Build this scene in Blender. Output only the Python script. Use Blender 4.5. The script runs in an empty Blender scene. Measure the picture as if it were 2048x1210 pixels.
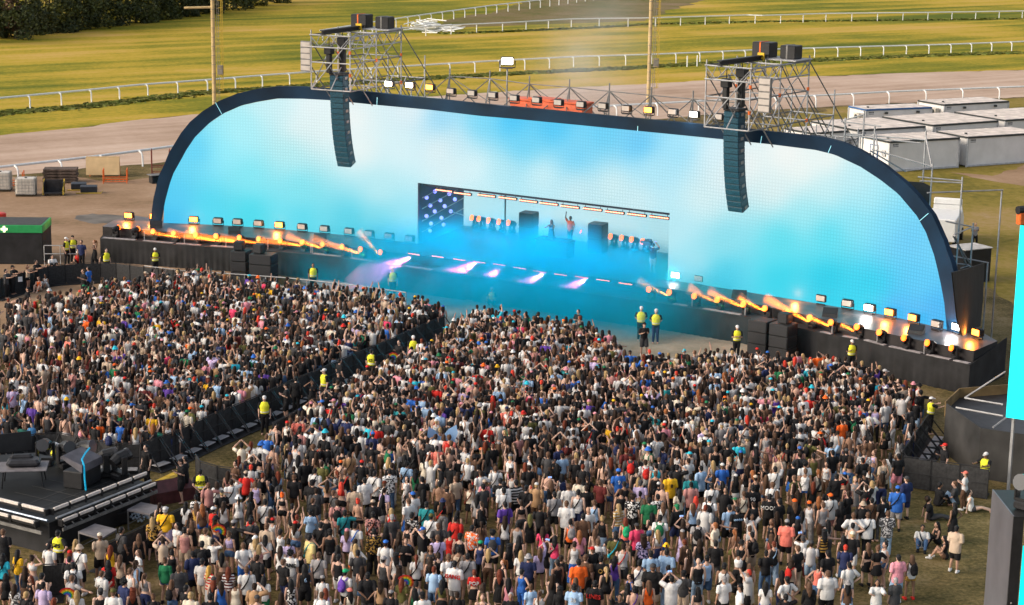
import bpy, bmesh, math, random
import numpy as np
from mathutils import Vector, Matrix
rnd = random.Random(7)
sc = bpy.context.scene
COL = sc.collection
# ------------------------------------------------------------------ camera (photo 2048 x 1210)
PW, PH, FPX, HC = 2048, 1210, 3800.0, 25.0
_p, _r = math.radians(12.6), math.radians(0.9)
_F = Vector((0, math.cos(_p), -math.sin(_p)))
_R0 = Vector((1, 0, 0)); _U0 = Vector((0, math.sin(_p), math.cos(_p)))
_R = _R0*math.cos(_r) + _U0*math.sin(_r); _U = _U0*math.cos(_r) - _R0*math.sin(_r)
CAM = Vector((0, 0, HC))
def ray(x, y): return _F*FPX + _R*(x-PW/2) - _U*(y-PH/2)
def P(x, y, z=0.0):
    d = ray(x, y); t = (z-HC)/d.z
    return CAM + d*t
def Zat(x, y, b):
    d = ray(x, y); t = (b[0]*d.x + b[1]*d.y)/(d.x*d.x+d.y*d.y)
    return HC + d.z*t
def along(x, y, dist):
    d = ray(x, y); return CAM + d*(dist/math.hypot(d.x, d.y))
cam = bpy.data.cameras.new('camera'); co = bpy.data.objects.new('camera', cam); COL.objects.link(co)
cam.sensor_width = 36; cam.lens = FPX/PW*36; cam.clip_start = 0.5; cam.clip_end = 5000
co.matrix_world = Matrix(((_R.x, _U.x, -_F.x, 0), (_R.y, _U.y, -_F.y, 0), (_R.z, _U.z, -_F.z, HC), (0, 0, 0, 1)))
sc.camera = co
# ------------------------------------------------------------------ materials
def _new(name):
    m = bpy.data.materials.new(name); m.use_nodes = True
    nt = m.node_tree; b = nt.nodes['Principled BSDF']
    return m, nt, b
_mc = {}
def mat(name, col, rough=0.6, metal=0.0, var=0.15, scale=3.0, bump=0.0, spec=0.3):
    if name in _mc: return _mc[name]
    m, nt, b = _new(name)
    b.inputs['Roughness'].default_value = rough; b.inputs['Metallic'].default_value = metal
    b.inputs['Specular IOR Level'].default_value = spec
    tc = nt.nodes.new('ShaderNodeTexCoord'); n = nt.nodes.new('ShaderNodeTexNoise')
    n.inputs['Scale'].default_value = scale; n.inputs['Detail'].default_value = 5
    nt.links.new(tc.outputs['Object'], n.inputs['Vector'])
    r = nt.nodes.new('ShaderNodeValToRGB')
    lo = tuple(max(0, c*(1-var*1.6)) for c in col)+(1,); hi = tuple(min(1, c*(1+var*1.2)) for c in col)+(1,)
    r.color_ramp.elements[0].position = .3; r.color_ramp.elements[1].position = .7
    r.color_ramp.elements[0].color = lo; r.color_ramp.elements[1].color = hi
    nt.links.new(n.outputs['Fac'], r.inputs['Fac']); nt.links.new(r.outputs['Color'], b.inputs['Base Color'])
    if bump:
        bp = nt.nodes.new('ShaderNodeBump'); bp.inputs['Strength'].default_value = bump
        nt.links.new(n.outputs['Fac'], bp.inputs['Height']); nt.links.new(bp.outputs['Normal'], b.inputs['Normal'])
    _mc[name] = m; return m
def emit(name, col, s):
    if name in _mc: return _mc[name]
    m, nt, b = _new(name)
    b.inputs['Base Color'].default_value = tuple(c*.5 for c in col)+(1,)
    b.inputs['Emission Color'].default_value = tuple(col)+(1,); b.inputs['Emission Strength'].default_value = s
    _mc[name] = m; return m
def lin(r, g, b):
    f = lambda c: (c/255/12.92) if c/255 <= .04045 else ((c/255+.055)/1.055)**2.4
    return (f(r), f(g), f(b))
# ------------------------------------------------------------------ mesh builder
class MB:
    def __init__(s): s.v = []; s.f = []; s.mi = []
    def add(s, vs, fs, mi=0):
        o = len(s.v); s.v += [tuple(v) for v in vs]; s.f += [tuple(i+o for i in f) for f in fs]; s.mi += [mi]*len(fs); return s
    def box(s, c, d, rz=0.0, mi=0, tilt=0.0):
        """box centred at c, dims d, turned by rz, tilted about its own x axis"""
        M = Matrix.Translation(c) @ Matrix.Rotation(rz, 4, 'Z') @ Matrix.Rotation(tilt, 4, 'X')
        vs = [M @ Vector((sx*d[0]/2, sy*d[1]/2, sz*d[2]/2)) for sz in (-1, 1) for sx, sy in ((-1,-1),(1,-1),(1,1),(-1,1))]
        return s.add(vs, [(3,2,1,0),(4,5,6,7),(0,1,5,4),(1,2,6,5),(2,3,7,6),(3,0,4,7)], mi)
    def bbox(s, c, d, b=0.02, rz=0.0, mi=0, tilt=0.0):
        """bevelled box"""
        M = Matrix.Translation(c) @ Matrix.Rotation(rz, 4, 'Z') @ Matrix.Rotation(tilt, 4, 'X')
        x, y, z = d[0]/2, d[1]/2, d[2]/2; vs = []
        def ring(ix, iy, zz):
            return [M @ Vector(q) for q in ((-ix+b,-iy,zz),(ix-b,-iy,zz),(ix,-iy+b,zz),(ix,iy-b,zz),(ix-b,iy,zz),(-ix+b,iy,zz),(-ix,iy-b,zz),(-ix,-iy+b,zz))]
        rings = [ring(x-b, y-b, -z), ring(x, y, -z+b), ring(x, y, z-b), ring(x-b, y-b, z)]
        for r in rings: vs += r
        fs = [tuple(range(7,-1,-1)), tuple(range(24,32))]
        for k in range(3):
            for i in range(8):
                j = (i+1) % 8; fs.append((k*8+i, k*8+j, k*8+8+j, k*8+8+i))
        return s.add(vs, fs, mi)
    def tube(s, pts, r, n=6, mi=0, cap=True):
        pts = [Vector(p) for p in pts]; rs = r if isinstance(r, (list, tuple)) else [r]*len(pts); vs = []; fs = []
        pu = None
        for i, p in enumerate(pts):
            d = (pts[min(i+1, len(pts)-1)] - pts[max(i-1, 0)]).normalized()
            u = pu - d*pu.dot(d) if pu is not None else d.cross(Vector((0,0,1)) if abs(d.z) < .9 else Vector((1,0,0)))
            u.normalize(); pu = u; w = d.cross(u)
            for k in range(n):
                a = 2*math.pi*k/n; vs.append(p + (u*math.cos(a)+w*math.sin(a))*rs[i])
        for i in range(len(pts)-1):
            for k in range(n):
                j = (k+1) % n; fs.append((i*n+k, i*n+j, i*n+n+j, i*n+n+k))
        if cap: fs += [tuple(range(n-1,-1,-1)), tuple(range((len(pts)-1)*n, len(pts)*n))]
        return s.add(vs, fs, mi)
    def prism(s, poly, z0, z1, mi=0):
        n = len(poly); vs = [(p[0], p[1], z0) for p in poly]+[(p[0], p[1], z1) for p in poly]
        return s.add(vs, [tuple(range(n-1,-1,-1)), tuple(range(n, 2*n))]+[(i, (i+1) % n, n+(i+1) % n, n+i) for i in range(n)], mi)
    def slab(s, quad, t, mi=0):
        """a panel from 4 corners with thickness t"""
        q = [Vector(p) for p in quad]; nrm = (q[1]-q[0]).cross(q[3]-q[0]).normalized()*t
        return s.add(q+[p-nrm for p in q], [(0,1,2,3),(7,6,5,4),(0,4,5,1),(1,5,6,2),(2,6,7,3),(3,7,4,0)], mi)
    def ball(s, c, r, n=8, m=5, mi=0, sc3=(1,1,1)):
        vs = []; fs = []
        for i in range(1, m):
            t = math.pi*i/m
            for k in range(n):
                a = 2*math.pi*k/n; vs.append((c[0]+r*sc3[0]*math.sin(t)*math.cos(a), c[1]+r*sc3[1]*math.sin(t)*math.sin(a), c[2]+r*sc3[2]*math.cos(t)))
        b = len(vs); vs += [(c[0], c[1], c[2]+r*sc3[2]), (c[0], c[1], c[2]-r*sc3[2])]
        for k in range(n):
            j = (k+1) % n; fs.append((b, k, j)); fs.append((b+1, (m-2)*n+j, (m-2)*n+k))
            for i in range(m-2): fs.append((i*n+k, i*n+n+k, i*n+n+j, i*n+j))
        return s.add(vs, fs, mi)
    def mesh(s, name, mats, smooth=False):
        me = bpy.data.meshes.new(name); me.from_pydata(s.v, [], s.f)
        for m in (mats if isinstance(mats, (list, tuple)) else [mats]): me.materials.append(m)
        if any(s.mi): me.polygons.foreach_set('material_index', s.mi)
        if smooth: me.polygons.foreach_set('use_smooth', [True]*len(s.f))
        me.update(); return me
    def build(s, name, mats, parent=None, smooth=False, loc=None):
        if loc is not None:
            s.v = [(x-loc[0], y-loc[1], z-loc[2]) for x, y, z in s.v]
        o = bpy.data.objects.new(name, s.mesh(name, mats, smooth)); COL.objects.link(o)
        if loc is not None: o.location = loc
        if parent is not None: o.parent = parent
        return o
def tag(o, label=None, cat=None, group=None, kind=None):
    if label: o['label'] = label
    if cat: o['category'] = cat
    if group: o['group'] = group
    if kind: o['kind'] = kind
    return o
def empty(name, loc, rz=0.0):
    o = bpy.data.objects.new(name, None); COL.objects.link(o); o.location = loc; o.rotation_euler = (0, 0, rz)
    o.empty_display_size = .2; return o
def copy_tree(o, parent=None):
    c = o.copy(); COL.objects.link(c)
    if parent is not None: c.parent = parent
    for ch in list(o.children): copy_tree(ch, c)
    return c
def resample(pts, n):
    pts = [Vector(p) for p in pts]; L = [0]
    for a, b in zip(pts, pts[1:]): L.append(L[-1]+(b-a).length)
    out = []; j = 0
    for i in range(n):
        t = L[-1]*i/(n-1)
        while j < len(pts)-2 and L[j+1] < t: j += 1
        k = (t-L[j])/max(1e-9, L[j+1]-L[j]); out.append(pts[j].lerp(pts[j+1], min(1, max(0, k))))
    return out
def interp(x, tab):
    """piecewise linear y(x) with linear extrapolation"""
    for (x0, y0), (x1, y1) in zip(tab, tab[1:]):
        if x <= x1 or (x1, y1) == tab[-1]: return y0+(y1-y0)*(x-x0)/(x1-x0)
def smoothtab(x, tab):
    """Catmull-Rom y(x)"""
    n = len(tab)
    i = 0
    while i < n-2 and x > tab[i+1][0]: i += 1
    x0, y0 = tab[i]; x1, y1 = tab[i+1]; h = x1-x0
    m0 = (tab[i+1][1]-tab[i-1][1])/(tab[i+1][0]-tab[i-1][0]) if i > 0 else (y1-y0)/h
    m1 = (tab[i+2][1]-tab[i][1])/(tab[i+2][0]-tab[i][0]) if i < n-2 else (y1-y0)/h
    t = (x-x0)/h
    if t < 0: return y0+m0*(x-x0)
    if t > 1: return y1+m1*(x-x1)
    return (2*t**3-3*t*t+1)*y0+(t**3-2*t*t+t)*h*m0+(-2*t**3+3*t*t)*y1+(t**3-t*t)*h*m1
# ------------------------------------------------------------------ light
SUN_EL, SUN_AZ = 27.0, -108.0           # azimuth from +Y, negative = from the left
W = bpy.data.worlds.new('World'); sc.world = W; W.use_nodes = True
bg = W.node_tree.nodes['Background']; sky = W.node_tree.nodes.new('ShaderNodeTexSky')
sky.sky_type = 'NISHITA'; sky.sun_disc = False; sky.sun_elevation = math.radians(SUN_EL); sky.sun_rotation = math.radians(SUN_AZ)
sky.dust_density = 3.0; sky.air_density = 1.0; sky.ozone_density = 0.6
hs_ = W.node_tree.nodes.new('ShaderNodeHueSaturation'); hs_.inputs['Saturation'].default_value = .42      # thin hazy cloud whitens the sky
W.node_tree.links.new(sky.outputs['Color'], hs_.inputs['Color']); W.node_tree.links.new(hs_.outputs['Color'], bg.inputs['Color']); bg.inputs['Strength'].default_value = 0.12
sd = bpy.data.lights.new('sun', 'SUN'); sd.energy = 1.3; sd.angle = math.radians(32); sd.color = (1, .78, .50)
so = bpy.data.objects.new('sun', sd); COL.objects.link(so)
_az, _el = math.radians(SUN_AZ), math.radians(SUN_EL)
so.rotation_euler = Vector((math.sin(_az)*math.cos(_el), math.cos(_az)*math.cos(_el), math.sin(_el))).to_track_quat('Z', 'Y').to_euler()
sc.view_settings.view_transform = 'Standard'; sc.view_settings.look = 'None'; sc.view_settings.exposure = 0.98
sc.render.engine = 'CYCLES'; sc.cycles.use_denoising = True; sc.cycles.max_bounces = 6; sc.cycles.volume_bounces = 1
sc.cycles.use_light_tree = True; sc.cycles.transparent_max_bounces = 24
sc.cycles.volume_step_rate = 4.0; sc.cycles.volume_max_steps = 96
sc.cycles.sample_clamp_indirect = 6.0; sc.cycles.sample_clamp_direct = 0
# ------------------------------------------------------------------ ground
def ground_mat(name, stops, scale=.12, stretch=(1, 1, 1), rot=0.0, fine=2.2, bump=.25, rough=.95, speck=.35, streaks=None):
    m, nt, b = _new(name); L = nt.links.new
    b.inputs['Roughness'].default_value = rough; b.inputs['Specular IOR Level'].default_value = .1
    tc = nt.nodes.new('ShaderNodeTexCoord'); mp = nt.nodes.new('ShaderNodeMapping')
    mp.inputs['Rotation'].default_value = (0, 0, rot)
    L(tc.outputs['Object'], mp.inputs['Vector'])
    sm = nt.nodes.new('ShaderNodeVectorMath'); sm.operation = 'MULTIPLY'; sm.inputs[1].default_value = stretch
    L(mp.outputs['Vector'], sm.inputs[0])
    n = nt.nodes.new('ShaderNodeTexNoise'); n.inputs['Scale'].default_value = scale; n.inputs['Detail'].default_value = 7; n.inputs['Roughness'].default_value = .62
    L(sm.outputs[0], n.inputs['Vector'])
    n2 = nt.nodes.new('ShaderNodeTexNoise'); n2.inputs['Scale'].default_value = fine; n2.inputs['Detail'].default_value = 6; n2.inputs['Roughness'].default_value = .7
    L(mp.outputs['Vector'], n2.inputs['Vector'])
    mx = nt.nodes.new('ShaderNodeMath'); mx.operation = 'MULTIPLY_ADD'; mx.inputs[1].default_value = speck
    L(n2.outputs['Fac'], mx.inputs[0])
    sb = nt.nodes.new('ShaderNodeMath'); sb.operation = 'SUBTRACT'; sb.inputs[1].default_value = speck*.5
    L(n.outputs['Fac'], sb.inputs[0]); L(sb.outputs[0], mx.inputs[2])
    fac = mx.outputs[0]
    if streaks:
        # long lines along one direction (mowing, harrow marks): noise squeezed across
        sx = nt.nodes.new('ShaderNodeVectorMath'); sx.operation = 'MULTIPLY'; sx.inputs[1].default_value = streaks[0]
        L(mp.outputs['Vector'], sx.inputs[0])
        n3 = nt.nodes.new('ShaderNodeTexNoise'); n3.inputs['Scale'].default_value = 1; n3.inputs['Detail'].default_value = 4
        L(sx.outputs[0], n3.inputs['Vector'])
        a = nt.nodes.new('ShaderNodeMath'); a.operation = 'MULTIPLY_ADD'; a.inputs[1].default_value = streaks[1]
        L(n3.outputs['Fac'], a.inputs[0]); 
        s2 = nt.nodes.new('ShaderNodeMath'); s2.operation = 'SUBTRACT'; s2.inputs[1].default_value = streaks[1]*.5
        L(fac, s2.inputs[0]); L(s2.outputs[0], a.inputs[2]); fac = a.outputs[0]
    r = nt.nodes.new('ShaderNodeValToRGB'); e = r.color_ramp.elements
    while len(e) < len(stops): e.new(.5)
    for el, (p, c) in zip(e, stops): el.position = p; el.color = tuple(c)+(1,)
    L(fac, r.inputs['Fac']); L(r.outputs['Color'], b.inputs['Base Color'])
    bp = nt.nodes.new('ShaderNodeBump'); bp.inputs['Strength'].default_value = bump; bp.inputs['Distance'].default_value = .15
    L(n2.outputs['Fac'], bp.inputs['Height']); L(bp.outputs['Normal'], b.inputs['Normal'])
    return m
FENCE_ROT = -math.atan2(93.0, 131.0)   # the rails run about this way
G_grass = ground_mat('dry_grass_ground', [(.30, (.052,.044,.015)), (.44, (.105,.082,.033)), (.57, (.175,.128,.056)), (.72, (.245,.18,.10))], .30, fine=5.5, speck=.85, bump=.6)
G_dirt = ground_mat('bare_dirt', [(.28, (.13,.10,.05)), (.42, (.24,.155,.095)), (.6, (.30,.20,.13)), (.75, (.36,.26,.185))], .16, fine=2.0, speck=.4)
G_turf = ground_mat('mown_turf', [(.32, (.085,.110,.008)), (.45, (.20,.185,.014)), (.57, (.375,.27,.028)), (.72, (.46,.30,.08))], .022, (1, 1, 1), FENCE_ROT, fine=1.5, speck=.42, streaks=((.006, .17, 1), .75))
G_track = ground_mat('harrowed_sand_track', [(.30, (.31,.215,.155)), (.5, (.43,.315,.245)), (.7, (.52,.40,.325))], .05, (1, 1, 1), FENCE_ROT, fine=1.4, speck=.25, streaks=((.01, .5, 1), .5))
G_yard = ground_mat('yellow_grass_yard', [(.28, (.09,.085,.014)), (.45, (.20,.155,.030)), (.6, (.27,.19,.065)), (.75, (.31,.215,.125))], .09, fine=1.6, speck=.55)
G_pit = ground_mat('trodden_sand', [(.3, (.23,.19,.14)), (.7, (.38,.31,.24))], .5, fine=4, speck=.4)
def sheet(name, px, z, m, jit=0.0, sub=6.0, world=False, hard=()):
    pts = [Vector((p[0], p[1], 0)) if world else P(p[0], p[1]) for p in px]; out = []
    for i, (a, b) in enumerate(zip(pts, pts[1:]+pts[:1])):
        out.append(a)
        if jit and i not in hard:
            n = min(150, int((b-a).length/sub)); d = (b-a).normalized(); w = Vector((-d.y, d.x, 0))
            for k in range(1, n): out.append(a.lerp(b, k/n) + w*rnd.gauss(0, jit))
    bm = bmesh.new(); vs = [bm.verts.new((p.x, p.y, z)) for p in out]; f = bm.faces.new(vs)
    if f.normal.z < 0: f.normal_flip()
    f.normal_update()
    if f.normal.z < 0: f.normal_flip()
    bmesh.ops.triangulate(bm, faces=[f])
    me = bpy.data.meshes.new(name); bm.to_mesh(me); bm.free(); me.materials.append(m)
    o = bpy.data.objects.new(name, me); COL.objects.link(o); tag(o, kind='structure'); return o
o = sheet('ground', [(-1500, -200), (1500, -200), (1500, 2500), (-1500, 2500)], 0, G_grass, world=True)
far_edge = [(-260, 300), (0, 271), (154, 256), (282, 239), (384, 229), (700, 203), (1154, 174), (1282, 169), (1405, 161), (1605, 154), (1784, 147), (2048, 140), (2500, 131)]
near_edge = [(-260, 380), (0, 352), (261, 330), (330, 324), (800, 281), (1200, 248), (1528, 220), (1702, 211), (2048, 194), (2500, 176)]
fe = [P(*q) for q in far_edge]
sheet('turf', [(p.x, p.y) for p in fe]+[(900, 900), (900, 2300), (-1200, 2300), (-1200, 300), (-300, 150)], .004, G_turf, world=True)
sheet('track', far_edge+near_edge[::-1], .010, G_track, jit=.28, sub=1.5)
sheet('yard_dirt', [(-260, 378), (0, 352), (120, 352), (200, 362), (330, 352), (480, 420), (480, 545), (200, 575), (120, 620), (60, 680), (-260, 720)], .005, G_dirt, jit=.5, sub=1.5)
sheet('yard_grass', [(1500, 245), (1702, 213), (2048, 196), (2600, 172), (2600, 640), (2048, 640), (1960, 560), (1700, 420)], .005, G_yard, jit=.4, sub=1.5)
sheet('pit_floor', [(600, 560), (880, 560), (1100, 590), (1330, 640), (1500, 665), (1700, 715), (1640, 735), (1480, 725), (1300, 735), (1180, 690), (900, 660), (780, 620)], .006, G_pit, jit=.15, sub=.7)
sheet('dirt_path', [(2048, 330), (1985, 352), (1900, 345), (2000, 365), (2048, 372), (2150, 385), (2150, 300)], .009, G_dirt, jit=.2, sub=1)
sheet('mud_patch', [(150, 432), (185, 427), (240, 431), (290, 440), (250, 449), (190, 448), (160, 442)], .009, mat('dark_mud', (.13,.115,.10), .7, var=.25, scale=.7, bump=.4), jit=.12, sub=.5)
# earth banks inside the course
G_bank = ground_mat('rough_bank', [(.3, (.085,.095,.018)), (.5, (.15,.12,.045)), (.7, (.22,.155,.10))], .08, fine=1.1, speck=.6)
sheet('rough_ground', [(860, 56), (1138, 47), (1290, 42), (1330, 24), (1440, -8), (1100, -18), (1010, 18), (900, 38)], .009, G_bank, jit=.7, sub=4)
def grass_strip(name, px, width, n, h, cols, label):
    """blades of longer grass along a line of pixels"""
    pts = resample([P(*q) for q in px], 220); v = []; f = []; mi = []
    for i in range(n):
        t = rnd.random()*218.99; a = pts[int(t)].lerp(pts[int(t)+1], t % 1)
        d = (pts[int(t)+1]-pts[int(t)]).normalized(); w = Vector((-d.y, d.x, 0))
        c = a + w*rnd.gauss(0, width) + d*rnd.uniform(-.3, .3)
        ang = rnd.uniform(0, math.pi); s = rnd.uniform(.25, .6); hh = h*rnd.uniform(.5, 1.4); e = Vector((math.cos(ang)*s, math.sin(ang)*s, 0)); le = Vector((rnd.gauss(0, .12), rnd.gauss(0, .12), 0))
        k = len(v); v += [c-e, c+e, c+e*.7+le+Vector((0, 0, hh)), c-e*.7+le+Vector((0, 0, hh*.8))]; f.append((k, k+1, k+2, k+3)); mi.append(rnd.randrange(len(cols)))
    b = MB(); b.v = [tuple(q) for q in v]; b.f = f; b.mi = mi
    return tag(b.build(name, cols), label, 'grass', kind='stuff')
GB = [mat('grass_blade_dark', (.075,.10,.014), .8), mat('grass_blade_mid', (.12,.14,.02), .8), mat('grass_blade_dry', (.15,.14,.03), .8)]
grass_strip('long_grass', [(-60, 234), (0, 227), (140, 216), (260, 203), (422, 184), (560, 176), (800, 160), (1010, 148), (1246, 137), (1420, 127), (1628, 121), (1800, 113), (2048, 105)], .75, 16000, .13, GB, 'strip of longer dark green grass along the foot of the front white rail')
grass_strip('long_grass', [(880, 68), (1000, 64), (1180, 56), (1300, 49), (1500, 44), (1700, 42), (2048, 38)], .5, 3500, .2, GB, 'thin strip of darker grass along the foot of the far white rail')
# ------------------------------------------------------------------ running rails
M_white = mat('white_plastic', (.74,.75,.75), .45, var=.05)
def rail_fence(px, h, gap, style, label, skip=None):
    R = [P(x, y, h) for x, y in px]; L = sum((b-a).length for a, b in zip(R, R[1:]))
    # smooth resample
    R = resample(R, max(8, int(L/2.5)))
    o0 = Vector((R[0].x, R[0].y, 0)); root = empty('rail_fence', o0); tag(root, label, 'fence')
    m = MB(); m.tube([p-o0 for p in R], .115, 6); m.build('rail', M_white, root)
    n = int(L/gap); pp = resample(R, n+1)
    me = None
    for i in range(n+1):
        p = pp[i]
        d = (pp[min(i+1, n)]-pp[max(i-1, 0)]); d.z = 0; d.normalize(); w = Vector((-d.y, d.x, 0))
        if w.y > 0: w = -w            # posts lean out towards the camera side
        if skip and skip(i, p): continue
        if me is None:
            b = MB()
            if style == 'straight': b.tube([(0,0,h-.05), (0,0,-.02)], .085, 6)
            elif style == 'bracket': b.tube([(0,0,h), (0,.38,h-.12), (0,.46,h-.45), (0,.46,-.02)], [.085,.085,.09,.09], 6)
            else: b.tube([(0,0,h), (0,.25,h-.03), (0,.45,h-.14), (0,.56,h-.36), (0,.60,h-.7), (0,.60,-.02)], .085, 6)
            me = b.mesh('post', M_white)
        q = bpy.data.objects.new('post', me); COL.objects.link(q); q.parent = root
        q.location = (p.x-o0.x, p.y-o0.y, 0); q.rotation_euler = (0, 0, math.atan2(w.y, w.x)-math.pi/2)
    return root
rail_fence([(-70, 204), (0, 196), (154, 182), (272, 170), (423, 159), (520, 151), (643, 142), (833, 131), (948, 124), (1020, 120), (1154, 113), (1295, 109), (1420, 104), (1528, 99), (1733, 93), (1887, 89), (2048, 83), (2130, 79)], 1.35, 4.1, 'bracket', 'white running rail with bracket posts crossing behind both scaffold towers')
rail_fence([(-60, 342), (0, 334), (100, 323), (179, 314), (282, 301), (348, 292)], 1.3, 3.9, 'curve', 'white running rail with curved posts behind the tanks and timber, left of the arch')
rail_fence([(1150, 217), (1174, 214), (1323, 206), (1487, 198), (1528, 195), (1656, 190), (1784, 183), (1912, 178), (2048, 173), (2130, 169)], 1.3, 5.0, 'curve', 'white running rail with curved posts between the sand track and white cabins')
rail_fence([(800, 56), (928, 49), (1020, 45), (1138, 38), (1192, 37), (1292, 36), (1494, 30), (1528, 31), (1648, 27), (1848, 25), (2048, 22), (2130, 20)], 1.5, 5.4, 'straight', 'far white rail on thin straight posts across the yellow turf')
rail_fence([(640, 61), (771, 40), (884, 24), (981, 11), (1077, 0), (1200, -16)], 1.5, 4.6, 'bracket', 'farthest white bracket-post rail, climbing to the top of the view behind the left tower')
b = MB()
for i in range(70):
    c = P(rnd.gauss(852 if i < 42 else 895, 13), rnd.gauss(61, 2.2)) + Vector((0, 0, rnd.uniform(.1, 1.5 if i < 42 else .8)))
    a = rnd.gauss(.2, .6); d = Vector((math.cos(a), math.sin(a), rnd.gauss(0, .12)))*rnd.uniform(.7, 1.9); b.tube([c-d, c+d], .10, 5)
tag(b.build('rail_pile', M_white, loc=P(870, 62)), 'heap of loose white rails dumped beside the far fence', 'rail pile')
for px in ((1374, 134), (1394, 133)):
    p = P(*px); b = MB(); b.bbox((0,0,.75), (.16,.16,1.5), .03); b.box((0,0,1.52), (.1,.1,.06))
    tag(b.build('marker_post', M_white), 'short white marker post before the grass bank, ' + ('nearer the pole' if px[0] < 1380 else 'nearer the right scaffold'), 'post'); bpy.data.objects[-1] if False else None
    COL.objects[-1].location = p
# ------------------------------------------------------------------ light masts
M_mast = mat('sun_tinted_concrete', (.46,.34,.17), .8, var=.12, scale=2); M_mast_dk = mat('mast_steel', (.22,.20,.17), .6, .3); M_yel = mat('yellow_paint', (.50,.34,.04), .5)  # warm yellow of sunlight is put into the mast concrete's colour
def mast(px, base, label, arm):
    p = P(px, base); r = empty('light_mast', p); tag(r, label, 'light mast')
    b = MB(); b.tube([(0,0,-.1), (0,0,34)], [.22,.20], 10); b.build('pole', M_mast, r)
    b = MB()
    for k in range(34): b.tube([(0,0,1+k*.98), (0,0,1.05+k*.98)], .245, 10)
    b.build('band', M_mast_dk, r)
    b = MB()
    for sx in (.42, .62): b.tube([(sx,-.1,0), (sx,-.1,34)], .025, 4)
    for k in range(80): b.tube([(.42,-.1,.4+k*.42), (.62,-.1,.4+k*.42)], .018, 4)
    b.build('ladder', M_mast_dk, r)
    b = MB()
    for sx, sy in ((.9,-.35), (1.05,-.05), (.9,.25)): b.tube([(sx,sy,2.2), (sx,sy,34)], .022, 4)
    for k in range(40): b.tube([(.55,-.4,2.2+k*.8), (.9,-.38,2.2+k*.8), (1.06,-.05,2.2+k*.8), (.9,.28,2.2+k*.8), (.55,.2,2.2+k*.8)], .018, 4)
    b.build('ladder_cage', M_yel, r)
    b = MB(); b.bbox((.75,-.2,4.4 if arm else 5), (.55,.35,1.0), .03); b.build('junction_box', M_mast_dk, r)
    if arm:
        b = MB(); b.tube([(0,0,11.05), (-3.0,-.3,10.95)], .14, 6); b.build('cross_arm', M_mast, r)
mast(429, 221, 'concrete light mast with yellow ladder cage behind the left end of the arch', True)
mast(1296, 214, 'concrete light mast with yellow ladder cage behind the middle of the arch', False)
# ------------------------------------------------------------------ trees at the course edge
LEAF = [mat('leaf_dark', (.026,.036,.010), .7), mat('leaf_mid', (.050,.062,.013), .7), mat('leaf_olive', (.095,.098,.016), .7), mat('leaf_yellow', (.26,.21,.018), .7), mat('leaf_rust', (.10,.055,.03), .7)]
M_bark = mat('bark', (.06,.045,.03), .9, bump=.4)
def tree(px, base, h, wd, tone, label, name='tree', n=3600):
    p = P(px, base); r = empty(name, p); tag(r, label, 'tree' if name == 'tree' else 'shrub')
    b = MB(); b.tube([(0,0,-.1), (.1,0,h*.3), (.05,.1,h*.62)], [.28,.2,.09], 7)
    for k in range(5):
        a = k*1.3; b.tube([(.05,.02,h*.28+k*.3), (math.cos(a)*wd*.28, math.sin(a)*wd*.28, h*.55+k*.2)], [.1,.03], 5)
    b.build('trunk', M_bark, r)
    b = MB(); lumps = []
    for k in range(26):
        z = h*(rnd.uniform(.02, .97)); q = (1-(max(0, z/h-.55)/.5)**2)**.5 if z/h < 1 else .2
        a = rnd.uniform(0, 6.28); rr = wd*.5*q*rnd.uniform(.35, 1)
        lumps.append((Vector((math.cos(a)*rr, math.sin(a)*rr, z)), rnd.uniform(.7, 1.5)*wd/6, rnd.choice(tone)))
    for i in range(n):
        c, s, t = rnd.choice(lumps); d = Vector((rnd.gauss(0,1), rnd.gauss(0,1), rnd.gauss(0,.8))).normalized()*s*rnd.uniform(.65, 1.08)
        q = c+d
        if q.z < .05: q.z = .05+rnd.random()*.4
        l = rnd.uniform(.16, .36); u = Vector((rnd.gauss(0,1), rnd.gauss(0,1), rnd.gauss(0,.7))).normalized(); w = u.cross(d+Vector((.01,.2,.1))).normalized()
        b.add([q-u*l, q+w*l*.55, q+u*l, q-w*l*.55], [(0,1,2,3)], t if rnd.random() < .8 else rnd.choice(tone))
    b.build('crown', LEAF, r)
for a in ((-70, 86, 10, 9, (0,0,1), 'dark broadleaf tree cut by the edge, first of the row along the course'),
          (12, 75, 7.5, 6, (0,1,4), 'rust tinged bush with pale tips at the near end of the tree row'),
          (52, 69, 10, 7.5, (0,0,1,2), 'very dark dense tree right after the rust tinged bush'),
          (100, 63, 11, 8, (0,1,2,2), 'tree with olive drooping sprays above dark lower leaves'),
          (150, 57, 11, 8, (0,0,1), 'dark green rounded tree between the olive tree and yellow topped hedge'),
          (196, 51, 9, 8, (0,0,1,3), 'dark hedge tree with bright yellow blossom at its top'),
          (246, 46, 9.5, 8, (0,1,1,3), 'hedge tree speckled with yellow shoots, second of the yellow pair'),
          (296, 39, 9, 8, (0,1,2), 'mid green dense tree left of the light mast, behind the turf'),
          (346, 33, 9, 8, (0,0,1,2), 'dark clipped tree second from the light mast on its left'),
          (398, 27, 9, 8, (0,0,1), 'almost black green tree just left of the light mast'),
          (448, 19, 9, 8, (0,1,1), 'deep green tree just right of the light mast'),
          (498, 11, 9, 8, (0,1,2,3), 'yellow green flecked tree right of the light mast'),
          (545, 4, 9, 8, (0,0,1), 'last dark tree of the row, where the turf reaches the top')):
    tree(a[0], a[1], a[2], a[3], a[4], a[5])
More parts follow.
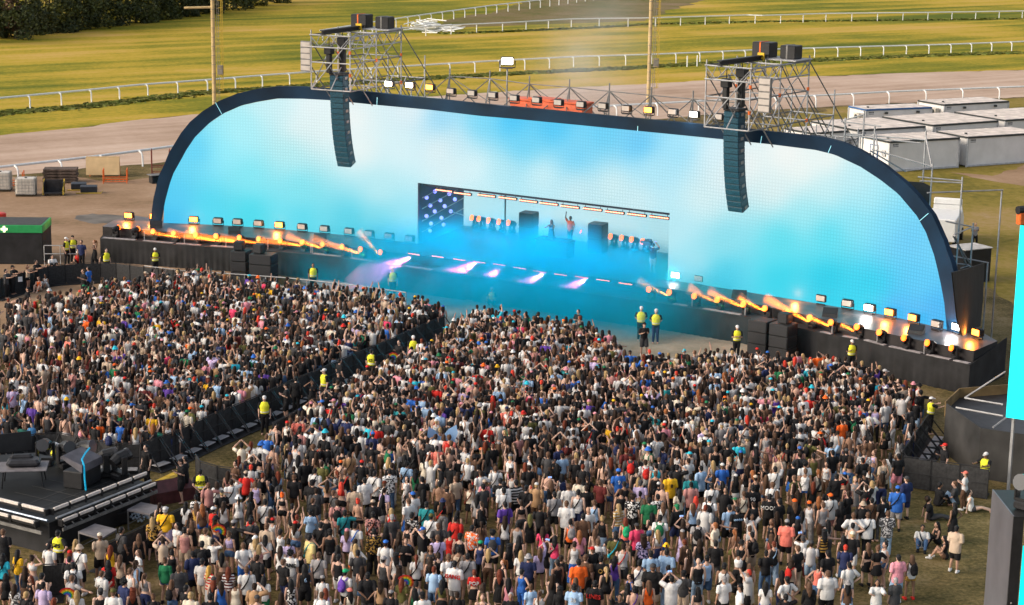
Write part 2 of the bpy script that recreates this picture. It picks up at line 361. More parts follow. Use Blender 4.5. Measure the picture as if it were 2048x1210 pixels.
for i, (px, py) in enumerate(((30, 77), (125, 63), (175, 57), (222, 51), (272, 45), (322, 38), (372, 32), (420, 25), (472, 17))):
    tree(px, py, 4.6, 6.5, ((0,0,1),(0,1,1),(0,1,2))[i % 3], ['low dark shrub under the rust tinged bush', 'low shrub filling the gap beneath the olive tree', 'squat dark shrub beneath the rounded tree', 'low shrub with mixed green leaves beneath the yellow blossom',
      'dark low shrub at the foot of the yellow speckled tree', 'low shrub at the foot of the mid green tree', 'low dark shrub beneath the clipped tree', 'low shrub touching the light mast on its left', 'low shrub right of the mast under the deep green tree'][i], 'shrub', 1800)
# ------------------------------------------------------------------ white cabins at the right
M_cab = mat('white_cabin_panel', (.62,.61,.61), .5, var=.06, scale=.8); M_roof = mat('dusty_roof_sheet', (.56,.50,.46), .7, var=.16, scale=1.2)
M_cabdk = mat('dark_trim', (.035,.04,.042), .5); M_cabbl = mat('blue_trim', (.03,.10,.26), .5); M_cabgr = mat('grey_steel_post', (.40,.41,.43), .45)
M_ink = mat('cabin_ink', (.05,.06,.08), .6)
def text_mesh(body, size, m, name, parent, loc, rot, ext=.004, align='CENTER'):
    cu = bpy.data.curves.new('t', 'FONT'); cu.body = body; cu.size = size; cu.extrude = ext; cu.align_x = align; cu.align_y = 'CENTER'; cu.resolution_u = 2
    t = bpy.data.objects.new('t', cu); COL.objects.link(t)
    me = bpy.data.meshes.new_from_object(t.evaluated_get(bpy.context.evaluated_depsgraph_get()))
    bpy.data.objects.remove(t); bpy.data.curves.remove(cu); me.materials.clear(); me.materials.append(m); me.name = name
    o = bpy.data.objects.new(name, me); COL.objects.link(o); o.parent = parent; o.location = loc; o.rotation_euler = rot; return o
def cabin(fl, fr, depth, label, trim, L=None, door=False, ac=False, h=2.75):
    A = P(fl[0], fl[1], h); B = P(fr[0], fr[1], h); u = (B-A); u.z = 0
    if L is None: L = u.length
    rz = math.atan2(u.y, u.x); r = empty('cabin', (A.x, A.y, 0), rz); tag(r, label, 'cabin', 'white site cabins behind the stage')
    b = MB(); b.box((L/2, depth/2, (h-.12)/2+.06), (L-.12, depth-.12, h-.24)); b.build('wall', M_cab, r)
    b = MB(); nrib = int(L/1.0)
    b.box((L/2, depth/2, h-.03), (L-.16, depth-.16, .06))
    for k in range(nrib): b.bbox((L*(k+.5)/nrib, depth/2, h+.012), (L/nrib-.09, depth-.3, .04), .012)
    b.build('roof', M_roof, r)
    for (cx, cy, dx, dy) in ((L/2, .02, L, .14), (L/2, depth-.02, L, .14), (.02, depth/2, .14, depth-.3), (L-.02, depth/2, .14, depth-.3)):
        q = MB(); q.bbox((cx, cy, h-.07), (dx, dy, .17), .02); q.build('roof_trim', trim, r)
    for cx, cy in ((.03,.03), (L-.03,.03), (.03,depth-.03), (L-.03,depth-.03)):
        q = MB(); q.box((cx, cy, (h-.16)/2), (.15,.15,h-.16)); q.build('corner_post', M_cabgr, r)
    q = MB(); q.box((L/2, -.01, .1), (L-.2, .12, .14)); q.build('base_rail', M_cabgr, r)
    q = MB(); q.tube([(L*.12, depth*.35, h+.03), (L*.12, depth*.35, h+.16)], .13, 8); q.build('roof_vent', M_cabdk, r)
    text_mesh('CABINS', .2, M_ink, 'stencil', r, (.75, .045, h-.36), (math.pi/2, 0, 0)) if False else None
    q = MB()
    for k in range(4): q.box((.45+k*.16, .052, h-.33), (.10, .02, .14)); 
    q.box((.7, .052, h-.5), (.6, .02, .05)); q.build('stencil_mark', M_ink, r)
    if door:
        q = MB(); q.bbox((-.005+.0, depth*.5, 1.1), (.09, .95, 2.05), .015); d = q.build('door', M_cab, r)
        q = MB()
        for yy, zz, dy, dz in ((depth*.5-.5,1.1,.06,2.1), (depth*.5+.5,1.1,.06,2.1), (depth*.5,2.17,1.06,.06)): q.box((-.03, yy, zz), (.08, dy, dz))
        q.build('door_frame', M_cabbl, r)
        q = MB(); q.bbox((-.03, depth*.18, 1.6), (.06, .5, .55), .02); q.build('notice_board', M_cabgr, r)
    if ac:
        q = MB(); q.bbox((-.35, depth*.25, 1.9), (.55, .9, .8), .03); a = q.build('air_conditioner', mat('cream_metal', (.52,.48,.42), .5), r)
        q = MB(); q.tube([(-.63, depth*.25, 1.9), (-.66, depth*.25, 1.9)], .3, 14); q.build('fan', M_cabdk, a)
        for s in (.3, .78):
            q = MB(); q.bbox((L*s, -.12, h-.42), (.32, .2, .22), .02); q.build('wall_lamp', M_cabdk, r)
cabin((1889, 209), (2018, 202), 4.2, 'white cabin with dark trim farthest from the stage, nearest the track rail', M_cabdk, ac=True)
cabin((1732, 219), (1864, 214), 3.2, 'white cabin with blue roof trim and an air conditioner on its end', M_cabbl, ac=True)
cabin((1625, 266), (1697, 261), 4.0, 'white cabin half hidden behind the scaffold braces by the arch', M_cabdk)
cabin((1716, 260), (1851, 252), 7.2, 'white cabin in the middle row, its door facing the arch', M_cabdk, door=True)
cabin((1867, 250), (1997, 241), 7.2, 'white cabin in the middle of the group, between four others', M_cabdk)
cabin((2011, 240), (2150, 231), 7.2, 'white cabin of the middle row running out of view at the side', M_cabdk)
cabin((1780, 283), (1920, 275), 4.4, 'front row white cabin nearest the arch, full long wall showing', M_cabdk, door=True)
cabin((1936, 274), (2085, 265), 4.4, 'front row white cabin away from the arch, cut off at the side', M_cabdk)
# ------------------------------------------------------------------ the stage: curved screen wall, deck, alcove
DZ, LZ = 2.1, 1.55
BASE = [(303, 445), (327, 446.5), (420, 450), (520, 456), (664, 468.5), (835, 488), (1100, 525), (1333, 559.5), (1520, 589), (1660, 612), (1784, 634), (1894, 660), (1921, 668)]
OUT = [(303, 443), (306, 420), (310, 395), (322, 350), (342, 302), (367, 262), (385, 240), (410, 219), (445, 197), (480, 183), (520, 173.5), (560, 169), (610, 169.5), (660, 173), (761, 182), (833, 190), (948, 202), (1020, 209), (1154, 222), (1282, 234), (1440, 249), (1528, 259), (1625, 269), (1669, 280), (1707, 297), (1751, 324), (1797, 361), (1823, 387), (1853, 425), (1879, 477), (1897, 525), (1910, 569), (1917, 610), (1921, 668)]
INN = [(327, 446.4), (329, 413), (336, 384), (348, 349), (366, 318), (376, 300), (394, 274), (423, 246), (451, 227), (487, 211), (520, 203.5), (559, 197), (610, 197.5), (664, 200.5), (756, 210), (859, 219.5), (961, 232), (1020, 237), (1154, 250), (1269, 261.5), (1443, 279), (1528, 288), (1618, 299.5), (1656, 309), (1707, 333), (1746, 358), (1784, 387), (1823, 431), (1843, 464), (1864, 515), (1879, 569), (1889, 610), (1894, 660)]
def bpt(x): 
    p = P(x, smoothtab(x, BASE), DZ); return Vector((p.x, p.y, 0))
def bnorm(x):
    d = bpt(min(x+8, 1921))-bpt(max(x-8, 303)); d.normalize(); return Vector((d.y, -d.x, 0))     # towards the audience
def wall_z(x, y, off=0.0):
    b = bpt(x)+bnorm(x)*off; return b, Zat(x, y, b)
SAMP = '''345 400 80 195 232;340 440 55 180 228;400 300 90 200 235;450 300 140 225 238;420 420 70 205 228;500 240 150 225 235;500 350 120 218 230;500 430 60 205 222;560 215 195 228 232;620 215 222 232 233;640 260 218 232 232;580 300 170 226 230;600 380 120 216 228;600 440 80 205 225;700 440 75 200 222;700 240 228 232 230;720 300 225 232 230;800 300 205 228 232;760 380 180 224 230;760 440 110 208 226;820 440 140 212 228;820 220 215 228 232;880 240 140 205 235;900 290 190 222 232;960 245 110 205 236;1020 245 55 185 235;1100 255 65 188 235;1040 290 100 200 234;1200 265 95 198 236;1150 310 110 200 235;1000 340 175 222 232;900 345 212 228 230;1150 380 195 224 230;1270 290 90 190 236;1300 340 170 220 235;1270 400 200 226 230;1350 300 150 215 238;1420 310 205 228 235;1400 400 205 228 230;1440 360 215 230 232;1560 310 232 232 228;1540 380 215 230 230;1640 320 228 232 228;1640 380 190 226 230;1700 360 185 225 232;1380 520 150 214 228;1350 460 175 220 230;1450 480 130 212 226;1450 550 60 195 222;1560 480 80 210 226;1560 560 40 200 222;1650 470 80 212 230;1650 560 20 195 222;1700 440 130 218 234;1740 580 30 200 228;1760 450 120 212 238;1800 480 100 195 238;1830 560 85 195 238;1870 620 60 175 236;1790 620 60 175 238;1720 610 40 205 228;1850 500 105 200 238;960 400 190 224 230;1200 430 190 224 230;960 450 150 214 228;880 300 226 233 232;950 335 212 231 233;1080 350 200 229 233;1220 370 206 230 232;1480 330 229 233 230;600 255 220 232 232;520 222 196 229 233;1590 340 229 233 229;480 270 165 228 236;1720 400 165 224 234;1600 430 150 221 230'''
SAMP = np.array([[float(v) for v in s.split()] for s in SAMP.split(';')])
def screen_rgb(xy):
    """the picture the screen plays, as linear colours, from its main tones"""
    xy = np.asarray(xy, float); d2 = ((xy[:, None, :]-SAMP[None, :, :2])**2).sum(2)+1000.
    w = 1/d2**1.6; c = (w[:, :, None]*SAMP[None, :, 2:]).sum(1)/w.sum(1)[:, None]/255.
    c = np.where(c <= .04045, c/12.92, ((c+.055)/1.055)**2.4); g = c.mean(1, keepdims=True)
    return np.clip(g+(c-g)*0.98, .0, 2)
def led_material(name, strength, grid=.19, depth=.14):
    m, nt, b = _new(name); L = nt.links.new
    b.inputs['Base Color'].default_value = (.004,.004,.005,1); b.inputs['Roughness'].default_value = .8; b.inputs['Specular IOR Level'].default_value = .05
    at = nt.nodes.new('ShaderNodeVertexColor'); at.layer_name = 'picture'
    uv = nt.nodes.new('ShaderNodeUVMap'); sp = nt.nodes.new('ShaderNodeSeparateXYZ'); L(uv.outputs['UV'], sp.inputs[0])
    def saw(out, period, width):
        a = nt.nodes.new('ShaderNodeMath'); a.operation = 'DIVIDE'; a.inputs[1].default_value = period; L(out, a.inputs[0])
        f = nt.nodes.new('ShaderNodeMath'); f.operation = 'FRACT'; L(a.outputs[0], f.inputs[0])
        c = nt.nodes.new('ShaderNodeMath'); c.operation = 'LESS_THAN'; c.inputs[1].default_value = width; L(f.outputs[0], c.inputs[0]); return c.outputs[0]
    mx = nt.nodes.new('ShaderNodeMath'); mx.operation = 'MAXIMUM'; L(saw(sp.outputs[0], grid, .30), mx.inputs[0]); L(saw(sp.outputs[1], grid, .30), mx.inputs[1])
    # louvred modules show more of their gaps in some areas
    n = nt.nodes.new('ShaderNodeTexNoise'); n.inputs['Scale'].default_value = .10; L(uv.outputs['UV'], n.inputs['Vector'])
    mr = nt.nodes.new('ShaderNodeMapRange'); mr.inputs['From Min'].default_value = .4; mr.inputs['From Max'].default_value = .62; mr.inputs['To Min'].default_value = depth*.15; mr.inputs['To Max'].default_value = depth; L(n.outputs['Fac'], mr.inputs['Value'])
    dm = nt.nodes.new('ShaderNodeMath'); dm.operation = 'MULTIPLY'; L(mx.outputs[0], dm.inputs[0]); L(mr.outputs[0], dm.inputs[1])
    inv = nt.nodes.new('ShaderNodeMath'); inv.operation = 'SUBTRACT'; inv.inputs[0].default_value = 1; L(dm.outputs[0], inv.inputs[1])
    st = nt.nodes.new('ShaderNodeMath'); st.operation = 'MULTIPLY'; st.inputs[1].default_value = strength; L(inv.outputs[0], st.inputs[0])
    L(at.outputs['Color'], b.inputs['Emission Color']); L(st.outputs[0], b.inputs['Emission Strength'])
    return m
SCREEN_POWER = 0.595
M_led = led_material('led_wall', SCREEN_POWER)
HX0, HX1 = 838.0, 1335.0
def hole_top(x): return 366+(x-HX0)*60/(HX1-HX0)
stage = empty('concert_stage', tuple(bpt(1100))); tag(stage, 'wide festival stage with arched black frame, glowing curved screen and raised black deck', 'stage')
so0 = Vector(stage.location)
def sbuild(m, name, mats, parent=None, smooth=False):
    o = m.build(name, mats, stage if parent is None else parent, smooth)
    o.data.transform(Matrix.Translation(-so0)); return o
def wall_grid(xs, ytop, ybot, rows, pic, uvs, V, Fc, off=0.0):
    base = len(V); S = 0
    for i, x in enumerate(xs):
        b, zt = wall_z(x, ytop(x), off); zb = DZ+.02 if ybot is None else wall_z(x, ybot(x), off)[1]
        zb = min(zb, zt-.01)
        for j in range(rows+1):
            z = zb+(zt-zb)*j/rows; V.append((b.x, b.y, z))
            ys = smoothtab(x, BASE); yt = ytop(x); pic.append((x, ys+(Zinv(x, z, b)-ys))); uvs.append((arc_len(x), z))
    for i in range(len(xs)-1):
        for j in range(rows):
            a = base+i*(rows+1)+j; Fc.append((a, a+rows+1, a+rows+2, a+1))
def Zinv(x, z, b):
    v = Vector((b.x, b.y, z))-CAM; return PH/2 - FPX*v.dot(_U)/v.dot(_F)
_al = [0.0]; _ax = [303+i*4 for i in range(406)]
for a, c in zip(_ax, _ax[1:]): _al.append(_al[-1]+(bpt(min(c,1921))-bpt(min(a,1921))).length)
def arc_len(x): return float(np.interp(x, _ax, _al))
V, Fc, pic, uvs = [], [], [], []
inn = lambda x: smoothtab(x, INN)
inn_l = lambda x: interp(x, INN)
lx = [327, 327.6, 328.3, 329, 331, 333, 336, 340, 344, 348, 354, 360, 366, 371, 376, 385, 394, 404, 414, 423, 437, 451]+[451+(838-451)*i/48 for i in range(1, 49)]
rx = [1335+(1707-1335)*i/46 for i in range(47)]+[1720, 1733, 1746, 1765, 1784, 1804, 1823, 1833, 1843, 1854, 1864, 1872, 1879, 1884, 1889, 1891.5, 1894]
wall_grid(lx, inn_l, None, 40, pic, uvs, V, Fc)
wall_grid([838+(1335-838)*i/60 for i in range(61)], inn_l, hole_top, 24, pic, uvs, V, Fc)
wall_grid(rx, inn_l, None, 40, pic, uvs, V, Fc)
def led_object(name, V, Fc, pic, uvs, m, parent):
    me = bpy.data.meshes.new(name); me.from_pydata(V, [], Fc); me.materials.append(m)
    ca = me.color_attributes.new('picture', 'FLOAT_COLOR', 'POINT'); c = screen_rgb(pic)
    ca.data.foreach_set('color', np.hstack([c, np.ones((len(c), 1))]).astype('f4').ravel())
    ul = me.uv_layers.new(name='UVMap'); li = np.zeros(len(me.loops), 'i4'); me.loops.foreach_get('vertex_index', li)
    ul.data.foreach_set('uv', np.array(uvs, 'f4')[li].ravel()); me.polygons.foreach_set('use_smooth', [True]*len(Fc))
    o = bpy.data.objects.new(name, me); COL.objects.link(o); o.parent = parent; me.transform(Matrix.Translation(-so0)); return o
led_object('led_screen', V, Fc, pic, uvs, M_led, stage)
# arched frame: front face, inner and outer returns
M_frame = mat('blue_tinted_frame_cloth', (.004,.019,.044), .6, var=.3, scale=.35, bump=.08, spec=.12); M_black = mat('black_cloth', (.016,.016,.018), .8, var=.3, scale=1.2, bump=.25)  # blue of screen light and haze is put into the frame cloth's colour
FD = .22
oxs = []
for (x0, _), (x1, _) in zip(OUT, OUT[1:]):
    n = max(2, int(abs(x1-x0)/8)); oxs += [x0+(x1-x0)*i/n for i in range(n)]
oxs.append(1921)
oy = lambda x: interp(x, OUT)
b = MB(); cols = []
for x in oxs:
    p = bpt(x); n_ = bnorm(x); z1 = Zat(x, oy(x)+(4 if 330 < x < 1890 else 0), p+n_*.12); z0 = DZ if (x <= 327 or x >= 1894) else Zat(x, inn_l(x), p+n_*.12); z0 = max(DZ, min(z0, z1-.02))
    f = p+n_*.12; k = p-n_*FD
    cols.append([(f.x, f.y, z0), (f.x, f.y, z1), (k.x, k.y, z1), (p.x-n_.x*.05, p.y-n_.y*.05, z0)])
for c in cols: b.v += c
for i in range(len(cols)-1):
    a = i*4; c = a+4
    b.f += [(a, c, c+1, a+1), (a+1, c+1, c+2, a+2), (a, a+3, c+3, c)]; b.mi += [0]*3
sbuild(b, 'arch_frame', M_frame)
# thin lit seams in the frame
M_seam = emit('seam_light', (.35,.85,1.0), .4)
for x, yi, xo, yo in ((756, 210, 756.5, 195), (1269, 262, 1269, 252), (1510, 287, 1512, 272), (1643, 305, 1648, 291), (1830, 441, 1846, 426), (449, 228, 437, 205)):
    p1, z1 = wall_z(x, yi, .14); p2, z2 = wall_z(xo, yo, .14); b = MB(); b.tube([(p1.x, p1.y, z1), (p2.x, p2.y, z2)], .018, 4); sbuild(b, 'seam_light', M_seam)
# cloth back of the wall (seen at the right hand end) and its black wings
def deck_pt(x, y, z=DZ): return P(x, y, z)
# deck
FRONT = [(205, 453), (289, 460), (366, 466), (500, 475), (615, 485), (727, 497), (800, 506), (920, 520), (1100, 542), (1266, 565), (1440, 595), (1560, 618), (1664, 642), (1753, 662), (1848, 682), (1948, 702)]
LEDGE = [(200, 477), (284, 483), (366, 490), (474, 497), (654, 512), (761, 527), (850, 540), (1000, 560), (1200, 590), (1333, 608), (1410, 620), (1487, 633), (1605, 657), (1656, 669), (1728, 682), (1774, 694), (1856, 712), (1940, 730)]
fr = [P(x, smoothtab(x, FRONT), DZ) for x in np.linspace(205, 1948, 60)]
bk = [bpt(x)-bnorm(x)*1.2 for x in np.linspace(1921, 303, 60)]
M_deck = mat('scuffed_deck', (.060,.052,.055), .38, var=.25, scale=1.5, bump=.05, spec=.5)
def ngon(name, pts, z, m, parent, flipcheck=True):
    bm = bmesh.new(); f = bm.faces.new([bm.verts.new((p[0], p[1], z)) for p in pts]); f.normal_update()
    if f.normal.z < 0: f.normal_flip()
    bmesh.ops.triangulate(bm, faces=[f]); me = bpy.data.meshes.new(name); bm.to_mesh(me); bm.free(); me.materials.append(m)
    me.transform(Matrix.Translation(-so0)); o = bpy.data.objects.new(name, me); COL.objects.link(o); o.parent = parent; return o
endR = [P(1995, 682, DZ), P(1935, 648, DZ)]; endL = [P(270, 431, DZ), P(228, 440, DZ)]
ngon('deck', [(p.x, p.y) for p in fr+endR+bk+endL], DZ, M_deck, stage)
# fascia under the deck edge, ledge and skirt
le = [P(x, smoothtab(x, LEDGE), LZ) for x in np.linspace(200, 1940, 60)]
M_fascia = mat('fascia_cloth', (.02,.017,.018), .7, var=.3, scale=1.5, bump=.3)
b = MB(); b.v = [(p.x, p.y, DZ-.003) for p in fr]+[(p.x, p.y, LZ) for p in fr]; b.f = [(i, 60+i, 61+i, i+1) for i in range(59)]; b.mi = [0]*59; sbuild(b, 'fascia', M_fascia)
b = MB(); b.v = [(p.x, p.y, LZ) for p in fr]+[(p.x, p.y, LZ) for p in le]; b.f = [(i, 60+i, 61+i, i+1) for i in range(59)]; b.mi = [0]*59; sbuild(b, 'ledge', mat('ledge_board', (.03,.028,.03), .6))
# skirt cloth with gentle pleats
b = MB(); N = 480; ls = resample([Vector((p.x, p.y, 0)) for p in le], N); 
for k, z in enumerate((LZ-.004, .85, .4, -.02)):
    for i, p in enumerate(ls):
        d = (ls[min(i+1, N-1)]-ls[max(i-1, 0)]).normalized(); w = Vector((d.y, -d.x, 0)); q = p+w*(.03*math.sin(i*1.9)+.02*math.sin(i*.73+k))*(k*.5)
        b.v.append((q.x, q.y, z))
for k in range(3):
    for i in range(N-1): b.f.append((k*N+i, k*N+i+1, (k+1)*N+i+1, (k+1)*N+i)); b.mi.append(0)
sbuild(b, 'skirt', M_black, smooth=True)
# right hand end and left hand end of the platform
b = MB()
for a0, a1 in ((fr[-1], endR[0]), (endR[0], endR[1])): b.slab([(a0.x, a0.y, DZ-.003), (a0.x, a0.y, 0), (a1.x, a1.y, 0), (a1.x, a1.y, DZ-.003)], .05)
q0 = le[-1]; q1 = P(2013, 694, LZ); b.slab([(q0.x, q0.y, LZ-.01), (q0.x, q0.y, 0), (q1.x, q1.y, 0), (q1.x, q1.y, LZ+.5)], .05); sbuild(b, 'end_cloth', M_black)
b = MB(); a0, a1 = endL[1], fr[0]; b.slab([(a0.x, a0.y, DZ-.003), (a0.x, a0.y, 0), (a1.x, a1.y, 0), (a1.x, a1.y, DZ-.003)], .05); a0 = le[0]; b.slab([(a1.x, a1.y, LZ), (a1.x, a1.y, 0), (a0.x, a0.y, 0), (a0.x, a0.y, LZ)], .05); sbuild(b, 'end_cloth', M_black)
# pale boards lying on the ledge
M_pale = mat('pale_ledge_board', (.30,.28,.29), .6, var=.25, scale=4)
for x0, x1 in ((205, 270), (285, 345), (352, 400), (420, 478), (625, 680), (700, 745), (808, 862), (1345, 1372), (1405, 1480), (1640, 1662), (1684, 1716), (1727, 1768), (1777, 1840), (1852, 1898), (1906, 1936)):
    b = MB(); A = P(x0, smoothtab(x0, LEDGE)-1.2, LZ); B = P(x1, smoothtab(x1, LEDGE)-1.2, LZ); d = (B-A); w = Vector((-d.y, d.x, 0)).normalized()*.28
    if w.y < 0: w = -w
    b.slab([A+Vector((0,0,.03)), B+Vector((0,0,.03)), B+w+Vector((0,0,.03)), A+w+Vector((0,0,.03))], .028); sbuild(b, 'ledge_board', M_pale)
# short steel posts on the ledge
M_steel = mat('galvanised_tube', (.33,.33,.34), .5, .3, var=.15); M_steelw = mat('weathered_tube', (.17,.165,.16), .6, .3, var=.2)
for x in (289, 369, 452, 536, 622, 625, 704, 1384, 1490, 1664, 1754, 1848):
    A = P(x, smoothtab(x, LEDGE)-3, LZ); b = MB(); b.tube([(A.x, A.y, LZ), (A.x, A.y, DZ+.05)], .035, 5); sbuild(b, 'prop', M_steel)
# ---- alcove
AL = bpt(838); AR = bpt(1334); BLc = P(927, 452, DZ); BLc.z = 0; uA = (AR-AL).normalized(); nA = Vector((-uA.y, uA.x, 0)); dep = (BLc-AL).dot(nA)
BRc = P(1337, 508, DZ); BRc.z = 0; BL2 = AL+nA*dep+uA*(BLc-AL).dot(uA)
alc = sbuild(MB().add([(AL.x,AL.y,DZ-.001)], []), 'alcove', M_black); 
apts = [AL+bnorm(838)*.0] + [bpt(x) for x in np.linspace(860, 1310, 12)]+[AR, BRc, BL2]
ngon('alcove_floor', [(p.x, p.y) for p in [AL-nA*.0, *[bpt(x) for x in np.linspace(860, 1310, 10)], AR, BRc+nA*.6, BL2+nA*.6]], DZ+.012, mat('alcove_deck', (.05,.05,.055), .35, spec=.5), alc)
zl = Zat(838, 366, AL); zr = Zat(1335, 426, AR)
b = MB(); b.slab([(AL.x, AL.y, DZ), (AL.x, AL.y, zl), (BL2.x, BL2.y, zl), (BL2.x, BL2.y, DZ)], -.1); sbuild(b, 'side_wall', mat('purple_cloth', (.045,.014,.07), .7, var=.5, scale=.5), alc)
b = MB(); b.slab([(BRc.x+.3, BRc.y, DZ), (BRc.x+.3, BRc.y, zr), (AR.x+.1, AR.y, zr), (AR.x+.1, AR.y, DZ)], -.1); sbuild(b, 'side_wall', M_black, alc)
b = MB(); b.v = []
hx = [838+(1335-838)*i/16 for i in range(17)]
for x in hx:
    p = bpt(x); z = Zat(x, hole_top(x), p); q = p+nA*dep*.9; b.v += [(p.x, p.y, z), (q.x, q.y, z), (p.x, p.y, z+.12), (q.x, q.y, z+.12)]
for i in range(16): b.f += [(4*i, 4*i+1, 4*i+5, 4*i+4), (4*i+2, 4*i+6, 4*i+7, 4*i+3)]; b.mi += [0, 0]
sbuild(b, 'alcove_ceiling', M_black, alc)
b = MB(); a_, c_ = AL+nA*.5, AR+nA*.5
za, zc = Zat(842, 368, a_), Zat(1333, 427, c_); b.slab([(a_.x, a_.y, za+.2), (a_.x, a_.y, za-.10), (c_.x, c_.y, zc-.10), (c_.x, c_.y, zc+.2)], -.05); sbuild(b, 'header', mat('mauve_cloth', (.05,.018,.035), .7, var=.3, scale=.6), alc)
# LED wall at the back of the alcove
V, Fc, pic, uvs = [], [], [], []
nb = 40; zb1 = zl+.1
for i in range(nb+1):
    p = BL2.lerp(BRc, i/nb)
    for j in range(13):
        z = DZ+.05+(zb1-DZ-.05)*j/12; V.append((p.x, p.y, z)); x = 927+(1335-927)*i/nb; pic.append((x+20, 420+i*1.2-j*3)); uvs.append(((p-BL2).length, z))
for i in range(nb):
    for j in range(12): a = i*13+j; Fc.append((a, a+13, a+14, a+1))
led_object('back_led_wall', V, Fc, pic, uvs, led_material('led_back', SCREEN_POWER*.95), alc)
# blue lamps and tubes on the alcove's side wall
M_blue = emit('blue_lamp', (.22,.24,1.0), 1.3)
wl = lambda s, z: AL.lerp(BL2, s)+uA*.14+Vector((0, 0, z))
for k, (s, z) in enumerate(((.12,5.0),(.3,5.2),(.5,5.4),(.72,5.6),(.2,4.4),(.42,4.5),(.62,4.7),(.85,4.9),(.12,3.8),(.3,3.9),(.52,4.0),(.75,4.2),(.22,3.2),(.45,3.3),(.66,3.5),(.2,2.75),(.5,2.8))):
    q = wl(s, z); b = MB(); b.ball(q, .13, 8, 5); sbuild(b, 'blue_lamp', M_blue, alc)
for z0, z1 in ((5.1,5.6),(4.4,4.9),(3.6,4.1),(2.9,3.4)):
    b = MB(); b.tube([wl(.02, z0)+uA*.05, wl(.95, z1)+uA*.05], .035, 5); sbuild(b, 'wall_tube', M_steel, alc)
for s0, z0, s1, z1 in ((.5,5.6,.9,4.8),(.6,3.6,.95,2.9),(.3,5.5,.45,5.0)):
    b = MB(); b.tube([wl(s0, z0)+uA*.1, wl(s1, z1)+uA*.1], .03, 5); sbuild(b, 'wall_tube', M_steel, alc)
# ------------------------------------------------------------------ lamps
M_case = mat('lamp_case', (.014,.014,.016), .45, var=.2); M_off = mat('lamp_glass_off', (.42,.38,.35), .25, var=.06)
M_or = emit('orange_lamp', (1.0,.22,.03), 4.2); M_wh = emit('white_lamp', (1.0,.93,.82), 9); M_am = emit('amber_lens', (1.0,.135,.008), 2.4)
def flood_tpl(front):
    r = empty('floodlight', (0,0,0))
    b = MB(); b.bbox((0,.06,.34), (.62,.30,.40), .05); 
    for k in range(5): b.box((-.22+.11*k, .23, .34), (.03,.06,.34))
    b.build('housing', M_case, r)
    b = MB(); b.bbox((0,-.105,.345), (.50,.035,.29), .012); b.build('lens', front, r)
    b = MB(); b.tube([(-.36,.05,.36), (-.36,.05,.05), (.36,.05,.05), (.36,.05,.36)], .03, 5); b.build('yoke', M_case, r)
    b = MB(); b.bbox((0,.05,.025), (.5,.3,.05), .01); b.build('foot', M_case, r); return r
FT = {'off': flood_tpl(M_off), 'or': flood_tpl(M_or), 'wh': flood_tpl(M_wh)}; _used = set()
def place_tpl(T, key, loc, rz, label, cat, group, sc_=1.0):
    o = T[key] if (id(T), key) not in _used else copy_tree(T[key]); _used.add((id(T), key))
    o.location = loc; o.rotation_euler = (0, 0, rz); o.scale = (sc_,)*3; tag(o, label, cat, group); return o
def face(n): return math.atan2(n.y, n.x)+math.pi/2        # local -Y turned to n
def plight(loc, col, w, r=.15, spot=None, d=None, blend=.3, name='lamp_light'):
    L = bpy.data.lights.new(name, 'SPOT' if spot else 'POINT'); L.energy = w; L.color = col; L.shadow_soft_size = r
    o = bpy.data.objects.new(name, L); COL.objects.link(o); o.location = loc
    if spot: L.spot_size = math.radians(spot); L.spot_blend = blend; o.rotation_euler = Vector(d).to_track_quat('-Z', 'Y').to_euler()
    return o
ORD = ['first', 'second', 'third', 'fourth', 'fifth', 'sixth', 'seventh', 'eighth', 'ninth', 'tenth', 'eleventh', 'twelfth', 'thirteenth', 'fourteenth', 'fifteenth', 'sixteenth', 'seventeenth', 'eighteenth', 'nineteenth', 'twentieth']
floor_px = [(258, 441, 'or'), (309, 443, 'or'), (346, 446, 'off'), (388, 449, 'or'), (436, 452, 'off'), (475, 454, 'off'), (517, 457, 'off'), (559, 460, 'or'), (604, 464, 'off'), (649, 468, 'off'), (698, 473, 'off'), (738, 478, 'off'), (778, 483, 'off'), (819, 488, 'off'),
            (1352, 562, 'wh'), (1398, 569, 'off'), (1447, 576, 'off'), (1490, 583, 'off'), (1551, 592, 'off'), (1598, 600, 'or'), (1642, 609, 'off'), (1694, 619, 'off'), (1738, 628, 'wh'), (1779, 637, 'or'), (1826, 648, 'or'), (1872, 661, 'off'), (1913, 667, 'wh'), (1953, 678, 'or')]
kw = {'or': 'orange glowing', 'wh': 'white glowing', 'off': 'unlit pale faced'}
for i, (x, y, k) in enumerate(floor_px):
    p = P(x, y, DZ); n_ = bnorm(min(max(x, 310), 1915))
    side = f'{ORD[i]} from the left' if i < 14 else f'{ORD[27-i]} from the right'
    place_tpl(FT, k, (p.x, p.y, DZ), face(n_), f'{kw[k]} floodlight at the foot of the screen, {side}', 'floodlight', 'floodlights along the foot of the screen', 1.05)
    if k != 'off': plight((p.x+n_.x*.45, p.y+n_.y*.45, DZ+.4), (1,.34,.05) if k == 'or' else (1,.95,.9), 90 if k == 'or' else 60)
top_px = [(773, 178, 'wh'), (814, 181, 'wh'), (853, 185, 'or'), (894, 193, 'off'), (935, 197, 'off'), (976, 201, 'off'), (1018, 207, 'off'), (1062, 211, 'off'), (1105, 216, 'off'), (1149, 220, 'off'), (1192, 223, 'off'), (1238, 228, 'off'), (1282, 231, 'or'), (1329, 235, 'off'), (1371, 240, 'wh'), (1419, 245, 'off')]
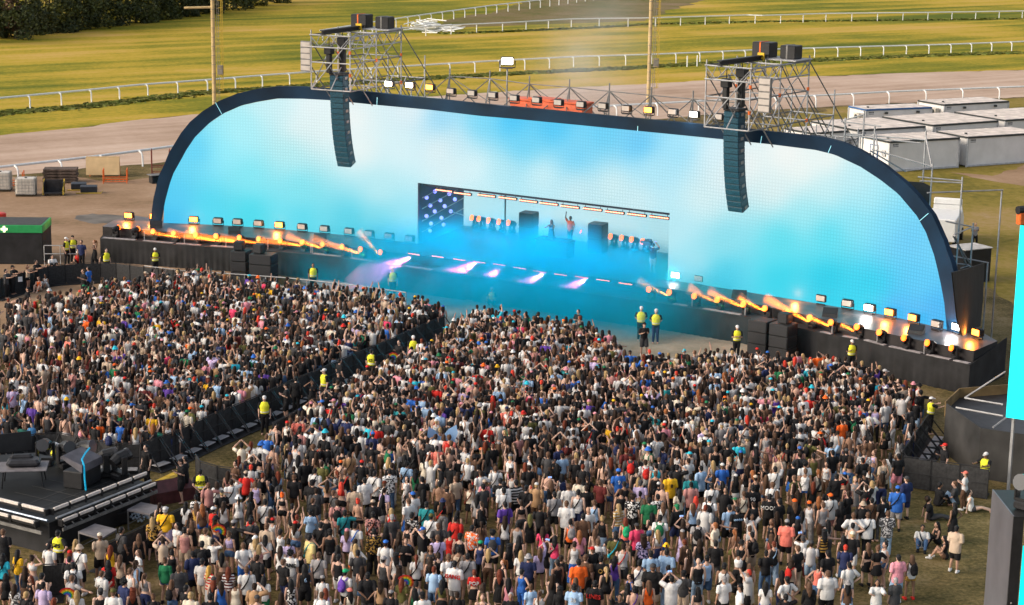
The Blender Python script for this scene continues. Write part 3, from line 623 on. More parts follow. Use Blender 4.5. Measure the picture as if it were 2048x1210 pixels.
for i, (x, y, k) in enumerate(top_px):
    p = bpt(x)-bnorm(x)*.30; z = Zat(x, y, p)
    place_tpl(FT, k, (p.x, p.y, z), face(bnorm(x)), f'{kw[k]} floodlight on top of the arch, {ORD[i]} from the left tower', 'floodlight', 'floodlights along the top of the arch', 1.0)
    if k != 'off': plight((p.x+bnorm(x).x*.6, p.y+bnorm(x).y*.6, z+.3), (1,.42,.08) if k == 'or' else (1,.95,.9), 40)
# moving heads on the ledge and inside the alcove
def head_tpl(lit):
    r = empty('moving_head', (0,0,0))
    b = MB(); b.bbox((0,0,.08), (.36,.34,.16), .03); b.build('base', M_case, r)
    b = MB(); b.bbox((-.2,0,.36), (.06,.16,.46), .02); b.bbox((.2,0,.36), (.06,.16,.46), .02); b.box((0,0,.18), (.42,.2,.05)); b.build('yoke', M_case, r)
    b = MB(); b.tube([(0,.2,.43), (0,.05,.50), (0,-.22,.56)], [.12,.155,.15], 10); h = b.build('head', M_case, r)
    b = MB(); b.tube([(0,-.2,.553), (0,-.27,.572)], .155, 12); b.build('lens', lit, h); return r
HT = {'am': head_tpl(M_am)}
head_px = [(232, 466), (271, 470), (312, 473), (352, 476), (396, 479), (437, 483), (484, 486), (523, 489), (566, 492), (610, 495), (651, 501), (690, 505), (727, 511), (767, 516), (1303, 590), (1344, 596), (1394, 603), (1440, 609), (1492, 619), (1535, 627), (1580, 636), (1625, 646), (1667, 657), (1719, 668), (1764, 679), (1814, 691), (1861, 702), (1910, 712)]
HEADS = []
for i, (x, y) in enumerate(head_px):
    p = P(x, smoothtab(x, LEDGE)-5, LZ); n_ = bnorm(x); a = face(n_)+(-.35 if x < 1000 else -.25); HEADS.append((p, a))
    side = f'{ORD[i]} from the left end' if i < 14 else f'{ORD[27-i]} from the right end'
    place_tpl(HT, 'am', (p.x, p.y, LZ), a, f'amber moving head lamp on the ledge below the deck edge, {side}', 'stage light', 'moving heads along the front ledge', 1.1)
AH = [(951, 456), (965, 458), (984, 461), (1005, 464), (1024, 466), (1082, 470), (1125, 475), (1168, 482), (1228, 494), (1250, 497), (1270, 500), (1292, 504)]
for i, (x, y) in enumerate(AH):
    p = P(x, y, DZ+.02); place_tpl(HT, 'am', (p.x, p.y, DZ+.02), face(-nA)-.5, f'amber moving head in the alcove before its back screen, {ORD[i]} from the left wall', 'stage light', 'moving heads inside the alcove', 1.25)
# batten lights: hanging row in the alcove and row on the deck edge
M_bead = emit('bead_light', (1.0,.26,.15), 3.2)
def batten_tpl():
    r = empty('batten_light', (0,0,0)); b = MB(); b.bbox((0,0,0), (1.25,.16,.16), .02); b.build('housing', M_case, r)
    b = MB()
    for k in range(12): b.ball((-.56+k*.102, -.09, .01), .042, 6, 4)
    b.build('lens_strip', M_bead, r)
    b = MB(); b.tube([(-.5,0,.08), (-.5,0,.2)], .02, 4); b.tube([(.5,0,.08), (.5,0,.2)], .02, 4); b.build('bracket', M_case, r); return r
BT = {'b': batten_tpl()}
hang = [(870, 381), (907, 387), (955, 391), (997, 396), (1038, 402), (1079, 407), (1121, 413), (1166, 418), (1210, 424), (1254, 429), (1299, 434)]
for i, (x, y) in enumerate(hang):
    p = bpt(x)+nA*1.0; z = Zat(x, y, p); place_tpl(BT, 'b', (p.x, p.y, z), math.atan2(uA.y, uA.x), f'bar of small warm lamps hanging under the alcove ceiling, {ORD[i]} from the left wall', 'light bar', 'light bars hanging in the alcove', 1.05)
edge = [(829, 506), (877, 511), (920, 517), (960, 522), (1000, 527), (1041, 534), (1081, 541), (1122, 547), (1164, 552), (1207, 558), (1252, 565)]
for i, (x, y) in enumerate(edge):
    p = P(x, y+1, DZ+.14); place_tpl(BT, 'b', (p.x, p.y, DZ+.1), math.atan2(uA.y, uA.x), f'bar of small warm lamps on the front deck edge, {ORD[i]} from the left', 'light bar', 'light bars along the front deck edge', .74)
# ------------------------------------------------------------------ DJ booth and monitor stacks in the alcove
def frame_at(x, y, z): p = P(x, y, z); return p
M_spk = mat('speaker_black', (.018,.018,.02), .55, var=.2, scale=6); M_grille = mat('speaker_grille', (.028,.028,.032), .5, .3, var=.3, scale=30)
rzA = math.atan2(uA.y, uA.x)
p = P(1110, 512, DZ+.012); r = empty('dj_booth', p, rzA); tag(r, 'dark booth table in the middle of the alcove carrying the players', 'table')
b = MB(); b.bbox((0,0,.5), (2.3,.9,.98), .03); b.build('front_cloth', M_black, r); b = MB(); b.bbox((0,0,1.02), (2.5,1.0,.06), .02); b.build('table_top', M_case, r)
for k, x in enumerate((-.8, -.25, .35, .85)):
    q = MB(); q.bbox((x,0,1.10), (.42,.45,.10), .02); 
    for j in range(2): q.tube([(x-.08+.16*j,-.02,1.15), (x-.08+.16*j,-.02,1.165)], .06, 10)
    o = q.build('media_player', M_case, None); o.location = p; o.rotation_euler = (0,0,rzA); tag(o, f'black music player on the booth table, {ORD[k]} from the left', 'player', 'players on the booth table')
def monitor_stack(x, y, w, h, d, label):
    p = P(x, y, DZ+.012); r = empty('monitor_speaker', p, rzA+.15); tag(r, label, 'speaker')
    for k in range(2):
        b = MB(); b.bbox((0,0,h*(.25+.5*k)), (w,d,h*.49), .03); c = b.build('cabinet', M_spk, r)
        b = MB(); b.box((0,-d/2-.012,h*(.25+.5*k)), (w*.9,.02,h*.42)); b.build('grille', M_grille, c)
    b = MB(); b.bbox((0,0,h+.02), (w*.98,d*.98,.035), .01); b.build('lid', mat('pink_grey_lid', (.20,.13,.13), .6), r)
monitor_stack(1057, 478, 1.0, 1.75, 1.0, 'tall speaker stack left of the performers inside the alcove')
monitor_stack(1195, 505, 1.0, 1.85, 1.0, 'tall speaker stack right of the performers inside the alcove')
# speaker stacks on the ground in front of the stage
def sub_stack(x, y, w, d, h, n, label, top=None):
    p = P(x, y, 0); nn = bnorm(x); r = empty('subwoofer_stack', p, face(nn)); tag(r, label, 'speaker stack')
    for k in range(n):
        b = MB(); b.bbox((0,0,h*(k+.5)/n), (w,d,h/n-.02), .03); c = b.build('cabinet', M_spk, r)
        b = MB(); b.box((0,-d/2-.01,h*(k+.5)/n), (w*.92,.02,h/n*.84)); b.build('grille', M_grille, c)
    if top:
        t = empty('fill_speaker', (p.x, p.y, h), face(nn)+top[0]); tag(t, top[1], 'speaker'); b = MB(); b.bbox((top[2],0,.30), (.62,.6,.55), .04); b.build('cabinet', M_spk, t)
        b = MB(); b.box((top[2],-.31,.30), (.54,.02,.46)); b.build('grille', M_grille, t); b = MB(); b.bbox((top[2],0,.015), (.5,.5,.03), .008); b.build('foot_plate', M_case, t)
sub_stack(483, 561, 1.05, 1.0, 1.95, 3, 'black speaker stack before the stage, farther left of the left pair', (.1, 'small fill speaker on the farther left ground stack', -.1))
sub_stack(528, 568, 1.5, 1.1, 1.95, 3, 'wider black speaker stack before the stage, second of the left pair', (-.1, 'small fill speaker on the wider left ground stack', -.3))
sub_stack(1522, 708, 1.15, 1.1, 1.95, 3, 'black speaker stack before the stage beside the right pit guard')
sub_stack(1564, 716, 1.15, 1.1, 1.95, 3, 'black speaker stack before the stage, farther right of the right pair', (-.1, 'small fill speaker on the right ground stack', .1))
# ------------------------------------------------------------------ line arrays and scaffold towers
M_arr = mat('array_blue_tint', (.008,.040,.065), .5, var=.2, scale=6); M_arrg = mat('array_grille_blue_tint', (.010,.060,.095), .5, .1, var=.4, scale=25)  # blue veil of the lit haze is put into the array colours
def line_array(x, ytop, ybot, label):
    nn = bnorm(x); p = bpt(x)+nn*1.6; zt = Zat(x, ytop, p); zb = Zat(x, ybot, p); r = empty('line_array', (p.x, p.y, zt), face(nn)); tag(r, label, 'speaker array')
    n = 17; h = (zt-zb)/n*1.0; y = 0; z = 0; ang = .02
    b = MB(); b.bbox((0,.1,.08), (1.0,.95,.13), .02); b.build('fly_bar', M_case, r)
    for k in range(n):
        ang += .003+.0023*k; cy = y+math.sin(ang)*h/2; cz = z-math.cos(ang)*h/2
        m = MB(); m.bbox((0,0,0), (.98,.72,h*.985), .02); c = m.build('cabinet', M_arr, r); c.location = (0, cy+.05, cz); c.rotation_euler = (ang, 0, 0)
        m = MB(); m.bbox((0,-.37,0), (.93,.03,h*.86), .01); g = m.build('grille', M_arrg, c)
        y += math.sin(ang)*h; z -= math.cos(ang)*h
        for s in (-1, 1):
            m = MB(); m.bbox((s*.505,.0,0), (.03,.30,h*.5), .008); m.build('handle', M_steelw, c) if k % 2 == 0 else None
    return p, zt, nn
def part_tube(name, a, b_, r, m, parent, n=5):
    q = MB(); q.tube([a, b_], r, n); return q.build(name, m, parent)
M_orange = mat('orange_strap', (.62,.12,.02), .6); M_amb = mat('yellow_sling', (.60,.38,.02), .6)
def tower(p, nn, x, zt, zhi, label, boxlab, side):
    """cantilevered scaffold: local x along the stage, local y backwards; front bay overhangs the arch"""
    r = empty('scaffold_tower', (p.x, p.y, 0), face(nn)); tag(r, label, 'scaffold'); T = .045
    X = (-.8, 2.0); Y = (-1.2, 2.1, 5.4, 8.7, 12.0); low = {-1.2: zhi-3.4, 2.1: zhi-5.2}
    top = {-1.2: zhi+.3, 2.1: zhi+.3, 5.4: zhi+.3, 8.7: zhi-1.9, 12.0: zhi-4.5}
    for xx in X:
        for yy in Y: part_tube('standard', (xx, yy, low.get(yy, 0)), (xx, yy, top[yy]), T, M_steel, r)
    levels = [zhi, zhi-1.7, zhi-3.4, zhi-5.1, zhi-6.8]
    for z in levels:
        for i in range(len(Y)-1):
            if z > min(top[Y[i]], top[Y[i+1]])+.2 or z < max(low.get(Y[i], 0), low.get(Y[i+1], 0))-.1: continue
            for xx in X: part_tube('ledger', (xx, Y[i], z), (xx, Y[i+1], z), T*.9, M_steelw, r)
        for yy in Y:
            if z <= top[yy] and z >= low.get(yy, 0)-.1: part_tube('ledger', (X[0], yy, z), (X[1], yy, z), T*.9, M_steel, r)
    # long raking braces running down to the rear
    for xx in (X[0], .6, X[1]):
        for y0, z0, y1, z1 in ((-1.2, zhi-.4, 5.4, zhi-6.6), (2.1, zhi, 8.7, zhi-6.4), (5.4, zhi, 12.0, zhi-5.6), (2.1, zhi-2.6, 8.7, zhi-8.6), (5.4, zhi-2.2, 12.0, zhi-8.4), (-1.2, zhi-2.0, 5.4, zhi-8.0)):
            part_tube('brace', (xx, y0, z0), (xx, y1, z1), T*.85, M_steelw, r)
        for y0, z0, y1, z1 in ((-1.2, zhi-3.4, 2.1, zhi), (2.1, zhi-5.1, 5.4, zhi-1.7), (5.4, zhi-6.8, 8.7, zhi-3.4), (8.7, zhi-8.5, 12.0, zhi-5.1)):
            part_tube('brace', (xx, y0, z0), (xx, y1, z1), T*.85, M_steel, r)
    for yy in (-1.2, 5.4): part_tube('brace', (X[0], yy, zhi-3.4), (X[1], yy, zhi-.2), T*.8, M_steel, r)
    # lattice beams round the top
    def lattice(a, b_):
        a, b_ = Vector(a), Vector(b_); q = MB(); q.tube([a, b_], .045, 5); q.tube([a-Vector((0,0,.75)), b_-Vector((0,0,.75))], .045, 5); n = max(2, int((b_-a).length/.6))
        for k in range(n):
            m0 = a.lerp(b_, k/n); m1 = a.lerp(b_, (k+1)/n); dz = Vector((0,0,.75)); q.tube([m0-(dz if k % 2 else dz*0), m1-(dz*0 if k % 2 else dz)], .028, 4)
        q.build('lattice_beam', M_steel, r)
    lattice((X[0]-.08, -1.25, zhi), (X[1]+.08, -1.25, zhi)); lattice((X[0]-.05, -1.2, zhi-.02), (X[0]-.05, 5.4, zhi-.02)); lattice((X[1]+.05, -1.2, zhi-.02), (X[1]+.05, 5.4, zhi-.02)); lattice((X[0], 2.05, zhi-.02), (X[1], 2.05, zhi-.02))
    # orange couplers
    for k, (xx, yy, z) in enumerate(((X[1], -1.2, zhi-1), (X[1], 2.1, zhi-1.7), (X[1], 5.4, zhi-1.6), (X[0], 2.1, zhi-1.4), (X[1], 5.4, zhi-3.4), (X[1], 2.1, zhi-4.3), (X[1], -1.2, zhi-2.4))):
        q = MB(); q.tube([(xx, yy, z-.1), (xx, yy, z+.1)], .075, 6); q.build('coupler', M_orange, r)
    # planked top at the rear bay
    q = MB(); q.bbox((.6, 4.4, zhi+.10), (3.2, 2.0, .07), .01); q.build('platform', M_steel, r)
    # hoisting beam
    q = MB(); q.box((.1, 1.2, zhi+.30), (.30, 5.2, .06)); q.box((.1, 1.2, zhi+.08), (.30, 5.2, .06)); q.box((.1, 1.2, zhi+.19), (.08, 5.2, .18)); q.build('hoist_beam', M_case, r)
    q = MB(); q.box((.1, 3.2, zhi+.25), (.4, .12, .42)); q.build('beam_sling', M_amb, r)
    for k, (xx, yy, hz, wd) in enumerate(((.05, -.45, 1.55, .42), (.62, .25, 2.1, .46))):
        q = MB(); q.bbox((xx, yy, zt+hz*.52), (wd*.75, wd*.75, hz*.86), .04); q.bbox((xx, yy, zt+hz), (wd*1.3, wd*1.1, .5), .05); q.tube([(xx, yy, zt+hz), (xx, yy, zhi+.1)], .03, 4); q.build('chain_hoist', M_case, r)
    # hanging panel of floodlight cells
    q = MB(); q.bbox(((X[0]-.55) if side < 0 else X[1]+.75, -.9, zhi-1.4), (.75, .18, 1.9), .02); pn = q.build('cell_panel', M_steelw, r)
    q = MB()
    for k in range(5): q.bbox(((X[0]-.55) if side < 0 else X[1]+.75, -1.0, zhi-.66-k*.37), (.68, .05, .29), .01)
    q.build('cell', M_off, pn)
    # counterweight boxes strapped on the platform
    for k, xx in enumerate((-1.35, .35)):
        w = r.matrix_basis if False else None
        a = face(nn); c, s = math.cos(a), math.sin(a); lx, ly = xx+1.0, 4.4
        o = empty('ballast_box', (p.x+c*lx-s*ly, p.y+s*lx+c*ly, zhi+.135), a+.05*k); tag(o, boxlab[k], 'box')
        q = MB(); q.bbox((0,0,.42-.04*k), (1.15-.2*k,.95,.84-.08*k), .04); q.build('case', M_case, o)
        q = MB(); q.box((-.05,0,.425-.04*k), (.09,.97,.87-.08*k)); q.build('strap', M_orange if k == 0 else M_steelw, o)
pL, zL, nL = line_array(704, 150, 336, 'tall curved black loudspeaker array hanging from the left scaffold tower')
tower(bpt(691)+bnorm(691)*1.6, nL, 683, zL, Zat(660, 62, pL)-.2, 'steel scaffold tower rising behind the arch over the left loudspeaker array', ('larger black box with orange strap on top of the left tower', 'smaller black box with pale strap on top of the left tower'), -1)
pR, zR, nR = line_array(1482, 222, 427, 'tall curved black loudspeaker array hanging from the right scaffold tower')
tower(bpt(1471)+bnorm(1471)*1.6, nR, 1466, zR, Zat(1440, 122, pR)-.2, 'steel scaffold tower rising behind the arch over the right loudspeaker array', ('black box with orange strap on the right tower, nearer the array', 'black box with pale strap on the right tower, nearer the cabins'), 1)
# back scaffold behind the arch top
bs = empty('back_scaffold', bpt(1150)); tag(bs, 'low steel scaffold of pyramids running behind the top of the arch', 'scaffold'); bo = Vector(bs.location)
apx = [(830, 152), (907, 156), (984, 167), (1063, 173), (1142, 181), (1224, 189), (1306, 196), (1391, 203)]
prev = None
for x, y in apx:
    a = bpt(x)-bnorm(x)*4.0; z = Zat(x, y, a); a = Vector((a.x, a.y, z))-bo; part_tube('standard', a+Vector((0,0,.5)), a-Vector((0,0,min(2.6, z-7.2))), .045, M_steelw, bs)
    u_ = (bpt(x+5)-bpt(x-5)).normalized(); 
    for su, sn in ((1.3, 2.6), (-1.3, 2.6), (1.3, -1.5), (-1.3, -1.5)):
        part_tube('brace', a, a+u_*su+bnorm(x)*sn-Vector((0,0,2.0)), .035, M_steelw, bs)
    if prev is not None:
        part_tube('ledger', prev, a, .035, M_steelw, bs); d = Vector((0,0,1.5)); part_tube('ledger', prev-d+bnorm(x)*1.2, a-d+bnorm(x)*1.2, .04, M_steel, bs); part_tube('brace', prev, a-d, .03, M_steelw, bs)
    prev = a
# right end scaffold behind the curve
rs = empty('end_scaffold', bpt(1850)); tag(rs, 'steel scaffold bays stepping down behind the right end of the arch', 'scaffold'); ro = Vector(rs.location)
def wpt(x, y, off): a = bpt(x)-bnorm(x)*off; return Vector((a.x, a.y, Zat(x, y, a)))-ro
for x, yt, yb, off in ((1655, 218, 262, 3), (1620, 233, 270, 3), (1678, 250, 290, 3), (1762, 258, 330, 3.5), (1792, 324, 352, 2.5), (1845, 350, 408, 2.5), (1864, 372, 430, 5), (1930, 445, 540, 2.5), (1964, 525, 560, 4)):
    xx = min(x, 1918); a = bpt(xx)-bnorm(xx)*off if x < 1890 else P(x, 688, 0); part_tube('standard', Vector((a.x, a.y, Zat(x, yt, a)))-ro, Vector((a.x, a.y, 0))-ro, .05, M_steel, rs)
def seg(x0, y0, x1, y1, o0, o1, name='ledger'):
    def q(x, y, off):
        xx = min(x, 1918); a = bpt(xx)-bnorm(xx)*off
        if x >= 1890: a = P(x, 688, 0)
        return Vector((a.x, a.y, Zat(x, y, a)))-ro
    part_tube(name, q(x0, y0, o0), q(x1, y1, o1), .042, M_steel, rs)
for s in ((1612, 240, 1690, 250, 3, 3), (1618, 238, 1655, 226, 3, 3), (1625, 265, 1762, 276, 3, 3.5), (1640, 268, 1762, 283, 2, 3), (1762, 268, 1792, 334, 3.5, 2.5, 'brace'), (1700, 297, 1792, 330, 1.5, 2.5), (1775, 340, 1792, 332, 1, 2.5), (1796, 352, 1846, 358, 1, 2.5), (1800, 360, 1846, 362, 1, 2.5), 
          (1824, 384, 1866, 373, .6, 5), (1862, 441, 1930, 453, .6, 2.5), (1880, 468, 1930, 452, .6, 2.5), (1879, 470, 1934, 534, .6, 2.5, 'brace'), (1882, 470, 1922, 528, .6, 2.5, 'brace'), (1892, 511, 1966, 525, .6, 4), (1900, 526, 1926, 529, .6, 2.5), (1911, 536, 1929, 530, .6, 2.5), (1705, 300, 1740, 340, 1, 3, 'brace'), (1680, 262, 1720, 300, 3, 1, 'brace')): seg(*s)
for px4, off in (([(1800, 361), (1846, 364), (1862, 374), (1856, 425), (1840, 425)], 2.2),):
    pass
def cloth_panel(name, pxs, base, label, t=.06, m=None):
    """hanging cloth through pixels, standing on the vertical plane over two ground points"""
    A, B = Vector(base[0]), Vector(base[1]); q = []
    nrm = Vector((B.y-A.y, A.x-B.x, 0)).normalized()
    for x, y in pxs:
        d = ray(x, y); tt = nrm.dot(A-CAM)/nrm.dot(d); q.append(CAM+d*tt)
    b = MB(); n = len(q); bk_ = [p+Vector((nrm.x, nrm.y, 0))*(-t if nrm.dot(CAM-A) > 0 else t) for p in q]
    b.v = [tuple(p) for p in q+bk_]; b.f = [tuple(range(n)), tuple(range(2*n-1, n-1, -1))]+[(i, n+i, n+(i+1) % n, (i+1) % n) for i in range(n)]; b.mi = [0]*len(b.f)
    o = b.build(name, m or M_black, loc=A); tag(o, label, 'drape'); return o
A = bpt(1905)-bnorm(1905)*1.3; B = P(1969, 640, 1.0); B.z = 0
cloth_panel('black_drape', [(1905, 545), (1925, 540), (1969, 526), (1966, 600), (1961, 652), (1925, 672), (1915, 640)], (A, B), 'tall black cloth wing behind the right foot of the arch')
A = bpt(1830)-bnorm(1830)*2.6; B = A+(bpt(1850)-bpt(1810))*3
cloth_panel('black_drape', [(1795, 361), (1845, 365), (1863, 374), (1854, 424), (1840, 424)], (A, B), 'black cloth under the scaffold step behind the arch curve')
# grey topped black rack behind the right end
p = P(1945, 560, 0); r = empty('equipment_rack', p, .5); tag(r, 'large black equipment box with pale top behind the right end of the arch', 'rack')
b = MB(); b.bbox((-.4,0,1.1), (2.2,1.7,2.2), .04); b.build('case', M_case, r); b = MB(); b.bbox((-.4,0,2.23), (2.3,1.8,.07), .02); b.build('lid', mat('pale_lid', (.50,.47,.44), .6), r); b = MB(); b.bbox((.72,0,1.1), (.05,1.5,2.0), .01); b.build('side_panel', mat('grey_panel', (.22,.22,.21), .6), r)
# ------------------------------------------------------------------ people
PAL = dict(w=('white', (.60,.595,.60)), k=('black', (.011,.011,.013)), n=('navy', (.020,.028,.085)), g=('grey', (.26,.25,.26)), d=('dark grey', (.05,.05,.055)), lg=('light grey', (.45,.44,.45)), b=('blue', (.03,.13,.48)), lb=('light blue', (.30,.45,.66)), c=('cyan', (.03,.45,.60)), t=('teal', (.02,.22,.25)), gr=('green', (.015,.14,.06)), bg=('bright green', (.02,.38,.17)),
    o=('orange', (.80,.13,.02)), r=('red', (.52,.025,.02)), p=('pink', (.62,.25,.31)), hp=('hot pink', (.72,.06,.15)), y=('yellow', (.72,.40,.02)), ly=('pale yellow', (.70,.56,.24)), br=('brown', (.10,.055,.035)), be=('beige', (.44,.34,.26)), cr=('cream', (.62,.55,.45)), ol=('olive', (.10,.095,.03)), pu=('purple', (.11,.05,.32)), li=('lilac', (.45,.37,.58)), ma=('maroon', (.12,.022,.022)), tn=('tan', (.36,.22,.12)),
    co=('coral', (.70,.18,.14)), de=('denim blue', (.055,.11,.22)), ld=('light denim', (.26,.37,.52)), rb=('red brown', (.13,.03,.015)), bl=('blond', (.34,.23,.11)), gi=('ginger', (.24,.085,.03)), db=('dark brown', (.024,.014,.010)), rh=('bright red', (.55,.05,.03)), dp=('dusty pink', (.40,.19,.18)), v=('yellow', (.68,.66,.04)), mu=('mustard', (.38,.22,.05)), sv=('silver', (.5,.5,.5)))
SKIN = [(.46,.285,.215), (.40,.235,.17), (.53,.35,.275), (.24,.135,.09), (.48,.30,.235)]
def cloth_mat(name, kind, rough=.85):
    m, nt, b = _new(name); L = nt.links.new; b.inputs['Roughness'].default_value = rough; b.inputs['Specular IOR Level'].default_value = .2
    oi = nt.nodes.new('ShaderNodeObjectInfo'); tc = nt.nodes.new('ShaderNodeTexCoord'); col = oi.outputs['Color']
    if kind[0] in '/*':
        mx = nt.nodes.new('ShaderNodeMix'); mx.data_type = 'RGBA'; mx.inputs['B'].default_value = PAL[kind[1:]][1]+(1,); L(col, mx.inputs['A'])
        if kind[0] == '/':
            sp = nt.nodes.new('ShaderNodeSeparateXYZ'); L(tc.outputs['Object'], sp.inputs[0]); a = nt.nodes.new('ShaderNodeMath'); a.operation = 'DIVIDE'; a.inputs[1].default_value = .11; L(sp.outputs['Z'], a.inputs[0])
            f = nt.nodes.new('ShaderNodeMath'); f.operation = 'FRACT'; L(a.outputs[0], f.inputs[0]); c = nt.nodes.new('ShaderNodeMath'); c.operation = 'LESS_THAN'; c.inputs[1].default_value = .5; L(f.outputs[0], c.inputs[0]); L(c.outputs[0], mx.inputs['Factor'])
        else:
            v = nt.nodes.new('ShaderNodeTexNoise'); v.inputs['Scale'].default_value = 16; v.inputs['Detail'].default_value = 1; L(tc.outputs['Object'], v.inputs['Vector']); c = nt.nodes.new('ShaderNodeMath'); c.operation = 'GREATER_THAN'; c.inputs[1].default_value = .52; L(v.outputs['Fac'], c.inputs[0]); L(c.outputs[0], mx.inputs['Factor'])
        col = mx.outputs['Result']
    L(col, b.inputs['Base Color'])
    n = nt.nodes.new('ShaderNodeTexNoise'); n.inputs['Scale'].default_value = 9; n.inputs['Detail'].default_value = 3; L(tc.outputs['Object'], n.inputs['Vector'])
    bp = nt.nodes.new('ShaderNodeBump'); bp.inputs['Strength'].default_value = .5 if kind != 'skin' else .05; bp.inputs['Distance'].default_value = .06; L(n.outputs['Fac'], bp.inputs['Height']); L(bp.outputs['Normal'], b.inputs['Normal'])
    return m
_cm = {}
def CM(kind):
    if kind not in _cm: _cm[kind] = cloth_mat({'cloth': 'cloth', 'skin': 'skin', 'hair': 'hair'}.get(kind, 'patterned_cloth'), kind, .5 if kind == 'skin' else .6 if kind == 'hair' else .85)
    return _cm[kind]
M_phone = emit('phone_display', (.25,.45,.9), .8)
M_eye = mat('eye_dark', (.02,.015,.012), .4); M_lip = mat('lip', (.30,.10,.08), .5)
# --- shapes: every body or garment is a list of tubes (points, rx, ry, side vector), later fused into one skin
V3 = lambda *a: np.array(a, float)
ARM = dict(down=((.05,-.03,-.28),(.055,.05,-.53)), phone=((.04,-.03,-.27),(-.07,.20,-.17)), up=((.10,.10,.24),(.03,.15,.48)), upph=((.13,.17,.06),(-.10,.26,.27)), hips=((.20,-.10,-.21),(.01,-.02,-.41)), cross=((.05,.05,-.27),(-.22,.20,-.20)), behind=((.08,-.13,-.25),(-.12,-.15,-.45)), head=((.23,.06,.07),(-.03,.07,.25)), wide=((.26,.0,-.06),(.50,.06,-.10)), reach=((.09,.22,-.12),(.05,.46,-.08)), lean=((.10,-.18,-.22),(.14,-.26,-.50)), knees=((.06,.12,-.24),(-.02,.33,-.30)))
POSES = dict(stand=('down','down',0), shift=('down','down',1), phone=('phone','phone',1), oneph=('phone','down',0), up=('up','down',1), bothup=('up','up',0), film=('upph','upph',0), hips=('hips','hips',1), onehip=('hips','down',1), cross=('cross','cross',0), behind=('behind','behind',0), hair=('head','down',1), bothhead=('head','head',0), wide=('wide','down',0), walk=('down','phone',2), reach=('reach','reach',0), sit=('knees','knees',3), sitlean=('lean','lean',4), squat=('knees','knees',5), lean=('lean','down',1))
def skeleton(pose, sex):
    a1, a2, leg = POSES[pose]; f = sex == 'f'; S = {}
    sw = .165 if f else .195; hw = .095 if f else .092; dz = 0.0; tip = 0.0
    L = {0: (((.0,.015,.50),(.02,-.02,.085)), ((.0,.015,.50),(.02,-.02,.085))), 1: (((.015,.0,.50),(.03,-.03,.085)), ((.03,.10,.51),(.07,.03,.085))), 2: (((.0,.14,.52),(.0,.18,.085)), ((.0,.02,.50),(.0,-.22,.12)))}.get(leg)
    if leg in (3, 4, 5): dz = {3: -.80, 4: -.80, 5: -.62}[leg]; tip = -.18 if leg == 4 else .10
    S['sw'], S['hw'], S['dz'] = sw, hw, dz
    def T(p):   # upper body transform
        p = V3(*p)
        if leg >= 3: 
            a = tip; z = p[2]-.9; y = p[1]; c, s = math.cos(a), math.sin(a); p = V3(p[0], y*c+z*s, .9+z*c-y*s)
        p[2] += dz; return p
    S['T'] = T
    hz = .91
    for sd, arm, i in ((1, a1, 0), (-1, a2, 1)):
        e, w = ARM[arm]; sh = V3(sd*sw, 0, 1.415 if not f else 1.405)
        S['sh', sd] = T(sh); S['el', sd] = T(sh+V3(sd*e[0], e[1], e[2])); S['wr', sd] = T(sh+V3(sd*w[0], w[1], w[2]))
        S['hip', sd] = V3(sd*hw, 0, hz+dz)
        if L: 
            k, n = L[i]; S['kn', sd] = V3(sd*(hw+k[0]), k[1], k[2]); S['an', sd] = V3(sd*(hw+n[0]), n[1], n[2])
        elif leg == 3: S['kn', sd] = V3(sd*.16, .34, .42); S['an', sd] = V3(sd*.13, .46+.1*i, .09)
        elif leg == 4: S['kn', sd] = V3(sd*.12, .42, .22-.06*i); S['an', sd] = V3(sd*.12, .80, .09)
        elif leg == 5: S['kn', sd] = V3(sd*.16, .36, .46); S['an', sd] = V3(sd*.13, .10, .09)
    return S
def body_tubes(S, sex, grow=0.0):
    f = sex == 'f'; T = S['T']; X = V3(1,0,0); out = []
    prof = [(.84,.135,.095),(.93,.170,.120),(1.00,.160,.112),(1.09,.128,.092),(1.20,.140,.100),(1.30,.158,.112),(1.39,.140,.090),(1.455,.075,.065)] if f else [(.84,.13,.095),(.93,.160,.115),(1.02,.155,.108),(1.10,.150,.103),(1.22,.168,.112),(1.33,.190,.120),(1.41,.160,.092),(1.47,.085,.068)]
    yo = [0,-.012,-.004,.012,.010,.004,-.006,-.012]
    out.append(([T((0, y, z)) for (z, _, _), y in zip(prof, yo)], [p[1]+grow for p in prof], [p[2]+grow for p in prof], X))
    return out, prof, yo
def arm_tube(S, sd, f, g=0.0, stop=1.0):
    a, e, w = S['sh', sd], S['el', sd], S['wr', sd]; k = .88 if f else 1.0
    pts = [a+(a-e)*.06+V3(-sd*.03,0,.0), a, a*.5+e*.5, e, e*.55+w*.45, w]; r = [.040*k,.056*k,.049*k,.041*k,.038*k,.027*k]
    if stop < 1:
        if stop <= .5: pts = pts[:2]+[a*(1-stop*2*.98)+e*(stop*2*.98)]; r = r[:2]+[.052*k]
    return (pts, [q+g for q in r], [q+g for q in r], V3(.3,1,.2))
def leg_tube(S, sd, f, g=0.0, stop=1.0, flare=0.0):
    h, k, n = S['hip', sd], S['kn', sd], S['an', sd]; bk = V3(0,-.018,0)
    pts = [h+V3(0,0,.03), h*.92+k*.08, h*.5+k*.5, k, k*.62+n*.38+bk, n]; r = [.080,.098 if f else .092,.080,.056,.054,.036]
    m = {1.0: 6, .5: 4, .3: 3}[stop]; pts, r = pts[:m], r[:m]
    if stop == .3: pts[2] = h*.62+k*.38
    gg = [g+flare*i/(m-1) for i in range(m)]
    return (pts, [a+b for a, b in zip(r, gg)], [a+b for a, b in zip(r, gg)], V3(1,0,0))
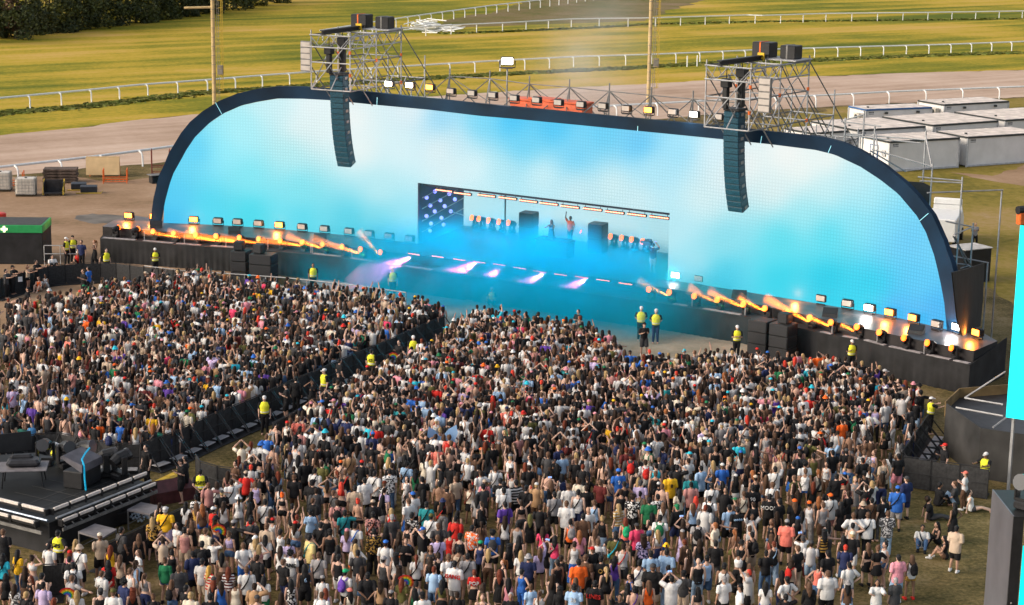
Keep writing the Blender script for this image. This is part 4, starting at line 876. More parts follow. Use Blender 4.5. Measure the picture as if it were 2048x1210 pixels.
def foot_tube(S, sd, g=0.0, out=.25):
    n = S['an', sd]; d = V3(sd*out*.35, 1, 0); d /= np.linalg.norm(d); z = max(.045, n[2]-.045)
    b = V3(n[0], n[1], z)
    return ([b-d*.075, b-d*.05, b+d*.02, b+d*.11, b+d*.175], [.02+g,.036+g,.040+g,.044+g,.022+g], [.02+g,.042+g,.046+g,.030+g,.016+g], V3(1,0,0))
def sweep(tube, n):
    pts, rx, ry, xd = tube; pts = np.array(pts, float); m = len(pts); vs = []; fs = []
    for i in range(m):
        t = pts[min(i+1, m-1)]-pts[max(i-1, 0)]; t = t/max(1e-9, np.linalg.norm(t)); x = xd-t*t.dot(xd); x = x/max(1e-9, np.linalg.norm(x)); y = np.cross(t, x)
        for k in range(n):
            a = 2*math.pi*(k+.5)/n; vs.append(pts[i]+x*math.cos(a)*rx[i]+y*math.sin(a)*ry[i])
    for i in range(m-1):
        for k in range(n):
            j = (k+1) % n; fs.append((i*n+k, i*n+j, i*n+n+j, i*n+n+k))
    vs.append(pts[0]-(pts[1]-pts[0])/max(1e-9, np.linalg.norm(pts[1]-pts[0]))*min(rx[0], ry[0])*.35); vs.append(pts[-1]+(pts[-1]-pts[-2])/max(1e-9, np.linalg.norm(pts[-1]-pts[-2]))*min(rx[-1], ry[-1])*.35)
    for k in range(n):
        j = (k+1) % n; fs.append((m*n, j, k)); fs.append((m*n+1, (m-1)*n+k, (m-1)*n+j))
    return vs, fs
def egg(c, r, n=8, m=6):
    b = MB(); b.ball((0,0,0), 1, n, m); return [V3(c[0]+v[0]*r[0], c[1]+v[1]*r[1], c[2]+v[2]*r[2]) for v in b.v], b.f
def tegg(S, c, r, n=8, m=6): return egg(S['T'](c), r, n, m)
def shapes(S, sex, part, typ, n):
    """pieces (verts, faces) of one body part or garment"""
    f = sex == 'f'; T = S['T']; tb = []; eg = []; X = V3(1,0,0); lo = n <= 6; hn = 6 if lo else 12; hm = 4 if lo else 9
    if part == 'body':
        tb += body_tubes(S, sex)[0]
        tb.append(([T((0,-.02,1.40)), T((0,-.008,1.47)), T((0,.008,1.56))], [.06,.052,.05] if not f else [.052,.044,.043], [.06,.055,.052] if not f else [.052,.046,.045], X))
        for sd in (1, -1): tb += [arm_tube(S, sd, f), leg_tube(S, sd, f), foot_tube(S, sd)]
        eg.append(tegg(S, (0,.02,1.64), (.074,.094,.112), hn, hm))
        if not lo:
            eg += [tegg(S, (0,.052,1.572), (.052,.05,.05), 10, 7), tegg(S, (0,.118,1.622), (.014,.022,.024), 8, 6), tegg(S, (.076,.012,1.63), (.012,.022,.032), 8, 6), tegg(S, (-.076,.012,1.63), (.012,.022,.032), 8, 6)]
            if f: eg += [tegg(S, (.07,.085,1.295), (.062,.055,.06), 8, 6), tegg(S, (-.07,.085,1.295), (.062,.055,.06), 8, 6)]
        if lo:
            for sd in (1, -1): w, e = S['wr', sd], S['el', sd]; d = (w-e)/np.linalg.norm(w-e); tb.append(([w, w+d*.07, w+d*.15], [.028,.042,.02], [.026,.03,.015], V3(.3,1,.2)))
    elif part == 'top':
        t, prof, yo = body_tubes(S, sex, .014)
        z0 = dict(tee=.84, over=.76, tank=.85, long=.83, crop=1.10, bra=1.20, dress=.70, vest=.98, croptee=1.12)[typ]; ext = .02 if typ == 'over' else .0
        hi = 1.475 if typ not in ('tank','crop','bra','dress') else 1.40
        zs = [z0]+[p[0] for p in prof if z0+.03 < p[0] < hi]
        if hi < 1.45: zs.append(hi)
        P_ = [(interp(z, [(p[0], p[1]) for p in prof]), interp(z, [(p[0], p[2]) for p in prof]), interp(z, [(p[0], y) for p, y in zip(prof, yo)])) if z > .93 else (prof[1][1], prof[1][2], yo[1]) for z in zs]
        loose = dict(tee=.020, over=.042, tank=.014, long=.022, crop=.012, bra=.011, dress=.018, vest=.040, croptee=.018)[typ]
        rx = [p[0]+loose for p in P_]; ry = [p[1]+loose for p in P_]
        if typ in ('tee','over','long'): 
            for i, z in enumerate(zs): 
                if z < 1.2: m_ = interp(1.2, [(p[0], p[1]) for p in prof]); rx[i] = max(rx[i], m_+loose*(1 if f else 1.3)); ry[i] = max(ry[i], .105+loose)
        if f and typ != 'over':
            for i, z in enumerate(zs):
                if 1.24 < z < 1.36: ry[i] += .018
        tb.append(([T((0, p[2], z)) for p, z in zip(P_, zs)], rx, ry, X))
        if typ == 'dress': tb.append(([T((0,-.005,.95)), T((0,0,.75)), T((0,0,.52))], [.185,.22,.25], [.135,.165,.19], X))
        for sd in (1, -1):
            if typ in ('tee','croptee'): tb.append(arm_tube(S, sd, f, .020, .40))
            elif typ == 'over': tb.append(arm_tube(S, sd, f, .034, .5))
            elif typ == 'long': tb.append(arm_tube(S, sd, f, .016))
            elif typ in ('tank','dress','bra','crop','vest'):
                w_ = .018 if typ in ('bra','crop') else .030 if typ != 'vest' else .07
                tb.append(([T((sd*.085,.085,1.33)), T((sd*.088,.03,1.45)), T((sd*.085,-.05,1.44)), T((sd*.075,-.095,1.33))], [w_]*4, [.014]*4, X))
    elif part == 'bottom':
        z1 = 1.01 if f else .97
        if typ in ('pants','shorts','wide','hot'):
            tb.append(([V3(0,-.006,.83+S['dz']), V3(0,-.01,.93+S['dz']), V3(0,0,z1+S['dz'])], [.15,.182 if f else .175,.166 if not f else .152], [.115,.134,.122], X))
            for sd in (1, -1): tb.append(leg_tube(S, sd, f, *{'pants': (.014,1.0,.006), 'shorts': (.020,.5,.030), 'wide': (.018,1.0,.055), 'hot': (.016,.3,.008)}[typ]))
        elif typ in ('skirt','lskirt'):
            k = V3(0, S['kn',1][1]*.5+S['kn',-1][1]*.5, 0); zb = .62 if typ == 'skirt' else .18
            tb.append(([V3(0,0,z1+S['dz']), V3(0,-.01,.92+S['dz']), V3(0,0,.92*.5+zb*.5+S['dz']*.8), V3(k[0],k[1]*.5,zb+S['dz']*.7)], [.150,.186,.205 if typ == 'skirt' else .21,.235 if typ == 'skirt' else .26], [.122,.138,.155,.185], X))
    elif part == 'hair':
        if typ != '0':
            eg.append(tegg(S, (0,-.012,1.668), (.086,.100,.096) if typ not in 'cC' else (.105,.115,.11), hn, hm)); eg.append(tegg(S, (0,-.05,1.61), (.078,.062,.075), hn, hm))
        if typ in 'lC':
            w = 1.0 if typ == 'l' else 1.3
            tb.append(([T((0,-.035,1.70)), T((0,-.085,1.62)), T((0,-.098,1.48)), T((0,-.128,1.36)), T((0,-.135,1.22))], [.06,.080*w,.086*w,.078*w,.035], [.04,.040,.034*w,.028*w,.012], X))
            for sd in (1, -1): tb.append(([T((sd*.06,.0,1.69)), T((sd*.080,-.02,1.60)), T((sd*.085,-.05,1.47)), T((sd*.075,-.09,1.36))], [.025,.026,.028*w,.014], [.035,.038,.032,.014], X))
        if typ == 'p': tb.append(([T((0,-.09,1.70)), T((0,-.15,1.69)), T((0,-.17,1.56)), T((0,-.165,1.40)), T((0,-.15,1.24))], [.025,.034,.042,.034,.012], [.025,.034,.036,.028,.012], X))
        if typ == 'b': eg.append(tegg(S, (0,-.075,1.755), (.052,.052,.048), hn, hm))
        if typ in 'cC' and not lo:
            q = random.Random(3)
            for i in range(22):
                a = q.uniform(0, 6.28); z = q.uniform(-.06, .10); rr = .10*math.sqrt(max(.1, 1-(z/.12)**2)); y = math.sin(a)*rr
                if y < .06: eg.append(tegg(S, (math.cos(a)*rr, y-.02, 1.67+z), (.035,.035,.033), 7, 5))
    elif part == 'hat':
        if typ == 'cap': eg += [tegg(S, (0,-.006,1.690), (.092,.108,.080), hn, hm), tegg(S, (0,.125,1.665), (.068,.082,.012), hn, 4)]
        elif typ == 'bkt': eg += [tegg(S, (0,-.004,1.70), (.092,.105,.085), hn, hm)]; tb.append(([T((0,0,1.70)), T((0,0,1.66)), T((0,0,1.635))], [.095,.125,.155], [.105,.138,.168], X))
    elif part == 'strap':
        pts = [(.10,-.01,1.475), (.075,-.09,1.42), (.02,-.142,1.28), (-.07,-.138,1.14), (-.165,-.075,1.0), (-.19,.02,.96), (-.13,.12,1.04), (-.03,.158,1.18), (.05,.150,1.32), (.095,.075,1.44), (.10,-.01,1.475)]
        tb.append(([T(p) for p in pts], [.024]*11, [.010]*11, V3(0,0,1))); eg.append(tegg(S, (-.20,-.03,.93), (.055,.09,.075), hn, 5))
    elif part == 'backpack':
        eg += [tegg(S, (0,-.205,1.22), (.160,.095,.235), hn, hm), tegg(S, (0,-.285,1.13), (.12,.05,.10), hn, 5)]
        for sd in (1, -1): tb.append(([T((sd*.10,-.14,1.40)), T((sd*.11,-.02,1.475)), T((sd*.115,.10,1.38)), T((sd*.13,.12,1.2))], [.026]*4, [.012]*4, X))
    elif part == 'shoe':
        for sd in ((1,) if typ == 'r' else (-1,)): tb.append(foot_tube(S, sd, .012)); tb.append(([S['an', sd]+V3(0,0,.04), S['an', sd]-V3(0,0,.02)], [.046,.05], [.05,.055], X))
    out = [sweep(t, n) for t in tb]+eg
    return out
def joined(pieces):
    v = []; f = []
    for a, b in pieces: o = len(v); v += [tuple(q) for q in a]; f += [tuple(i+o for i in g) for g in b]
    return v, f
def fused(name, pieces, m, voxel=.019, ratio=.30, smooth=4):
    """grow the pieces together into one continuous skin"""
    v, f = joined(pieces); me = bpy.data.meshes.new(name); me.from_pydata(v, [], f); o = bpy.data.objects.new('t', me); COL.objects.link(o)
    r = o.modifiers.new('r', 'REMESH'); r.mode = 'VOXEL'; r.voxel_size = voxel; s = o.modifiers.new('s', 'SMOOTH'); s.iterations = smooth; s.factor = .5; d = o.modifiers.new('d', 'DECIMATE'); d.ratio = ratio
    dg = bpy.context.evaluated_depsgraph_get(); out = bpy.data.meshes.new_from_object(o.evaluated_get(dg)); bpy.data.objects.remove(o); bpy.data.meshes.remove(me)
    out.name = name; out.materials.clear(); out.materials.append(m); out.polygons.foreach_set('use_smooth', [True]*len(out.polygons)); return out
def hand_pieces(S, sd):
    w, e = S['wr', sd], S['el', sd]; d = (w-e)/np.linalg.norm(w-e); up = V3(0, 1, .3); x = up-d*d.dot(up); x /= np.linalg.norm(x); y = np.cross(d, x); out = []
    out.append(sweep(([w-d*.012, w+d*.03, w+d*.085], [.026,.040,.038], [.022,.018,.015], x), 8))
    for k, l in enumerate((.068,.078,.072,.056)):
        b = w+d*.082+x*(.030-.020*k); c = y*(-sd)
        out.append(sweep(([b, b+d*l*.5+c*.006, b+d*l*.85+c*.022, b+d*l+c*.034], [.0095,.0088,.008,.006], [.0095,.0088,.008,.006], y), 6))
    b = w+d*.03+x*.035; out.append(sweep(([b, b+d*.035+x*.022, b+d*.062+x*.026], [.012,.0105,.007], [.012,.0105,.007], y), 6))
    return out
_mesh = {}
def PM(part, typ, pose, sex, pat='cloth'):
    k = (part, typ, pose if part not in ('hair','hat') or pose in ('sit','sitlean','squat') else 'stand', sex, pat)
    if k in _mesh: return _mesh[k]
    S = skeleton(k[2], sex)
    if part == 'body':
        me = fused('body', shapes(S, sex, 'body', '', 14), CM('skin'), .017, .34, 3)
        v, f = joined([p for sd in (1, -1) for p in hand_pieces(S, sd)]+[tegg(S, (sx,.106,1.648), (.012,.008,.008), 6, 4) for sx in (.031,-.031)]+[tegg(S, (0,.106,1.578), (.024,.008,.007), 6, 4)])
        bm = bmesh.new(); bm.from_mesh(me); n0 = len(bm.faces); vs = [bm.verts.new(q) for q in v]
        fl = [bm.faces.new([vs[i] for i in g]) for g in f]; ne = len(egg((0,0,0), (1,1,1), 6, 4)[1])
        for g in fl: g.smooth = True
        for g in fl[-3*ne:-ne]: g.material_index = 1
        for g in fl[-ne:]: g.material_index = 2
        bm.to_mesh(me); bm.free(); me.materials.append(M_eye); me.materials.append(M_lip)
    elif part in ('top', 'bottom'): me = fused(part, shapes(S, sex, part, typ, 14), CM(pat), .020, .30, 2)
    elif part == 'hair' and typ in 'lC': me = fused(part, shapes(S, sex, part, typ, 12), CM('hair'), .018, .4, 2)
    else:
        v, f = joined(shapes(S, sex, part, typ, 10)); me = bpy.data.meshes.new(part); me.from_pydata(v, [], f); me.materials.append(CM('hair' if part == 'hair' else 'cloth')); me.polygons.foreach_set('use_smooth', [True]*len(f))
    _mesh[k] = me; return me
HAIRN = dict(s='short', l='long', p='ponytailed', b='bun tied', c='curly', C='long curly')
HNAME = {'s': 'short {} hair', 'l': 'long {} hair', 'p': '{} ponytail', 'b': '{} bun', 'c': 'curly {} hair', 'C': 'long curly {} hair', '0': 'shaved head'}
TN = dict(tee='t-shirt', over='oversized t-shirt', tank='tank top', long='long sleeved top', crop='crop top', bra='bra top', dress='dress', vest='vest', bare='bare torso', croptee='cropped t-shirt')
BN = dict(pants='trousers', shorts='shorts', wide='wide trousers', hot='short shorts', skirt='skirt', lskirt='long skirt')
PN = dict(phone='both hands before chest', oneph='one forearm raised', up='one arm raised', bothup='both arms raised', film='filming overhead', hips='hands on hips', onehip='one hand on hip', cross='arms crossed', behind='hands behind back', hair='one hand at head', bothhead='both hands at head', wide='one arm stretched out', walk='walking', reach='reaching forward', sit='sitting on the ground', sitlean='sitting leaning back', squat='crouching')
LABELS = set(); PEOPLE = []
STAGE_T = P(1100, 500, 0)
def cname(c): return PAL[c][0]
def describe(d, level):
    t = d['top']; pat = {'/': 'striped ', '*': 'patterned '}.get(d['pat'][0], '') if d['pat'] != 'cloth' else ''
    s = 'person in ' + (f"{cname(d['tc'])} {pat}{TN[t]}" if t != 'bare' else 'no shirt')
    if t != 'dress' and d.get('bot'): s += f" and {cname(d['bc'])} {BN[d['bot']]}"
    ex = []
    if d.get('vest'): s = f"guard in yellow vest and {'white cap' if d.get('hat') else 'no cap'}"
    if d.get('text'): ex.append(f"{d['text']} on the back")
    if d.get('hat') and not d.get('vest'): ex.append(f"{cname(d['hatc'])} {'cap' if d['hat'] == 'cap' else 'bucket hat'}")
    if d.get('pack'): ex.append(f"{cname(d['packc'])} backpack")
    elif d.get('strap') and level > 0: ex.append('cross body strap')
    if d['hair'] and (not d.get('hat')) and not d.get('vest') and (level > 0 or d['hair'] != 's' or not ex): ex.append(HNAME[d['hair']].format(cname(d['hc'])))
    if d['pose'] in PN and (level > 1 or d['pose'] not in ('oneph', 'phone', 'walk')): ex.append(PN[d['pose']])
    for e in ex:
        q = s+', '+e
        if len(q.replace(',', ' ').split()) <= 16: s = q
    return s
def make_label(d, where=None):
    if d.get('label'): l = d['label']; LABELS.add(l); return l
    for lv in (0, 1, 2):
        l = describe(d, lv)
        if l not in LABELS: LABELS.add(l); return l
    return None
def make_person(d, pos, rz, s, group, shoes=False, skin=None):
    lab = make_label(d)
    if lab is None: return None
    r = empty('person', pos, rz); r.scale = (s*d.get('fat', 1), s*d.get('fat', 1), s); tag(r, lab, 'person', group)
    sex, pose = d['sex'], d['pose']
    def child(name, me, col, parent=r):
        o = bpy.data.objects.new(name, me); COL.objects.link(o); o.parent = parent; o.color = tuple(col)+(1,); return o
    def jit(c): k = rnd.uniform(.85, 1.15); return tuple(min(.85, x*k) for x in PAL[c][1])
    child('body', PM('body', '', pose, sex), skin or rnd.choice(SKIN)); tp = None
    if d['top'] != 'bare':
        tp = child({'tee': 't_shirt', 'over': 't_shirt', 'tank': 'tank_top', 'long': 'sweater', 'crop': 'crop_top', 'bra': 'bra_top', 'dress': 'dress', 'croptee': 't_shirt', 'vest': 'waistcoat'}[d['top']], PM('top', d['top'], pose, sex, d['pat']), jit(d['tc']))
    if d.get('bot') and d['top'] != 'dress': child({'pants': 'trousers', 'wide': 'trousers', 'shorts': 'shorts', 'hot': 'shorts', 'skirt': 'skirt', 'lskirt': 'skirt'}[d['bot']], PM('bottom', d['bot'], pose, sex), jit(d['bc']))
    if d['hair'] not in (None, '0'): child('hair', PM('hair', d['hair'] if not (d.get('hat') and d['hair'] in 'cb') else 's', pose, sex), jit(d['hc']))
    if d.get('hat'): child('cap' if d['hat'] == 'cap' else 'hat', PM('hat', d['hat'], pose, sex), jit(d['hatc']))
    if d.get('strap'): child('crossbody_bag', PM('strap', '', pose, sex), jit(d['strapc'])).scale = (1.16, 1.26, 1) if d['top'] == 'over' else (1.04, 1.08, 1)
    if d.get('pack'): child('backpack', PM('backpack', '', pose, sex), jit(d['packc']))
    if d.get('vest'):
        v = child('vest', PM('top', 'vest', pose, sex), PAL['v'][1]); T = skeleton(pose, sex)['T']
        b = MB(); vs, fs = sweep(([T((0,.0,1.035)), T((0,.002,1.085))], [.196 if sex == 'm' else .18]*2, [.150]*2, V3(1,0,0)), 16); b.add(vs, fs); o = b.build('reflective_band', mat('reflective', (.62,.62,.60), .3), v)
    if d.get('text'): text_mesh(d['text'], d.get('tsz', .2), mat('print_'+d['textc'], PAL[d['textc']][1], .7), 'lettering', v if d.get('vest') else tp, (0, -.158 if d['top'] != 'over' else -.18, 1.24 if d.get('vest') else 1.25), (math.pi/2, 0, 0), .02)
    if shoes:
        sc_ = rnd.choice(['w', 'k', 'w', 'd', 'w']) if not d.get('shoec') else d['shoec']
        for q in 'rl': child('shoe', PM('shoe', q, pose, sex), PAL[sc_][1])
    PEOPLE.append((pos[0], pos[1]))
    if pose == 'film':
        S = skeleton(pose, sex); q = (S['wr', 1]+S['wr', -1])/2+V3(0,.04,.10); c_, s_ = math.cos(rz), math.sin(rz); b = MB(); b.bbox((0,0,0), (.16,.012,.08), .005); f_ = b.build('phone', M_case); b = MB(); b.box((0,-.008,0), (.145,.004,.068)); b.build('display', M_phone, f_)
        f_.location = (pos[0]+(q[0]*c_-q[1]*s_)*s, pos[1]+(q[0]*s_+q[1]*c_)*s, pos[2]+q[2]*s); f_.rotation_euler = (0,0,rz); tag(f_, 'phone held overhead by the '+' '.join(lab.replace(',', '').split()[:11]), 'phone', 'phones held up filming')
    return r
HK = dict(hs='s', hl='l', hp='p', hb='b', hc='c', hC='C')
def parse(tok):
    d = dict(sex=tok[0], top='tee', tc='k', pat='cloth', bot=None, bc='k', hair='s', hc='db', pose='shift'); face_cam = None; shoes = False; s = None
    for t in tok[1:]:
        k, _, v = t.partition('.')
        if k in TN:
            for ch in '/*':
                if ch in v: v, _, c2 = v.partition(ch); d['pat'] = ch+c2
            d['top'] = k; d['tc'] = v or 'k'
        elif k in BN: d['bot'] = k; d['bc'] = v
        elif k in HK: d['hair'] = HK[k]; d['hc'] = v
        elif k == 'h0': d['hair'] = '0'
        elif k in ('cap', 'bkt'): d['hat'] = k; d['hatc'] = v
        elif k == 'st': d['strap'] = 1; d['strapc'] = v or 'k'
        elif k == 'pk': d['pack'] = 1; d['packc'] = v
        elif k[0] == 'x': d['text'] = k[1:].strip("'"); d['textc'] = v
        elif k[0] == '@': d['pose'] = k[1:]
        elif k == 'V': d['vest'] = 1
        elif k == 'F': face_cam = float(v) if v else 0
        elif k == 'S': shoes = True; d['shoec'] = v or None
        elif k == 'fat': d['fat'] = 1.16
        elif k == 'H': s = float(v)/100
    if d['bot'] is None: d['bot'] = 'pants' if d['sex'] == 'm' and rnd.random() < .5 else 'shorts' if d['sex'] == 'm' else rnd.choice(['hot', 'skirt', 'pants', 'shorts']); d['bc'] = rnd.choice(['k', 'k', 'de', 'd', 'be', 'ld'])
    return d, face_cam, shoes, s
REG = {'a': (0, 900), 'b': (500, 900), 'c': (1000, 900), 'd': (1528, 900), 'e': (0, 600), 'f': (500, 600), 'g': (1000, 600), 'h': (1528, 600), 'i': (0, 300), 'j': (500, 300), 'k': (1000, 300), 'l': (1528, 300)}
def put(line, group, gz=0.0):
    tk = line.split(); lab = None
    if '"' in line: lab = line.split('"')[1]; tk = line.split('"')[0].split()
    x0, y0 = REG[tk[0]]; x = x0+float(tk[1])/3.904; y = y0+float(tk[2])/3.904
    d, fc, shoes, s = parse(tk[3:]); 
    if lab: d['label'] = lab
    if s is None: s = rnd.uniform(1.02, 1.08) if d['sex'] == 'm' else rnd.uniform(.93, 1.0)
    hz = 1.64*s if d['pose'] not in ('sit', 'sitlean', 'squat') else (1.64-{'sit': .80, 'sitlean': .80, 'squat': .62}[d['pose']])*s
    p = P(x, y, gz+hz); p.z = gz
    t = STAGE_T-p; rz = math.atan2(t.y, t.x)-math.pi/2+rnd.gauss(0, .3)
    if fc is not None: q = -p; rz = math.atan2(q.y, q.x)-math.pi/2+math.radians(fc)
    r = make_person(d, p, rz, s, group, shoes)
    if r is None:
        for k in range(12):
            d['pose'] = rnd.choice(['stand', 'oneph', 'phone', 'cross', 'hips', 'hair', 'behind', 'up']); d['strap'] = 1; d['strapc'] = 'k'
            r = make_person(d, p, rz, s, group, shoes)
            if r: break
    return r
# ------------------------------------------------------------------ staff, performers
G_STAFF = 'guards and crew around the stage'
for l in '''i 305 660 m tee.k pants.k cap.w V @oneph F.40 "guard in yellow vest and white cap beside the green topped booth"
i 515 695 m tee.k pants.k cap.w V @shift F.60 "guard in yellow vest, white cap, left of two behind the front barrier"
i 567 682 m tee.k pants.k cap.k V @stand F.20 "guard in yellow vest and black cap, right of two behind the front barrier"
i 635 718 m tee.n pants.k hs.k @stand F.-20 "person in navy t-shirt standing beside the guard pair behind the front barrier"
i 738 716 f tank.k wide.k hp.gi @walk F.-70 "ginger haired person in black walking past the left end of the stage"
i 828 782 m tee.k pants.k hs.k V @lean F.30 "bareheaded guard in yellow vest by the left corner of the stage skirt"
i 1210 780 m tee.k pants.k cap.w V @cross F.10 "guard with arms crossed before the left part of the stage skirt"
j 492 900 m tee.k pants.k hs.k V @stand F.5 "bareheaded guard in yellow vest beside the left speaker stacks"
j 1114 935 m tee.k pants.k cap.w V @stand F.5 "guard in yellow vest standing in blue smoke left of the camera tripod"
j 1893 1085 m tee.k pants.k cap.w V @squat F.-20 "guard in yellow vest crouching at the foot of the camera tripod"
j 1830 925 m tank.w shorts.be hs.br @reach F.150 "camera operator in pale clothes working the tripod in the smoke"
g 1104 68 m tee.k pants.k cap.w V @behind F.0 H.112 "left guard of the pair standing in the pit, yellow vest"
g 1220 88 m tee.k pants.n cap.w V @behind F.0 H.112 "right guard of the pair standing in the pit, yellow vest"
g 1127 192 m tee.k shorts.d cap.k @phone F.20 S.w "person in black t-shirt with pale drop print in front of two guards"
g 1853 215 m tee.k pants.k cap.w V @cross F.10 "guard with arms crossed beside the right speaker stacks"
h 688 328 m tee.k pants.k cap.w V @oneph F.20 "guard in yellow vest drinking in front of the right stage skirt"
h 1308 775 m tee.k pants.k cap.w V @reach F.120 "guard in yellow vest leaning on the right side barrier"
f 1275 295 m tee.k pants.k cap.w V @shift F.0 "guard in yellow vest in the aisle nearest the pit"
f 948 400 m tee.k pants.k hs.k V @stand x12.k "guard with number twelve on yellow vest in the barrier aisle"
f 580 555 m tee.k pants.k cap.w V @stand F.-60 "guard in yellow vest turned sideways in the middle of the aisle"
f 112 768 m tee.k pants.k cap.w V @stand F.0 "guard in yellow vest and white cap in the aisle by green bags"
e 434 1135 m tee.k pants.k cap.w V xGPS.k @stand "guard with GPS vest just behind the light platform"
a 1563 170 m tee.k pants.k hs.k V xGPS.k @behind S.k "guard with GPS vest beside the maroon covered case"
a 452 650 m tee.k pants.k hs.k V xGPS.k @hips "guard with GPS vest in front of the light platform corner"
d 1733 40 m tee.k pants.k cap.w V @reach F.-30 "guard in yellow vest reaching over the right front barrier"
h 1412 1140 m tee.k pants.k cap.r @oneph F.-60 "guard in black with red helmet behind the right front barrier"
a 1140 -20 m tee.k pants.k hs.k @stand F.-50 S.k "person in black crew clothes standing by the platform steps"
a 1445 70 m tee.k pants.k hs.k @phone F.-110 S.k "right one of two crew in black by the yellow cable ramp"
a 1412 92 m tee.k shorts.k cap.k @phone F.-70 "left one of two crew in black by the yellow cable ramp"
a 25 640 m tee.k pants.k hs.br @oneph F.160 "crew person in black with cyan stripe left of the platform"
f 1165 330 m tee.k pants.k hs.k @oneph F.-40 "crew person in black with drop print in the aisle near the pit"
f 700 475 m tee.k pants.k hs.k @stand F.120 "crew person in black leaning on the aisle barrier"
f 690 575 m tee.k pants.k cap.k @cross F.10 "crew person in black cap, arms crossed, in the aisle"
f 283 670 m tee.k shorts.k cap.k @phone F.-90 "crew person in black cap facing along the aisle"
f 358 615 m long.k pants.k hs.k @stand F.170 "crew person in black jacket with radio in the aisle"
f 485 645 f tee.k pants.k hb.k @hair F.0 "crew person in black with drop print, hand at head"
f 1780 95 f tee.k shorts.k hl.k @stand F.0 "crew person in black with drop print, left in the smoky pit"
f 1865 80 m tee.k shorts.k hs.k @phone F.-60 "crew person in dark t-shirt second in the smoky pit"
g 612 90 m tee.k shorts.k hs.k @cross F.-40 "crew person in dark t-shirt standing alone in the blue smoke"
g 1600 425 m tee.k shorts.k cap.k @up F.0 "person in black raising a pale cap, drop print on shirt"
h 945 560 m tee.k pants.k cap.lg @shift F.100 "crew person in black with grey cap at the right end of the stage"
l 1652 580 m tee.g pants.k hs.bl @phone F.30 S.k "blond person in grey t-shirt standing on grass behind the stage"
l 830 40 m tee.k pants.k hs.k @sit F.200 "person in black sitting among the scaffold behind the arch"
i 1515 935 f tank.k hot.k hs.br @up "person in black tank top on a companion's shoulders at the crowd's back left edge"
i 690 925 m tee.b shorts.k hs.k @stand F.-120 S.w "person in blue t-shirt standing in the gap by the front barrier"
i 650 945 m tee.k shorts.k hs.br @phone F.-60 "person in black next to the blue shirted person by the barrier"
i 607 800 m vest.r pants.k cap.w @sit F.0 "person in red vest and white cap sitting behind the front barrier"
i 405 830 m tee.w shorts.k hs.k @sit F.20 "medic in white top and red vest sitting by the booth railing"
i 278 872 m tee.k pants.k hs.k @reach F.60 "person in black leaning on the far left barrier"
i 215 910 f tank.be hot.k hl.br @reach F.60 "long haired person leaning on the far left barrier"
i 97 915 m tee.k pants.k cap.k @reach F.60 "person in black cap at the far left barrier"
i 45 945 m tee.d pants.k hs.k @reach F.60 "person in dark t-shirt, outermost at the far left barrier"
i 305 1000 f tank.o hot.be hp.br @sit F.-30 "person in orange top sitting against the left barrier"
i 358 978 f tank.w shorts.w hl.k @sit F.-30 "person in white tank top sitting against the left barrier"
i 200 1085 m tee.k shorts.k cap.k @sitlean F.-90 "person in black sitting on dirt with legs stretched, far left"'''.split('\n'):
    put(l, G_STAFF, gz=8.2 if l.startswith('l 830') else 0.0)
def on_deck(px, py, z, line, lab):
    d, fc, sh, s = parse(line.split()); d['label'] = lab; s = s or 1.03; p = P(px, py, z+1.64*s); p.z = z; q = -p
    make_person(d, p, math.atan2(q.y, q.x)-math.pi/2+math.radians(fc or 0), s, 'people on the stage', False)
on_deck(1103, 443, DZ+.45, 'f dress.k hl.br @reach F.-25', 'long haired performer bending over the players at the booth')
on_deck(1141, 436, DZ+.45, 'm tee.o pants.k hs.br @up F.-30', 'performer in pale shirt with one arm raised behind the booth')
on_deck(1307, 490, DZ, 'm tee.n shorts.be hs.k @film F.160', 'camera operator in dark top and beige shorts at the deck edge')
b = MB(); b.bbox((0,0,0), (.3,.55,.28), .03); b.tube([(0,.25,.02), (0,.5,.02)], .09, 10); b.box((.18,0,.05), (.06,.3,.2)); b.box((0,-.1,.2), (.08,.3,.1)); o = b.build('video_camera', M_case); o.location = P(1296, 486, DZ+1.75); o.rotation_euler = (0,0,.9); tag(o, 'black video camera on the shoulder of the operator at the deck edge', 'camera')
p = P(975, 598, 0); r = empty('camera_tripod', p); tag(r, 'tall pale tripod with camera on a platform in the smoky pit', 'tripod')
for k in range(3): a = 2.1*k+.5; part_tube('leg', (math.cos(a)*.75, math.sin(a)*.75, .08), (0,0,1.75), .035, M_white, r)
b = MB(); b.bbox((0,0,1.9), (.25,.55,.3), .03); b.build('camera', M_case, r); b = MB(); b.bbox((-.2,.1,.04), (2.2,1.6,.08), .02); b.build('platform', M_pale, r)
